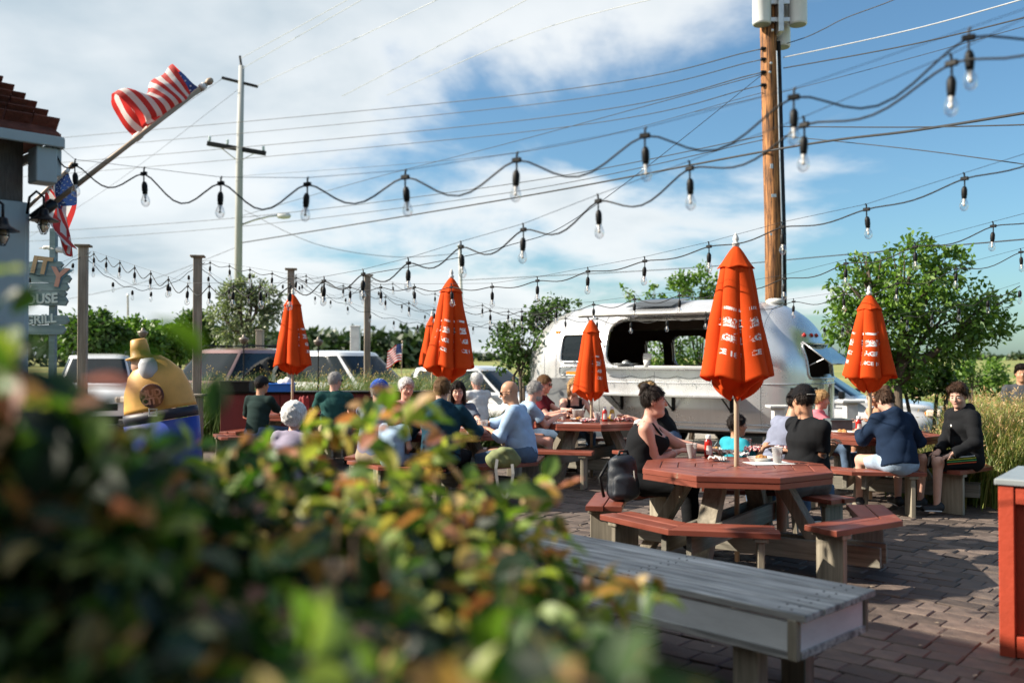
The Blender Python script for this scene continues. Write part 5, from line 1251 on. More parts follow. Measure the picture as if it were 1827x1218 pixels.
def prim_d(p, X, Y, Z):
    a, b = p['a'], p['b']; ba = b - a; L = np.linalg.norm(ba); ax = ba / L
    sx = p['sx']; sx = nrm3(np.cross(ax, (0, 0, 1) if abs(ax[2]) < .95 else (0, 1, 0))) if sx is None else nrm3(np.asarray(sx, float) - ax * np.dot(sx, ax)); sy = np.cross(ax, sx)
    qx, qy, qz = X - a[0], Y - a[1], Z - a[2]
    t = (qx * ax[0] + qy * ax[1] + qz * ax[2]); tc_ = np.clip(t, 0, L); w = tc_ / L
    x = qx * sx[0] + qy * sx[1] + qz * sx[2]; y = qx * sy[0] + qy * sy[1] + qz * sy[2]; z = t - tc_
    rx = p['ra'][0] + (p['rb'][0] - p['ra'][0]) * w; ry = p['ra'][1] + (p['rb'][1] - p['ra'][1]) * w
    rz = np.minimum(rx, ry) if p['rz'] is None else p['rz']
    k0 = np.sqrt((x / rx) ** 2 + (y / ry) ** 2 + (z / rz) ** 2); k1 = np.sqrt((x / rx ** 2) ** 2 + (y / ry ** 2) ** 2 + (z / rz ** 2) ** 2) + 1e-9
    d = np.where(k0 < 1e-3, -np.minimum(rx, ry), k0 * (k0 - 1) / k1)
    if p['cutb']: d = np.maximum(d, t - L)
    if p['cuta']: d = np.maximum(d, -t)
    return d
def surface_net(F, o, h):
    s = F < 0; nx, ny, nz = F.shape
    cs = np.zeros((nx - 1, ny - 1, nz - 1), np.int8); corners = [(i, j, k) for i in (0, 1) for j in (0, 1) for k in (0, 1)]
    for (i, j, k) in corners: cs += s[i:nx - 1 + i, j:ny - 1 + j, k:nz - 1 + k]
    act = (cs > 0) & (cs < 8); idx = np.full(act.shape, -1, np.int64); cells = np.argwhere(act); idx[act] = np.arange(len(cells))
    if len(cells) == 0: return np.zeros((0, 3)), np.zeros((0, 4), int)
    acc = np.zeros((len(cells), 3)); cnt = np.zeros(len(cells)); cv = {c: F[cells[:, 0] + c[0], cells[:, 1] + c[1], cells[:, 2] + c[2]] for c in corners}
    for c in corners:
        for ax in range(3):
            if c[ax]: continue
            c2 = list(c); c2[ax] = 1; c2 = tuple(c2); a, b = cv[c], cv[c2]; m = (a < 0) != (b < 0); t = a[m] / (a[m] - b[m])
            q = np.tile(np.array(c, float), (m.sum(), 1)); q[:, ax] = t; acc[m] += q; cnt[m] += 1
    v = np.asarray(o) + (cells + acc / cnt[:, None]) * h
    quads = []
    for ax in range(3):
        o1, o2 = [(1, 2), (2, 0), (0, 1)][ax]; sl0 = [slice(None)] * 3; sl1 = [slice(None)] * 3; sl0[ax] = slice(0, -1); sl1[ax] = slice(1, None)
        a, b = s[tuple(sl0)], s[tuple(sl1)]; e = np.argwhere(a != b)
        ok = (e[:, o1] > 0) & (e[:, o2] > 0) & (e[:, o1] < F.shape[o1] - 1) & (e[:, o2] < F.shape[o2] - 1); e = e[ok]
        def cell(d1, d2):
            q = e.copy(); q[:, o1] -= d1; q[:, o2] -= d2; return idx[q[:, 0], q[:, 1], q[:, 2]]
        qd = np.stack([cell(1, 1), cell(0, 1), cell(0, 0), cell(1, 0)], 1); inside = a[e[:, 0], e[:, 1], e[:, 2]]
        qd[~inside] = qd[~inside][:, ::-1]; quads.append(qd)
    return v, np.concatenate(quads)
def sdf_mesh(prims, h, planes=(), noise=None):
    pos = [p for p in prims if p['op'] == 'u']
    rm = lambda p: max(*p['ra'], *p['rb'], p['rz'] or 0)
    lo = np.min([np.minimum(p['a'], p['b']) - rm(p) for p in pos], 0) - 3 * h - .012; hi = np.max([np.maximum(p['a'], p['b']) + rm(p) for p in pos], 0) + 3 * h + .012
    n = np.ceil((hi - lo) / h).astype(int) + 1; ax = [lo[i] + np.arange(n[i]) * h for i in range(3)]
    F = np.full(n, .2, np.float64)
    for p in prims:
        m = rm(p) + p['k'] + 3 * h; b0 = np.minimum(p['a'], p['b']) - m; b1 = np.maximum(p['a'], p['b']) + m
        i0 = np.clip(np.floor((b0 - lo) / h).astype(int), 0, n); i1 = np.clip(np.ceil((b1 - lo) / h).astype(int) + 1, 0, n)
        if np.any(i1 <= i0): continue
        sl = tuple(slice(i0[i], i1[i]) for i in range(3))
        d = prim_d(p, ax[0][sl[0]][:, None, None], ax[1][sl[1]][None, :, None], ax[2][sl[2]][None, None, :]); k = p['k']; f = F[sl]
        if p['op'] == 'u':
            if k > 0: w = np.clip(.5 + .5 * (f - d) / k, 0, 1); F[sl] = f * (1 - w) + d * w - k * w * (1 - w)
            else: F[sl] = np.minimum(f, d)
        else:
            if k > 0: w = np.clip(.5 - .5 * (f + d) / k, 0, 1); F[sl] = f * (1 - w) - d * w + k * w * (1 - w)
            else: F[sl] = np.maximum(f, -d)
    G = (ax[0][:, None, None], ax[1][None, :, None], ax[2][None, None, :])
    if noise is not None: F = F + noise(*G)
    for (c, nn) in planes: F = np.maximum(F, (G[0] - c[0]) * nn[0] + (G[1] - c[1]) * nn[1] + (G[2] - c[2]) * nn[2])
    return surface_net(F, lo, h)
def soft(name, prims, h, m, parent=None, planes=(), noise=None, off=None, **kw):
    v, f = sdf_mesh(prims, h, planes, noise)
    if off is not None: v = v - np.asarray(off)
    return link(name, np_mesh(name, v, f, m, True), parent, **kw)
# ------------------------------------------------------------------ octagonal picnic tables
TAN = math.tan(R(22.5))
def trap(a0, a1, z0, z1, y0=None, chamf=.004):
    """board between two apothems, mitred at +y (and at -y unless cut at y0)"""
    l0, l1 = a0 * TAN, a1 * TAN
    yl0, yl1 = (-l0, -l1) if y0 is None else (y0, y0)
    ring = [(a0, yl0), (a1, yl1), (a1, l1), (a0, l0)]; cx_ = sum(p[0] for p in ring) / 4; cy_ = sum(p[1] for p in ring) / 4
    ins = [(cx_ + (x - cx_) * (1 - chamf * 2 / (a1 - a0)), cy_ + (y - cy_) * (1 - chamf * 2 / max(.1, (l0 + l1)))) for x, y in ring]
    mb = MB(); vs = [(x, y, z0) for x, y in ring] + [(x, y, z1 - chamf) for x, y in ring] + [(x, y, z1) for x, y in ins]
    mb.add(vs, [(3, 2, 1, 0)] + [(i, (i + 1) % 4, 4 + (i + 1) % 4, 4 + i) for i in range(4)] + [(4 + i, 4 + (i + 1) % 4, 8 + (i + 1) % 4, 8 + i) for i in range(4)] + [(8, 9, 10, 11)]); return mb
def flip_y(mb):
    m2 = MB(); m2.v = [(x, -y, z) for x, y, z in mb.v]; m2.f = [f[::-1] for f in mb.f]; m2.m = list(mb.m); m2.n = mb.n; return m2
TR = .74; AP = TR * math.cos(R(22.5)); TZ = .75; SZ = .45
ring_me = []; nring = 5; w_ = (AP - .035) / nring
for k in range(nring): ring_me.append(trap(.035 + k * w_ + .0025, .035 + (k + 1) * w_ - .0025, TZ - .038, TZ).mesh('plank', M_redwood))
rim_me = trap(AP - .045, AP - .006, TZ - .082, TZ - .041).mesh('rim_board', M_redwood)
B0, B1 = .84, 1.115
seat_a = [trap(B0, (B0 + B1) / 2 - .003, SZ - .038, SZ, -.23), trap((B0 + B1) / 2 + .003, B1, SZ - .038, SZ, -.25)]
seat_me = [m.mesh('seat_plank', M_redwood) for m in seat_a]; seat_mf = [flip_y(m).mesh('seat_plank', M_redwood) for m in seat_a]
mb = MB(); mb.beam((.36, 0, TZ - .09), (.76, 0, .0), .14, .085, (1, 0, .6)); leg_me = mb.mesh('leg', M_legwood)
mb = MB(); mb.box((.98, -.13, .205), (.22, .042, .41), bev=.004); mb.box((.98, -.13, .395), (.25, .09, .03), bev=.004); post_me = mb.mesh('seat_post', M_legwood)
post_mf = flip_y(mb).mesh('seat_post', M_legwood)
def beam_me(z, s): mb = MB(); mb.beam((-1.08, s, z), (1.08, s, z), .04, .14); return mb.mesh('cross_beam', M_beam)
M_beam = wood('treated_beam', (.15, .14, .11), (.32, .30, .245), .85, axis='X', bump=.6, rnd=.2)
beams = [beam_me(.335, s) for s in (-.09, .09)] + [beam_me(.194, s) for s in (-.09, .09)]
def picnic_table(x, y, rot, label):
    t = thing('picnic_table', label, 'picnic table', (x, y, 0), R(rot), 'red octagonal picnic tables')
    for k in range(8):
        a = R(k * 45 + 22.5)
        for m in ring_me: link('plank', m, t, (0, 0, random.uniform(-.001, .0012)), (0, 0, a))
        link('rim_board', rim_me, t, (0, 0, 0), (0, 0, a))
    for k in (1, 3, 5, 7):
        for me in seat_me: link('seat_plank', me, t, (0, 0, random.uniform(-.001, .001)), (0, 0, R(k * 45 - 22.5)))
        for me in seat_mf: link('seat_plank', me, t, (0, 0, random.uniform(-.001, .001)), (0, 0, R(k * 45 + 22.5)))
        link('leg', leg_me, t, None, (0, 0, R(k * 45)))
        link('seat_post', post_me, t, None, (0, 0, R(k * 45 - 22.5))); link('seat_post', post_mf, t, None, (0, 0, R(k * 45 + 22.5)))
    link('cross_beam', beams[0], t, None, (0, 0, R(45))); link('cross_beam', beams[1], t, None, (0, 0, R(45)))
    link('cross_beam', beams[2], t, None, (0, 0, R(135))); link('cross_beam', beams[3], t, None, (0, 0, R(135)))
    return t
T1 = Vector((1.70, 7.18, 0)); T2 = Vector((1.02, 12.3, 0)); T3 = Vector((-.76, 10.75, 0)); T4 = Vector((-3.32, 14.2, 0)); T5 = Vector((P(1552, 700, 10.35).x, 10.35, 0))
picnic_table(T1.x, T1.y, 11, 'nearest red octagonal picnic table with attached benches')
picnic_table(T2.x, T2.y, 6, 'red octagonal picnic table in front of the trailer counter')
picnic_table(T3.x, T3.y, 14, 'red octagonal picnic table beside the hanging green bag')
picnic_table(T4.x, T4.y, 4, 'red octagonal picnic table under the leftmost umbrella')
picnic_table(T5.x, T5.y, 16, 'red octagonal picnic table where the hoodie wearers sit')

# ------------------------------------------------------------------ closed orange umbrellas
def fabric(name, c, c2, tr=.30):
    m = mat(name, c, .8, var=.07, scale=5, bump=.25, bscale=260, spec=.12); nt = m.node_tree; b_ = nt.nodes['Principled BSDF']
    t_ = N(nt, 'ShaderNodeBsdfTranslucent'); t_.inputs[0].default_value = (*c2, 1); mx = N(nt, 'ShaderNodeMixShader'); mx.inputs[0].default_value = tr
    nt.links.new(b_.outputs[0], mx.inputs[1]); nt.links.new(t_.outputs[0], mx.inputs[2]); nt.links.new(mx.outputs[0], nt.nodes['Material Output'].inputs[0]); return m
M_orange = fabric('orange_canvas', (.74, .088, .014), (.85, .13, .012)); M_logo = mat('logo_white', (.82, .80, .78), .7, var=.04); M_lognavy = mat('logo_navy', (.02, .022, .05), .7, var=.05)
M_upole = wood('umbrella_pole_wood', (.42, .33, .22), (.58, .48, .35), .5, axis='Z', bump=.1, rnd=.05)
def subdiv(v, f, n=2):
    v = [Vector((x, y, 0)) for x, y in v]; f = list(f)
    for _ in range(n):
        cache, nf_ = {}, []
        def mid(a, b_):
            k = (min(a, b_), max(a, b_))
            if k not in cache: cache[k] = len(v); v.append((v[a] + v[b_]) / 2)
            return cache[k]
        for (a, b_, c) in f:
            x, y, z = mid(a, b_), mid(b_, c), mid(c, a); nf_ += [(a, x, z), (x, b_, y), (z, y, c), (x, y, z)]
        f = nf_
    return v, f
def bar_outline(w, h, n=8):
    v = [(-w / 2 + w * i / n, y) for y in (-h / 2, h / 2) for i in range(n + 1)]; f = []
    for i in range(n): f += [(i, i + 1, n + 2 + i), (i, n + 2 + i, n + 1 + i)]
    return v, f
def swash(w, h, n=12):
    v = []; 
    for s in (0, 1):
        for i in range(n + 1):
            t = i / n; v.append((-w / 2 + w * t, (h * (.25 + .75 * t) * s) + .018 * math.sin(t * 3.0) - (.03 * (1 - t) ** 3)))
    f = []
    for i in range(n): f += [(i, i + 1, n + 2 + i), (i, n + 2 + i, n + 1 + i)]
    return v, f
LOGO = [(bar_outline(.16, .022), .155, 0), (T_SCRIPT_B, .04, 1), (T_SCRIPT, .04, 0), (swash(.24, .022), .012, 0), (T_LAGER, -.072, 0), (T_SINCE, -.17, 0)]
LOGO = [(subdiv(*o, 1 if i in (1, 2, 4, 5) else 1), y, m) for i, (o, y, m) in enumerate(LOGO)]
def umbrella(label, x, y, ztop, zhem, rmax, seed, logos, base_z=0.0, lean=(0, 0), finial=True, lower=.165):
    rs = random.Random(seed); t = thing('umbrella', label, 'umbrella', (x, y, base_z), 0, 'closed orange umbrellas'); Lc = ztop - zhem
    t.rotation_euler = (lean[0], lean[1], 0)
    ph = [rs.uniform(0, 6.28) for _ in range(8)]; nf_ = 6
    if logos: ph[0] = math.pi / 2 - nf_ / 2 * logos[0][0]
    def rad(th, s):       # s 0 at the top of the canopy .. 1 at the hem
        Rb = .030 + (rmax - .030) * (.30 * min(1, s / .11) + .70 * s)
        fo = 2 * abs(math.sin(nf_ / 2 * th + ph[0] + .12 * math.sin(th * 2 + ph[1]) * (1 - s * .5) + .22 * s * (s - .6) * math.sin(th * 3 + ph[2]))) ** .55 - 1.25
        am = (.04 + .24 * min(1, s * 1.5)) * (1 + .30 * math.sin(3 * th + ph[3]))
        return Rb * (1 + am * fo * .75 + .08 * math.sin(2 * th + ph[4]) * s + .03 * math.sin(9 * s + 3 * th + ph[5]))
    def hem(th): return .018 * math.sin(3 * th + ph[6]) + .014 * math.sin(nf_ * th + ph[7])
    def can_p(th, s, o=0.0):
        r_ = rad(th, s) + o; return Vector((r_ * math.cos(th), r_ * math.sin(th), ztop - base_z - .06 - (Lc - .06 + hem(th)) * s))
    mb = MB(); mb.grid(lambda a, b_: can_p(a * 2 * math.pi, b_ ** .85), 150, 34, wrap_u=True); cn = mb.build('canopy', M_orange, t, True)
    so_ = cn.modifiers.new('cloth', 'SOLIDIFY'); so_.thickness = .004; so_.offset = -1
    def cap(a, b_):
        th = a * 2 * math.pi; s = b_; r_ = .018 + (.112 * rmax / .25) * s ** .8 * (1 + .08 * s * (1 - 2 * abs(math.sin(3 * th + ph[0] + 1.57)) ** .8)) + .010 * s ** 6
        return Vector((r_ * math.cos(th), r_ * math.sin(th), ztop - base_z - .012 - .165 * s + .006 * s * math.cos(6 * th + 2 * ph[0])))
    mb = MB(); mb.grid(cap, 96, 14, wrap_u=True); cp = mb.build('vent_cap', M_orange, t, True); so_ = cp.modifiers.new('cloth', 'SOLIDIFY'); so_.thickness = .004; so_.offset = 1
    off = Vector((rs.uniform(-.03, .03), rs.uniform(-.02, .02), 0))
    def fold(a, b_):
        th = a * 2 * math.pi; r0 = rad(th, .97) * .93; tw = b_ * 1.1
        r_ = r0 * (1 - b_) ** .85 + .045 * b_ ** .6 + .035 * math.sin(math.pi * b_) * (1 - 2 * abs(math.sin(2.5 * th + tw * 2 + ph[2])) ** .8)
        z_ = zhem - base_z + .05 - (lower + .05) * b_ ** .9 + .022 * b_ * math.sin(5 * th + ph[5])
        return Vector((r_ * math.cos(th + .25 * tw), r_ * math.sin(th + .25 * tw), z_)) + off * b_
    mb = MB(); mb.grid(fold, 110, 16, wrap_u=True); lf = mb.build('folded_panels', M_orange, t, True); so_ = lf.modifiers.new('cloth', 'SOLIDIFY'); so_.thickness = .004
    mb = MB(); mb.tube([(0, 0, .02 - base_z * 0), (0, 0, ztop - base_z - .02)], .0195, 14); mb.build('pole', M_upole, t, True)
    if finial: mb = MB(); mb.lathe([(.022, -.02), (.030, 0), (.030, .014), (.016, .022), (.024, .04), (.022, .055), (.008, .085), (.002, .092)], 14, (0, 0, ztop - base_z)); mb.build('finial', M_offwhite, t, True)
    for (th0, sc) in logos:
        for (o, dy, mi) in LOGO:
            vs, fs = o; mb = MB(); pts = []
            for q in vs:
                z_ = (dy + q.y) * sc; s = min(.985, max(.05, .63 - z_ / Lc)); pts.append(can_p(th0 + q.x * sc / (rmax * s ** .75), s, .0032 + (.0012 if mi == 0 else 0)))
            mb.add(pts, fs); mb.build('logo_lettering' if mi == 0 else 'logo_outline', M_logo if mi == 0 else M_lognavy, cn, kind='stuff')
    return t
def cam_th(p, d=0): return math.atan2(-p.y, -p.x) + R(d)
umbrella('largest closed orange umbrella standing in the nearest table', T1.x + .02, T1.y + .02, 2.44, 1.42, .245, 3, [(cam_th(T1, -20), 1.15), (cam_th(T1, 40), 1.15)], lower=.15)
umbrella('small closed orange umbrella in front of the trailer window', T2.x + .02, T2.y, 2.08, 1.13, .205, 9, [(cam_th(T2, 34), .95)], finial=False, lower=.10)
umbrella('closed orange umbrella above the bald man at the middle table', P(797, 700, 10.75).x, 10.75, 2.50, 1.46, .245, 14, [(cam_th(T3, -12), 1.15), (cam_th(T3, 48), 1.15)], lean=(0, R(1.2)), lower=.15)
umbrella('leftmost closed orange umbrella beside the red car', T4.x, T4.y, 2.54, 1.46, .25, 22, [(cam_th(T4, 62), 1.15)], lower=.12)
umbrella('rightmost closed orange umbrella in front of the leafy tree', T5.x, T5.y, 2.28, 1.36, .25, 31, [(cam_th(T5, 6), 1.1), (cam_th(T5, -54), 1.1)], lower=.15)
U6 = P(771, 700, 16.2); umbrella('narrow orange umbrella half hidden behind the middle one', U6.x, 16.2, 2.30, 1.46, .20, 41, [], lower=.12)
picnic_table(U6.x, 16.2 + .1, 0, 'farthest red picnic table below the half hidden umbrella')

# ------------------------------------------------------------------ long grey bench in front
BA, BB = Vector((-1.25, 7.50, 0)), Vector((1.68, 4.45, 0)); bd = (BB - BA).normalized(); bn = Vector((-bd.y, bd.x, 0)); bn = bn if bn.y < 0 else -bn   # bn points to the viewer
BZ, BWd, BLen = .49, .66, (BB - BA).length
bench = thing('long_bench', 'long weathered grey plank bench with white side panels', 'bench', BB, math.atan2(bd.y, bd.x)); sgn = 1 if Vector((-math.sin(math.atan2(bd.y, bd.x)), math.cos(math.atan2(bd.y, bd.x)), 0)).dot(bn) > 0 else -1
M_benchtop = wood('bench_top_wood', (.085, .09, .09), (.56, .55, .52), .8, axis='X', grain=1.1, bump=1.0, rnd=.2)
nb = 4; bw = BWd / nb
for k in range(nb):
    mb = MB(); mb.box((-BLen / 2 + .02, sgn * bw * (k + .5), BZ - .016), (BLen + .04 + random.uniform(-.006, .006), bw - .004, .032), bev=.004); mb.build('top_plank', M_benchtop, bench)
for k in range(nb):          # screws
    mb = MB()
    for x_ in (-.05, -.11, -.95, -1.0, -1.9, -1.96, -2.9):
        for yy in (.3, .7): mb.lathe([(.006, 0), (.006, .003)], 8, (x_, sgn * bw * (k + yy), BZ - .001))
    mb.build('screw_heads', M_blackmetal, bench, kind='stuff')
y_near, y_far = sgn * (BWd - .02), sgn * .02; FH = .165
for (yy, nm) in ((y_near, 'side_panel'), (y_far, 'side_panel')):
    mb = MB(); mb.box((-BLen / 2 - .02, yy, BZ - .036 - FH / 2 + .012), (BLen - .06, .018, FH - .04)); mb.build(nm, M_panel, bench)
    mb = MB(); mb.box((-BLen / 2, yy + (sgn * .004 if yy == y_near else -sgn * .004), BZ - .032 - FH + .012), (BLen, .03, .035), bev=.003); mb.build('lower_rail', M_benchtop, bench)
    mb = MB(); mb.box((-.022, yy + (sgn * .005 if yy == y_near else -sgn * .005), BZ - .034 - FH / 2 - .0), (.045, .035, FH + .01), bev=.004); mb.build('corner_post', M_legwood, bench)
mb = MB(); mb.box((-.015, sgn * BWd / 2, BZ - .036 - FH / 2 + .012), (.018, BWd - .09, FH - .04)); mb.build('end_panel', M_panel, bench)
mb = MB(); mb.box((-.010, sgn * BWd / 2, BZ - .032 - FH + .012), (.03, BWd - .07, .034), bev=.003); mb.build('end_rail', M_benchtop, bench)
for x_ in (-.30, -1.55, -2.8, -3.9):
    for y_ in (.12, BWd - .12): mb = MB(); mb.box((x_, sgn * y_, (BZ - .21) / 2 - .01), (.13, .09, BZ - .19), bev=.005); mb.build('leg', M_legwood, bench)

# ------------------------------------------------------------------ red cabinet at the right edge
cb = PZ(1786, 1168, 0); cdir = Vector((.80, -.60, 0)); cab_ = thing('red_cabinet', 'red painted panelled cabinet with grey top, cut by the right frame edge', 'cabinet', cb, math.atan2(cdir.y, cdir.x))
CH = .90
mb = MB(); mb.box((.7, .35, CH / 2 - .01), (1.36, .66, CH - .02)); mb.build('carcass', M_redpaint, cab_)
for x_ in (.035, .70, 1.365): mb = MB(); mb.box((x_, -.004, CH / 2), (.075, .045, CH - .004), bev=.004); mb.build('stile', M_redpaint, cab_)
for (z_, h_) in ((CH - .05, .09), (.06, .11)):
    for x_ in (.37, 1.03): mb = MB(); mb.box((x_, -.001, z_), (.585, .040, h_), bev=.004); mb.build('rail', M_redpaint, cab_)
mb = MB(); mb.box((.016, .36, CH / 2), (.03, .60, CH - .01), bev=.003); mb.build('end_board', M_redpaint, cab_)
mb = MB(); mb.box((.69, .33, CH + .018), (1.42, .735, .036), bev=.006); mb.build('top', M_greytop, cab_)

# ------------------------------------------------------------------ dark red counter with tubs, left background
q0, q1 = P(393, 712, 15.0), P(812, 712, 15.4); cz0 = 1.574 - 61 * 15.0 / FPX
ct = thing('red_counter', 'long low dark red counter with black top behind the left table', 'counter', (q0.x, q0.y, 0), math.atan2(q1.y - q0.y, q1.x - q0.x)); Lq = (q1 - q0).length
mb = MB(); mb.box((Lq / 2, .2, cz0 / 2 - .02), (Lq - .03, .38, cz0 - .03)); mb.build('carcass', M_darkred, ct)
for k in range(8): mb = MB(); mb.box((Lq * (k + .5) / 8, -.002, cz0 / 2 - .02), (Lq / 8 - .012, .03, cz0 - .06), bev=.004); mb.build('board', M_darkred, ct)
mb = MB(); mb.box((Lq / 2, .19, cz0 - .012), (Lq + .06, .50, .03), bev=.006); mb.build('top', M_blackmetal, ct)
t = thing('black_tub', 'black plastic tub standing on the dark red counter', 'tub', P(424, 700, 15.1) * 1.0); t.location.z = cz0 + .004
def tub(t, w, d_, h, m):
    mb = MB(); th = .012; mb.box((0, 0, .01), (w - .03, d_ - .03, .02)); mb.build('floor', m, t)
    for (cx_, cy_, sx_, sy_) in ((0, -d_ / 2, w, th), (0, d_ / 2, w, th)): mb = MB(); mb.box((cx_, cy_, h / 2), (sx_, sy_, h), bev=.003); mb.build('wall', m, t)
    for (cx_, cy_, sx_, sy_) in ((-w / 2 + .006, 0, th, d_ - th), (w / 2 - .006, 0, th, d_ - th)): mb = MB(); mb.box((cx_, cy_, h / 2), (sx_, sy_, h), bev=.003); mb.build('wall', m, t)
    for s_ in (-1, 1): mb = MB(); mb.box((0, s_ * (d_ / 2 + .008), h - .012), (w + .035, .022, .02), bev=.004); mb.build('rim', m, t)
tub(t, .46, .34, .17, M_black)
t = thing('blue_tub', 'bright blue plastic bus tub on the dark red counter', 'tub', P(498, 700, 15.1)); t.location.z = cz0 + .004
tub(t, .46, .34, .135, mat('blue_plastic', (.01, .16, .62), .35, var=.05))
t.rotation_euler.z = .1
bp_ = P(508, 686, 15.15); soft('plastic_bag', [ball((0, 0, .06), (.11, .09, .07)), ball((.05, 0, .11), (.07, .06, .06)), ball((-.06, .01, .09), (.06, .06, .04)), ball((.10, 0, .05), (.05, .05, .05))], .012, M_paper, noise=lambda x, y, z: .008 * np.sin(60 * x + 40 * z) * np.sin(55 * y + 30 * z), loc=(bp_.x, bp_.y, cz0 + .065), label='crumpled white plastic bag in the blue tub', cat='bag')
# timber stand beside the second post and white pedestal near the right table
q = P(358, 706, 13.3); t = thing('timber_stand', 'short square wooden pedestal at the foot of the second post', 'pedestal', (q.x - .02, 13.15, 0)); mb = MB(); mb.box((0, 0, q.z / 2), (.17, .17, q.z), bev=.006); mb.build('shaft', M_greyz, t); mb = MB(); mb.box((0, 0, q.z + .016), (.27, .24, .032), bev=.006); mb.build('cap', M_greyz, t)
q = P(1517, 718, 12.2); t = thing('white_pedestal', 'whitewashed wooden pedestal post behind the right table', 'pedestal', (q.x, 12.2, 0)); mb = MB(); mb.box((0, 0, q.z / 2), (.15, .15, q.z), bev=.006); mb.build('shaft', M_offwhite, t); mb = MB(); mb.box((0, 0, q.z + .018), (.29, .26, .035), bev=.006); mb.build('cap', M_offwhite, t); mb = MB(); mb.box((0, 0, .40), (.26, .24, .06), bev=.006); mb.build('collar', M_offwhite, t)
q = P(1388, 727, 13.0); t = thing('white_pedestal', 'pale wooden pedestal half hidden behind the black cap man', 'pedestal', (q.x, 13.0, 0)); mb = MB(); mb.box((0, 0, q.z / 2), (.15, .15, q.z), bev=.006); mb.build('shaft', M_offwhite, t); mb = MB(); mb.box((0, 0, q.z + .018), (.29, .26, .035), bev=.006); mb.build('cap', M_offwhite, t)

# ------------------------------------------------------------------ things on the tables
def plastic(name, tint, rough=.25, tr=.75):
    m = mat(name, tint, rough, var=.03, trans=tr, ior=1.15); return m
M_cup = plastic('cup_plastic', (.86, .87, .88), .22, .62); M_beer = mat('amber_drink', (.70, .30, .06), .1, var=.05, trans=.5, ior=1.33); M_pink = mat('pink_drink', (.62, .12, .10), .1, var=.05, trans=.4, ior=1.33)
M_ketch = mat('ketchup_red', (.45, .018, .012), .22, var=.06, coat=.4); M_check = None
def check_mat():
    m, nt, b = new_mat('checked_paper'); co = N(nt, 'ShaderNodeTexCoord'); ck = N(nt, 'ShaderNodeTexChecker'); ck.inputs['Scale'].default_value = 46; ck.inputs[1].default_value = (.78, .75, .73, 1); ck.inputs[2].default_value = (.62, .10, .11, 1)
    nt.links.new(co.outputs['Object'], ck.inputs[0]); nt.links.new(ck.outputs[0], b.inputs['Base Color']); b.inputs['Roughness'].default_value = .7; return m
M_check = check_mat(); M_tray = mat('grey_tray', (.16, .17, .18), .4, var=.1)
def tp(px, py): q = PZ(px, py, TZ); return Vector((q.x, q.y, TZ + .002))
def cup(px, py, lab, drink=None, lvl=.4, h=.118, straw=False, at=None, r=.044):
    p = at if at is not None else tp(px, py); t = thing('plastic_cup', lab, 'cup', p, 0, 'clear plastic cups')
    mb = MB(); mb.lathe([(r * .70, 0), (r, h), (r * 1.05, h + .002), (r * 1.05, h + .006), (r * .96, h + .004), (r * .66, .004), (.001, .004)], 20, caps=False); mb.lathe([(.001, 0), (r * .70, 0)], 20, caps=False); mb.build('cup_wall', M_cup, t, True)
    if drink: mb = MB(); rr_ = r * (.68 + .30 * lvl) - .002; mb.lathe([(r * .66, .005), (rr_, h * lvl), (.001, h * lvl)], 18); mb.build('drink', drink, t, True)
    if straw: mb = MB(); mb.tube([(-.02, 0, .01), (.03, .005, h + .075)], .003, 6); mb.build('straw', M_black, t)
    return t
def ketchup(px, py, lab, at=None, m=None):
    p = at or tp(px, py); t = thing('sauce_bottle', lab, 'bottle', p, 0, 'squeeze sauce bottles')
    mb = MB(); mb.lathe([(.030, 0), (.035, .006), (.036, .06), (.032, .08), (.034, .10), (.030, .135), (.018, .150), (.017, .153)], 22); mb.v = [(x, y * .78, z) for x, y, z in mb.v]; b_ = mb.build('bottle_body', m or M_ketch, t, True)
    mb = MB(); mb.lathe([(.0215, .151), (.0225, .158), (.021, .183), (.012, .187), (.001, .188)], 18); mb.build('cap', M_pvc, t, True)
    mb = MB(); 
    def lab_s(a, b2):
        an = -math.pi / 2 + (a - .5) * 1.5 * (1 - .35 * abs(b2 - .4)); z_ = .025 + .075 * b2; rr_ = float(np.interp(z_, [0, .006, .06, .08, .10, .135], [.03, .035, .036, .032, .034, .03])) + .0008; return Vector((rr_ * math.cos(an), rr_ * .78 * math.sin(an), z_))
    mb.grid(lab_s, 10, 8); mb.build('label', M_paper, b_, True)
def plate(p, lab, r=.12, sx=1.0, m=None, food=True, name='paper_tray', seed=0, h=.028):
    t = thing(name, lab, 'tray', p, random.Random(seed).uniform(0, 3), 'food trays on the tables'); mb = MB(); mb.lathe([(r * .8, 0), (r, h), (r * 1.04, h + .002), (r * .98, h - .002), (r * .78, .004), (.001, .004)], 26, caps=False); mb.lathe([(.001, 0), (r * .8, 0)], 26, caps=False); mb.v = [(x * sx, y, z) for x, y, z in mb.v]; mb.build('dish', m or M_paper, t, True)
    if food:
        rs = random.Random(seed); mb = MB()
        for k in range(7):
            a, d_ = rs.uniform(0, 6.28), rs.uniform(.1, .6) * r; c = Vector((d_ * math.cos(a) * sx, d_ * math.sin(a), .012)); s_ = rs.uniform(.012, .03)
            mb.lathe([(s_ * .4, 0), (s_, s_ * .5), (s_ * .8, s_ * 1.1), (s_ * .2, s_ * 1.4)], 7, c)
        mb.v = [(x + rs.uniform(-.004, .004), y + rs.uniform(-.004, .004), z) for x, y, z in mb.v]; mb.build('food_scraps', M_fried, t, kind='stuff')
    return t
M_fried = mat('fried_food', (.46, .22, .07), .7, var=.3, scale=30)
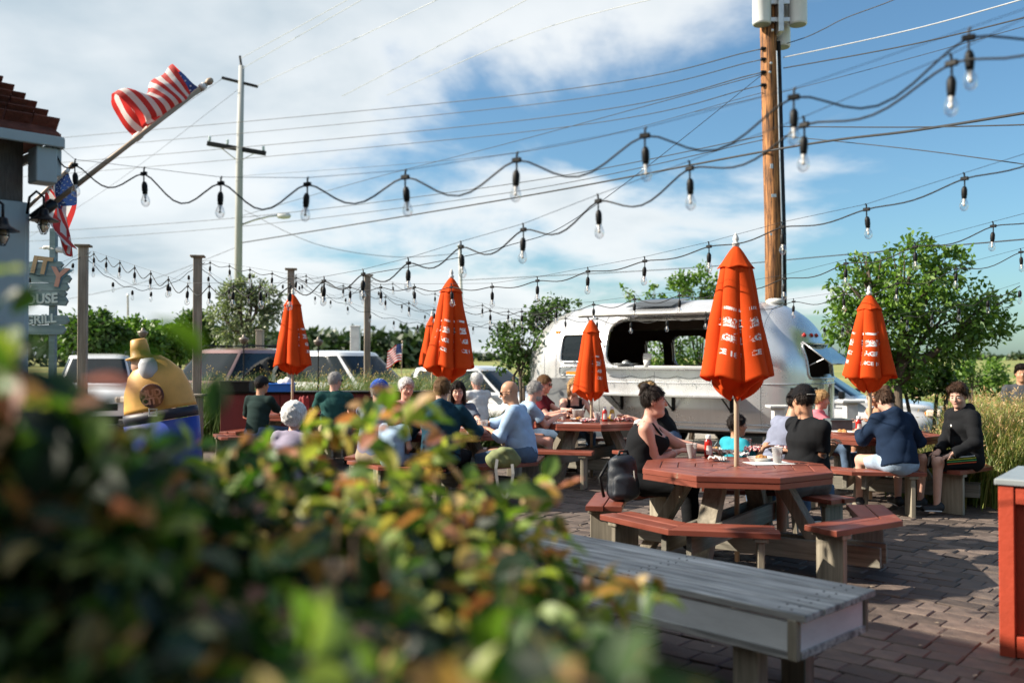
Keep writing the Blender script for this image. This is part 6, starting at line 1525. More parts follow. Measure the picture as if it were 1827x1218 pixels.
def crumple(p, lab, s=.07, m=None, seed=0, name='paper_napkin', hz=.5):
    """crumpled sheet of paper"""
    rs = np.random.default_rng(seed); n = 12; hgt = rs.uniform(0, 1, (n, n)); mb = MB()
    def fn(a, b_):
        i, j = min(n - 1, int(a * (n - 1))), min(n - 1, int(b_ * (n - 1))); return Vector(((a - .5) * 2 * s + (hgt[i, j] - .5) * s * .3, (b_ - .5) * 1.6 * s + (hgt[j, i] - .5) * s * .3, .004 + hgt[i, j] * s * hz))
    mb.grid(fn, n, n); return mb.build(name, m or M_paper, None, loc=p, rot=(0, 0, rs.uniform(0, 3)), label=lab, cat='napkin' if m is None else 'paper', group='crumpled papers on the tables')
cup(1234, 817, 'clear cup with pink dregs beside the ketchup on the nearest table', M_pink, .28, .112, straw=True); ketchup(1264, 816, 'red ketchup bottle with white cap on the nearest table')
cup(1387, 826, 'clear cup with amber drink at the right of the nearest table', M_beer, .22, .118); cup(1331, 806, 'empty clear cup behind the umbrella pole on the nearest table', None, 0, .11)
plate(tp(1356, 822), 'oval white paper tray right of the nearest umbrella pole', .085, 1.25, seed=1); plate(tp(1290, 806), 'white paper tray of scraps left of the nearest umbrella pole', .10, 1.2, seed=2)
t = thing('menu_sheet', 'white paper place mat under the oval tray', 'paper', tp(1372, 826), .2); mb = MB(); mb.box((0, 0, -.0005), (.34, .22, .002)); mb.build('sheet', M_paper, t)
crumple(tp(1280, 822) + Vector((0, 0, .0)), 'crumpled white napkin beside the ketchup bottle', .07, seed=3); crumple(tp(1300, 812), 'crumpled napkin pile at the foot of the nearest pole', .07, seed=4, hz=.7); crumple(tp(1322, 814), 'torn white napkin right behind the nearest pole', .07, seed=5)
t = plate(tp(1400, 808), 'dark oval tray under checked paper by the tattooed arm', .13, 1.2, M_tray, False, 'food_tray', 3); crumple(tp(1398, 808) + Vector((0, 0, .012)), 'red and white checked paper in the tray by the tattooed arm', .10, M_check, 6, 'checked_paper'); crumple(tp(1342, 812) + Vector((0, 0, .03)), 'red and white checked paper on the oval white tray', .075, M_check, 7, 'checked_paper', .6); crumple(tp(1222, 808), 'red and white checked paper before the woman in the tank top', .085, M_check, 8, 'checked_paper', .6); crumple(tp(1352, 804), 'checked red paper heap at the back of the nearest table', .07, M_check, 19, 'checked_paper', .7)
t = thing('napkin_rack', 'small wire rack just right of the ketchup bottle', 'rack', tp(1280, 808)); mb = MB()
for s_ in (-1, 1): mb.tube([(s_ * .02, 0, 0), (s_ * .028, 0, .06), (0, 0, .10), (-s_ * .0, 0, .10)], .003, 6)
mb.build('wire_frame', M_steel, t)
# table in front of the trailer
def t2(px, dy): return Vector((P(px, 745, 12.3 + dy).x, 12.3 + dy, TZ + .002))
bk = thing('serving_bucket', 'grey metal bucket on the table before the trailer', 'bucket', t2(1032, .25)); mb = MB(); mb.lathe([(.065, 0), (.085, .13), (.088, .132), (.078, .125), (.06, .01)], 20); mb.build('bucket', M_greypaint, bk, True); mb = MB(); mb.tube([(.02, 0, .05), (.09, .02, .19)], .008, 6); mb.build('spoon', M_steel, bk)
plate(t2(1035, -.05), 'white oval tray in front of the grey bucket', .13, 1.2, seed=11); plate(t2(1085, .05), 'white tray on the right of the trailer-side table', .12, 1.1, seed=12); ketchup(0, 0, 'small ketchup bottle right of the middle pole', at=t2(1079, -.1)); ketchup(0, 0, 'pale sauce bottle on the trailer-side table', at=t2(1092, -.05), m=mat('mustard', (.55, .38, .05), .3))
cup(0, 0, 'clear cup near the maroon shirt man', None, 0, at=t2(1006, .15)); cup(0, 0, 'clear cup with amber drink beside the middle pole', M_beer, .3, at=t2(1066, -.25)); crumple(t2(1048, -.3), 'checked paper on the trailer-side table', .10, M_check, 21, 'checked_paper'); crumple(t2(1110, -.1), 'checked paper under the leaning woman hands', .10, M_check, 22, 'checked_paper'); t = thing('menu_sheet', 'white paper sheet on the left of the trailer-side table', 'paper', t2(1012, -.42)); mb = MB(); mb.box((0, 0, 0), (.36, .24, .002)); mb.build('sheet', M_paper, t)
plate(t2(1110, .25), 'round white plate upright-looking behind the leaning woman hands', .10, 1.0, seed=13)
# middle table
def t3(px, dy): return Vector((P(px, 765, 10.75 + dy).x, 10.75 + dy, TZ + .002))
cup(0, 0, 'tall white frosted cup before the bald man', mat('milky', (.75, .75, .75), .4), .6, .12, at=t3(864, -.30)); cup(0, 0, 'white frosted cup behind the tall one on the middle table', None, 0, at=t3(846, -.15)); cup(0, 0, 'cup with pink drink and straw on the middle table', M_pink, .4, straw=True, at=t3(838, -.42)); plate(t3(845, -.05), 'white tray between the cups on the middle table', .12, 1.2, seed=14); crumple(t3(880, -.12), 'checked paper under the bald man hands', .10, M_check, 23, 'checked_paper')
cup(0, 0, 'cup with orange drink beside the green shirt man', M_pink, .5, at=Vector((P(569, 730, 14.0).x, 14.0, TZ))); cup(0, 0, 'cup with pale beer beside the green shirt man', M_beer, .7, at=Vector((P(577, 728, 14.1).x, 14.1, TZ)))
# left table: red folded bag
rb = Vector((P(542, 735, 14.15).x, 14.15, TZ)); soft('red_bag', [prim((0, 0, .03), (0, 0, .20), (.09, .05), (.075, .035), sx=(1, 0, 0), k=.03), prim((-.05, 0, .05), (-.04, 0, .25), .02, .012), prim((.05, 0, .05), (.055, 0, .24), .02, .012), prim((.0, -.03, .02), (0.01, -.03, .24), .022, .015)], .012, M_darkred if False else mat('red_cloth', (.30, .03, .03), .7, var=.2), loc=rb, label='upright red cloth bag on the leftmost table', cat='bag', noise=lambda x, y, z: .006 * np.sin(x * 90 + z * 20))
# right table
def t5(px, dy): return Vector((P(px, 775, 10.35 + dy).x, 10.35 + dy, TZ + .002))
ketchup(0, 0, 'ketchup bottle with dark red cap on the right table', at=t5(1532, -.05), m=M_ketch); cup(0, 0, 'big clear plastic pitcher cup on the right table', None, 0, .17, at=t5(1568, -.25), r=.07); plate(t5(1508, -.22), 'white tray at the left of the right table', .13, 1.2, seed=15); plate(t5(1545, -.40), 'white tray in front of the right umbrella pole', .11, 1.3, seed=16); crumple(t5(1580, -.05), 'crumpled napkin by the blonde woman elbow', .09, None, 25)
t = thing('grey_bin', 'grey plastic bin in front of the pink shirt child', 'bin', t5(1496, .35)); tub(t, .24, .22, .13, mat('grey_bin_plastic', (.10, .13, .14), .4))

# ------------------------------------------------------------------ bags
M_navycloth = mat('navy_nylon', (.012, .018, .028), .5, var=.25, scale=14, bump=.3, bscale=300); M_olive = mat('olive_canvas', (.20, .23, .10), .8, var=.18, scale=10, bump=.3, bscale=300); M_strap = mat('grey_strap', (.42, .42, .39), .8, var=.1)
bp0 = PZ(1112, 893, SZ); bpk = thing('backpack', 'dark navy backpack sitting on the left bench of the nearest table', 'backpack', (bp0.x, bp0.y, SZ + .005), R(14))
wr = lambda x, y, z: .006 * np.sin(38 * x + 22 * z + 3 * np.sin(17 * y)) * np.sin(30 * z + 9 * x)
soft('body', [prim((0, 0, .07), (0, .02, .27), (.135, .085), (.115, .07), sx=(1, 0, 0), k=.02), prim((0, -.07, .06), (0, -.06, .17), (.115, .045), (.10, .035), sx=(1, 0, 0), k=.015), ball((0, .0, .31), (.10, .06, .05), k=.03)], .010, M_navycloth, bpk, noise=wr)
mb = MB(); mb.tube([(.06, -.075, .24), (.065, -.085, .16), (.06, -.09, .05)], .005, 6); mb.build('piping', M_strap, bpk); mb = MB(); mb.tube([(-.05, 0, .33), (-.03, -.01, .385), (.03, -.01, .385), (.05, 0, .33)], .011, 8); mb.build('handle', M_black, bpk, True); mb = MB(); mb.tube([(-.10, .05, .30), (-.19, .02, .18), (-.16, 0, .03)], .012, 8); mb.build('shoulder_strap', M_black, bpk, True)
gb0 = P(898, 822, 9.65); gbag = thing('shoulder_bag', 'olive green canvas bag with pale strap on a bench end', 'bag', (gb0.x, 9.65, SZ + .004))
soft('body', [prim((-.10, 0, .07), (.10, .01, .075), (.085, .085), (.08, .08), k=.03), ball((0, 0, .13), (.13, .08, .06), k=.04), ball((.03, -.03, .17), (.08, .06, .04), k=.03)], .011, M_olive, gbag, noise=lambda x, y, z: .007 * np.sin(45 * x + 20 * y) * np.sin(40 * z + 14 * x))
mb = MB()
for i, pts in enumerate([[(-.06, -.075, .10), (-.075, -.10, .0), (-.06, -.11, -.14), (-.02, -.115, -.26), (.02, -.12, -.30)], [(.02, -.12, -.30), (.075, -.115, -.22), (.10, -.10, -.06), (.09, -.08, .04)]]):
    for a, b_ in zip(pts, pts[1:]): mb.beam(a, b_, .030, .004, (0, -1, 0), 0)
mb.build('strap', M_strap, gbag)
wb0 = Vector((P(1128, 790, 11.55).x, 11.55, 0)); wbk = thing('backpack', 'white and black backpack slung on the leaning blonde woman', 'backpack', (wb0.x, wb0.y, SZ + .02))
soft('body', [prim((.03, 0, .06), (.10, .02, .30), (.09, .06), (.075, .05), sx=(1, 0, 0), k=.02)], .012, mat('white_nylon', (.62, .58, .58), .6, var=.15), wbk, noise=wr); soft('pocket', [prim((.02, -.05, .08), (.06, -.045, .20), (.055, .03), (.045, .025), sx=(1, 0, 0))], .012, M_navycloth, wbk, noise=wr); mb = MB(); mb.box((.06, -.02, -.02), (.17, .12, .04), bev=.01); mb.build('red_flap', mat('red_print', (.55, .07, .05), .6, var=.4, scale=40), wbk)
# ------------------------------------------------------------------ people
def skin(name, c): return mat(name, c, .48, var=.08, scale=9, bump=.08, bscale=160, sub=.12, spec=.4)
SK = {'fair': skin('skin_fair', (.62, .37, .28)), 'tan': skin('skin_tan', (.50, .27, .17)), 'pink': skin('skin_pink', (.64, .35, .27)), 'olive': skin('skin_olive', (.46, .25, .155))}
def cloth(name, c, var=.12): return mat(name, c, .88, var=var, scale=8, bump=.25, bscale=240, spec=.15)
HAIR = {k: mat('hair_' + k, c, .55, var=.35, scale=30, stretch=(3, 3, .6), bump=.5, bscale=120, spec=.22) for k, c in
        {'dark': (.016, .010, .008), 'brown': (.055, .027, .014), 'blonde': (.46, .29, .13), 'white': (.66, .66, .66), 'grey': (.36, .35, .34), 'light_brown': (.16, .085, .035)}.items()}
M_eye = mat('eye_dark', (.03, .018, .012), .2); M_eyew = mat('eye_white', (.75, .73, .70), .3); M_lip = mat('lips', (.46, .17, .14), .5); M_lens = mat('sunglass_lens', (.006, .006, .007), .08, spec=.8)
def ell(mb, c, ax3, r3, n=8):
    vs, fs = [], []; c = Vector(c)
    for i in range(n + 1):
        ph = -math.pi / 2 + math.pi * i / n
        for j in range(2 * n):
            th = math.pi * j / n; q = (math.cos(ph) * math.cos(th) * r3[0], math.cos(ph) * math.sin(th) * r3[1], math.sin(ph) * r3[2]); vs.append(c + Vector(ax3[0]) * q[0] + Vector(ax3[1]) * q[1] + Vector(ax3[2]) * q[2])
    for i in range(n):
        for j in range(2 * n): fs.append((i * 2 * n + j, i * 2 * n + (j + 1) % (2 * n), (i + 1) * 2 * n + (j + 1) % (2 * n), (i + 1) * 2 * n + j))
    mb.add(vs, fs)
def folds(amp, seed):
    g = np.random.default_rng(seed); a = g.normal(size=(5, 3)) * np.array([16, 16, 22]); ph = g.uniform(0, 6.28, 5)
    def fn(x, y, z):
        o = 0
        for i in range(5): o = o + 1.2 - 2 * np.abs(np.sin(.5 * (a[i, 0] * x + a[i, 1] * y + a[i, 2] * z + ph[i] + 1.5 * np.sin(7 * z + 5 * x + 6 * y + ph[i])))) ** .8
        return amp * o / 2.2
    return fn
def ik(sh, target, l1, l2, pole):
    d = target - sh; L = np.linalg.norm(d); mx = (l1 + l2) * .985
    if L > mx: target = sh + d / L * mx; d = target - sh; L = mx
    a = (l1 * l1 - l2 * l2 + L * L) / (2 * L); hgt = math.sqrt(max(1e-6, l1 * l1 - a * a)); dn = d / L; p = pole - dn * np.dot(pole, dn); p = nrm3(p)
    return sh + dn * a + p * hgt, target
Z3 = V3(0, 0, 1)
def strands(ho, crown, parent, m, n, ln, seed, rnd=False):
    """fine locks lying on the hair mass"""
    me = ho.data; nv = len(me.vertices)
    if nv < 50: return
    co = np.empty(nv * 3); me.vertices.foreach_get('co', co); co = co.reshape(-1, 3); no_ = np.empty(nv * 3); me.vertices.foreach_get('normal', no_); no_ = no_.reshape(-1, 3)
    g_ = np.random.default_rng(seed); ix = g_.integers(0, nv, n); p = co[ix]; nn = no_[ix]; d = p - np.asarray(crown); d += g_.normal(size=d.shape) * (.9 if rnd else .035); d -= nn * np.sum(d * nn, 1)[:, None]; d /= np.linalg.norm(d, axis=1)[:, None] + 1e-9
    sd = np.cross(nn, d); L_ = ln * g_.uniform(.5, 1.3, n)[:, None]; w = .0028; V_ = np.empty((n, 6, 3))
    for i, (t, hgt) in enumerate(((0, -.0015), (.5, .0045), (1, .0035 if not rnd else .012))):
        c = p + d * L_ * t + nn * hgt; ww = w * (1 - .6 * t); V_[:, 2 * i] = c - sd * ww; V_[:, 2 * i + 1] = c + sd * ww
    f_ = np.array([[0, 1, 3, 2], [2, 3, 5, 4]]); F_ = (np.arange(n)[:, None, None] * 6 + f_[None]).reshape(-1, 4)
    link('hair_strands', np_mesh('hair_strands', V_.reshape(-1, 3), F_, m, True), parent, kind='stuff')
def person(label, hip, face, seat=.45, s=1.0, lean=8, side=0, twist=0, hyaw=0, hpitch=0, hands=None, sk='fair', hair='short', hcol='brown', top=None, sleeve='short', legs=None, leglen=1.0, shoe=None,
           g=1.0, h=.0115, cap=None, shades=False, eyes=False, female=False, collar=False, hood=False, spread=.10, knee_f=.43, stand=False, elbow_out=.5, group=None, feet_f=.02, extra=None, beard=None, hem=None):
    f = V3(math.cos(R(face)), math.sin(R(face)), 0); r = V3(f[1], -f[0], 0); L = R(lean)
    up = nrm3(Z3 * math.cos(L) + f * math.sin(L) + r * math.sin(R(side))); fw = nrm3(f - up * np.dot(f, up))
    pel = V3(hip[0], hip[1], seat + .105 * s)
    tw = R(twist); sr = r * math.cos(tw) + fw * math.sin(tw)
    neck = pel + up * .495 * s; chest = pel + up * .34 * s; wsh = (.162 if female else .185) * s * (1 + (g - 1) * .4)
    sh = {i: neck - up * .055 * s + sr * wsh * i - fw * .01 for i in (-1, 1)}
    nt_ = neck + nrm3(up * .7 + Z3 * .5 + f * .1) * .075 * s
    ya, pa = R(hyaw), R(hpitch)
    hf0 = f * math.cos(ya) + r * math.sin(ya); hf = nrm3(hf0 * math.cos(pa) - Z3 * math.sin(pa)); hr = nrm3(np.cross(hf, Z3)); hu = np.cross(hr, hf)
    hs = s ** .62
    hc = nt_ + hu * .095 * hs + hf * .018 * hs
    H_ = lambda x, y, z: hc + (hr * x + hf * y + hu * z) * hs
    B = []
    # head
    B += [ball(H_(0, -.010, .030), (.074 * hs, .095 * hs, .091 * hs), hu, hr, .01), ball(H_(0, .020, -.045), (.059 * hs, .068 * hs, .076 * hs), hu, hr, .03 * hs), ball(H_(0, .062, -.098), (.026 * hs, .022 * hs, .018 * hs), hu, hr, .025 * hs),
          prim(H_(-.034, .076, .022), H_(.034, .076, .022), .012 * hs, k=.02 * hs), prim(H_(-.042, .055, -.03), H_(.042, .055, -.03), .022 * hs, k=.03 * hs),
          ball(H_(-.031, .098, .004), (.015 * hs, .012 * hs, .010 * hs), hu, hr, .012, 's'), ball(H_(.031, .098, .004), (.015 * hs, .012 * hs, .010 * hs), hu, hr, .012, 's'),
          prim(H_(0, .086, .012), H_(0, .106, -.026), .0085 * hs, .0135 * hs, k=.010), prim(H_(-.018, .083, -.056), H_(.018, .083, -.056), .0075 * hs, k=.008),
          ball(H_(-.075, -.010, -.006), (.011 * hs, .019 * hs, .031 * hs), hu, hr, .008), ball(H_(.075, -.010, -.006), (.011 * hs, .019 * hs, .031 * hs), hu, hr, .008),
          prim(neck - up * .03 * s, H_(0, -.025, -.06), (.060 if not female else .049) * s * (1 + (g - 1) * .5), (.056 if not female else .046) * s, k=.03)]
    if g > 1.12: B.append(ball(H_(0, .035, -.10), (.055 * hs, .05 * hs, .035 * hs), hu, hr, .03))
    # trunk
    wb, db = .150 * s * g, .108 * s * g
    trunk = [(pel - up * .02 * s, pel + up * .16 * s, (wb * 1.08, db * 1.05), (wb * .92, db * .98)), (pel + up * .14 * s, chest, (wb * .92, db * .98), (wb * 1.02, db * 1.0)), (chest, neck - up * .07 * s, (wb * 1.02, db * 1.0), (wb * .82, db * .70))]
    def trunk_p(o, k=.05): return [prim(a, b, (ra[0] + o, ra[1] + o), (rb[0] + o, rb[1] + o), sx=sr, k=k) for a, b, ra, rb in trunk]
    def shoulder_p(o): return [prim(neck - up * .045 * s, sh[i] - sr * i * .015, .050 * s + o, .047 * s + o, k=.05) for i in (-1, 1)]
    B += trunk_p(-.012) + shoulder_p(-.008)
    soft_b = []
    if female: soft_b = [ball(chest + up * .0 + fw * .085 * s * g + sr * i * .065 * s, (.062 * s * g, .06 * s * g, .062 * s * g), up, sr, .05) for i in (-1, 1)]
    if g > 1.05: soft_b.append(ball(pel + up * .13 * s + fw * .05 * g, (.15 * s * g, .11 * s * g, .12 * s), up, sr, .06))
    B += soft_b
    # arms
    arms = {}
    for i in (-1, 1):
        tgt = (hands or {}).get(i); l1, l2 = .285 * s, .255 * s
        if tgt is None: tgt = pel + fw * .26 * s + r * i * .10 * s + Z3 * .06
        tgt = np.asarray(tgt, float); pole = -Z3 * .8 + r * i * elbow_out - f * .25
        e, w = ik(sh[i], tgt, l1, l2, pole); arms[i] = (e, w)
        ga = 1 + (g - 1) * .8
        B += [prim(sh[i], e, .050 * s * ga, .040 * s * ga, k=.03), prim(e, w, .041 * s * ga, .026 * s, k=.02)]
        hd = nrm3(w - e); nd = -Z3 if abs(hd[2]) < .8 else f; nd = nrm3(nd - hd * np.dot(nd, hd)); sd = np.cross(hd, nd) * (i)
        kn = w + hd * .085 * s; B.append(prim(w + hd * .01, kn, (.034 * s, .014 * s), (.041 * s, .013 * s), sx=sd, k=.012))
        for q, ln in enumerate((.066, .076, .071, .056)):
            b0 = kn + sd * (q - 1.5) * .0205 * s - hd * .006; c1 = R(18 + 5 * q); d1 = nrm3(hd * math.cos(c1) + nd * math.sin(c1)); m1 = b0 + d1 * ln * .52 * s; c2 = R(52 + 6 * q); d2 = nrm3(hd * math.cos(c2) + nd * math.sin(c2))
            B += [prim(b0, m1, .0092 * s, .0086 * s, k=.005), prim(m1, m1 + d2 * ln * .5 * s, .0086 * s, .0072 * s, k=.004)]
        tb = w + hd * .028 * s - sd * .030 * s; td = nrm3(hd * .72 - sd * .62 + nd * .25); B += [prim(tb, tb + td * .042 * s, .0125 * s, .0105 * s, k=.012), prim(tb + td * .042 * s, tb + td * .042 * s + nrm3(td + hd * .5 + nd * .3) * .03 * s, .0105 * s, .0085 * s, k=.005)]
    # legs
    lg = {}
    for i in (-1, 1):
        hj = pel + r * i * .085 * s * g - Z3 * .01
        if stand: kn = V3(hj[0], hj[1], seat * .52) + f * .01; an = V3(kn[0], kn[1], .085)
        else:
            kn = hj + f * knee_f * s + r * i * spread * s; kn[2] = seat + .075 * s if seat >= .3 else .3
            an = kn + f * feet_f + r * i * .01; an[2] = max(.085, kn[2] - .42 * s)
            if an[2] > .1: an[2] = kn[2] - .42 * s
        lg[i] = (hj, kn, an); B += [prim(hj, kn, .078 * s * g, .055 * s * g, k=.04), prim(kn, an, (.052 * s, .056 * s), .034 * s, k=.03)]
        toe = an + f * .15 * s; toe[2] = an[2] - .05 * s; heel = an - f * .03; heel[2] = an[2] - .05 * s; B.append(prim(heel, toe, (.036 * s, .03 * s), (.042 * s, .022 * s), k=.02)); lg[i] = (hj, kn, an, toe, heel)
    o = np.array([hip[0], hip[1], 0.0]); v, fc = sdf_mesh(B, h)
    body = link('person', np_mesh('person', v - o, fc, SK[sk], True), None, tuple(o), None, label, 'person', group)
    def part(name, prims, m, planes=(), noise=None, hh=None): return soft(name, prims, hh or h, m, body, planes, noise, off=o)
    # clothing
    seed = int(abs(hip[0] * 100 + hip[1] * 37)) % 997; nz = folds(.0068, seed)
    if top is not None:
        bot = pel - up * (.055 if hem is None else hem) * s
        if sleeve == 'tank':
            T = trunk_p(.010) + [dict(p) for p in soft_b]
            for q in T[3:]: q['ra'] = tuple(x + .010 for x in q['ra']); q['rb'] = q['ra']; q['rz'] += .010
            part('tank_top', T, top, [(chest + up * .085 * s, nrm3(up + fw * .18)), (bot, -up)], nz)
            st = []
            for i in (-1, 1):
                a = chest + up * .07 * s + fw * .098 * s * g + sr * i * .085 * s; m_ = neck - up * .012 * s + sr * i * .088 * s; c = chest + up * .07 * s - fw * .085 * s * g + sr * i * .085 * s
                st += [prim(a, m_ + fw * .035, (.026, .010), sx=sr, k=.008), prim(m_ + fw * .035, m_ - fw * .035, (.024, .010), sx=sr, k=.008), prim(m_ - fw * .035, c, (.026, .010), sx=sr, k=.008)]
            part('shoulder_strap', st[:3], top); part('shoulder_strap', st[3:], top)
        else:
            o_ = .022 if hood else .014; T = trunk_p(o_) + shoulder_p(o_ * .9) + [dict(p) for p in soft_b]
            for q in T[5:]: q['ra'] = tuple(x + o_ for x in q['ra']); q['rb'] = q['ra']; q['rz'] += o_
            for i in (-1, 1):
                e, w = arms[i]; ga = 1 + (g - 1) * .8
                if sleeve == 'short': T.append(prim(sh[i], sh[i] + (e - sh[i]) * .66, (.050 * ga * s + .012), (.045 * ga * s + .016), k=.04, cutb=True))
                elif sleeve == 'rolled': T += [prim(sh[i], e, .050 * s * ga + .016, .042 * s + .016, k=.03), prim(e, e + (w - e) * .35, .043 * s + .016, .040 * s + .016, k=.02, cutb=True)]
                else: T += [prim(sh[i], e, .050 * s * ga + o_, .042 * s + o_, k=.03), prim(e, e + (w - e) * .95, .043 * s + o_, .030 * s + o_ * .8, k=.02, cutb=True)]
            if hood:
                T += [prim(neck + sr * .075 - fw * .03 - up * .005, neck - fw * .095 + up * .012, .045, .05, k=.03), prim(neck - sr * .075 - fw * .03 - up * .005, neck - fw * .095 + up * .012, .045, .05, k=.03), prim(neck - fw * .09, neck - fw * .115 - up * .11, (.085, .035), (.05, .03), sx=sr, k=.03)]
                T += [prim(neck + sr * .07, neck + fw * .065 - up * .05, .034, .03, k=.03), prim(neck - sr * .07, neck + fw * .065 - up * .05, .034, .03, k=.03)]
            T.append(prim(neck + up * .015, neck + up * .20 + fw * .05, .060 * s, .07 * s, k=.012, op='s') if not hood else prim(neck + up * .06 + fw * .03, neck + up * .22 + fw * .05, .055 * s, .07 * s, k=.02, op='s'))
            part('hoodie' if hood else 'shirt', T, top, [(bot, -up)], nz)
            if collar:
                cl_ = [prim(neck + sr * i * .058 - fw * .03, neck + fw * .062 - up * .045 + sr * i * .03, (.014, .024), (.012, .03), sx=sr, k=.01) for i in (-1, 1)] + [prim(neck + sr * .058 - fw * .03, neck - sr * .058 - fw * .03 + up * .004, (.022, .014), sx=up, k=.012)]
                part('collar', cl_, top)
    if legs is not None:
        Lp = [prim(pel - up * .03 * s, pel + up * .09 * s, (wb * 1.08 + .010, db * 1.05 + .010), (wb * .98 + .006, db + .006), sx=r, k=.05)]; pls = [(pel + up * .105 * s, up)]
        for i in (-1, 1):
            hj, kn, an, toe, heel = lg[i]
            if leglen >= 1: Lp += [prim(hj, kn, .078 * s * g + .013, .056 * s * g + .016, k=.05), prim(kn, kn + (an - kn) * (.93 if leglen >= 1 else .5), .056 * s + .016, .046 * s + .012, k=.03, cutb=True)]
            else: Lp += [prim(hj, hj + (kn - hj) * leglen, .078 * s * g + .015, .066 * s * g + .022, k=.04, cutb=True)]
        part('trousers' if leglen >= 1 else 'shorts', Lp, legs, pls, folds(.004, seed + 5))
    if shoe is not None:
        for i in (-1, 1):
            hj, kn, an, toe, heel = lg[i]; dz = V3(0, 0, .0)
            part('shoe', [prim(heel, toe, (.042 * s, .036 * s), (.046 * s, .028 * s), k=.02), prim(heel + V3(0, 0, .02), an, .042 * s, .040 * s, k=.03, cutb=True)], shoe)
            part('sole', [prim(heel - V3(0, 0, .026 * s), toe - V3(0, 0, .018 * s), (.046 * s, .012), (.049 * s, .011), sx=nrm3(np.cross(toe - heel, Z3)), k=.01)], M_pvc)
    # hair
    hm = HAIR[hcol]; hn = np.random.default_rng(seed + 3).uniform(0, 6, 3)
    hz = lambda x, y, z: .0035 * np.sin(120 * x + 30 * z + hn[0]) * np.sin(110 * y + 24 * z + hn[1]) + .002 * np.sin(260 * x + 230 * y + hn[2])
    line = (H_(0, 0, .004), nrm3(hf * .62 - hu * .78))
    if hair in ('short', 'long', 'bun', 'pony', 'mop', 'bob', 'swept'):
        pu = .007 if hair in ('short', 'bun') else .014; sc_ = ball(H_(0, -.012, .032), ((.074 + pu) * hs, (.095 + pu) * hs, (.091 + pu * 1.2) * hs), hu, hr, .01)
        extra_p = []
        if hair == 'mop': extra_p = [ball(H_(.03, .05, .095), (.05 * hs, .045 * hs, .03 * hs), hu, hr, .03), ball(H_(-.04, .03, .10), (.045 * hs, .05 * hs, .03 * hs), hu, hr, .03), ball(H_(0, -.05, .10), (.06 * hs, .06 * hs, .035 * hs), hu, hr, .03)]
        if hair == 'swept': extra_p = [ball(H_(0, -.06, .05), (.085 * hs, .07 * hs, .085 * hs), hu, hr, .03), ball(H_(0, .03, .10), (.05 * hs, .055 * hs, .028 * hs), hu, hr, .03)]
        hair_o = part('hair', [sc_] + extra_p, hm, [line], hz); strands(hair_o, H_(0, -.045, .125) - o, body, hm, 1300, .04 * hs, seed)
        if hair == 'bun': part('hair_bun', [ball(H_(0, -.075, .112), (.047 * hs, .045 * hs, .040 * hs), hu, hr, .02), prim(H_(.0, -.06, .08), H_(0, -.095, .07), .04 * hs, .03 * hs, k=.02)], hm, (), hz)
        if hair == 'pony': part('ponytail', [ball(H_(0, -.105, .055), .026 * hs), prim(H_(0, -.11, .05), H_(.01, -.15, -.08), (.032 * hs, .026 * hs), (.014 * hs, .012 * hs), k=.02)], hm, (), hz)
        if hair in ('long', 'bob'):
            dn = .30 if hair == 'long' else .14
            lp = [prim(H_(0, -.05, .05), H_(0, -.085, .05 - dn), (.088 * hs, .055 * hs), (.085 * hs, .032 * hs), sx=hr, k=.03)] + [prim(H_(i * .078, -.01, .03), H_(i * .082, .02, .03 - dn), (.026 * hs, .045 * hs), (.024 * hs, .03 * hs), sx=hr, k=.03) for i in (-1, 1)]
            ho_ = part('hair_length', lp, hm, (), hz); strands(ho_, H_(0, -.02, .5) - o, body, hm, 500, .07 * hs, seed + 1)
    elif hair == 'curly':
        cz = lambda x, y, z: .008 * np.sin(95 * x + hn[0]) * np.sin(90 * y + hn[1]) * np.sin(88 * z + hn[2]) + .004 * np.sin(170 * x + 150 * z) * np.sin(160 * y)
        part('hair', [ball(H_(0, -.03, .035), (.118 * hs, .118 * hs, .112 * hs), hu, hr, .01), ball(H_(0, -.055, -.02), (.10 * hs, .075 * hs, .075 * hs), hu, hr, .04)], hm, [(H_(0, .045, 0), hf)], cz)
        strands(body.children[-1], H_(0, 0, 0) - o, body, hm, 900, .02, seed, True)
    elif hair == 'fringe':      # bald on top, hair round the sides
        part('hair', [ball(H_(0, -.012, .02), (.084 * hs, .104 * hs, .085 * hs), hu, hr, .01)], hm, [line, (H_(0, 0, .045), hu)], hz)
    if cap is not None:
        cp = [ball(H_(0, -.010, .035), (.092 * hs, .113 * hs, .104 * hs), hu, hr, .01)]; part('cap_crown', cp, cap, [(H_(0, 0, .026), nrm3(-hu - hf * .12))], None)
        part('cap_brim', [ball(H_(0, .135, .040), (.075 * hs, .075 * hs, .010), nrm3(hu + hf * .2), hr, .01)], cap, [(H_(0, .085, 0), -hf)])
        mb = MB(); ell(mb, H_(0, -.010, .138) - o, (hr, hf, hu), (.008, .008, .005), 5); mb.build('cap_button', cap, body, True)
    if shades:
        mb = MB()
        for i in (-1, 1): ell(mb, H_(i * .034, .094, .006) - o, (hr, hf, hu), (.029 * hs, .009 * hs, .021 * hs), 7); mb.tube([H_(i * .058, .085, .014) - o, H_(i * .080, .02, .012) - o, H_(i * .083, -.03, .004) - o], .0032, 6)
        mb.tube([H_(-.012, .099, .012) - o, H_(.012, .099, .012) - o], .004, 6); mb.build('sunglasses', M_lens, body, True)
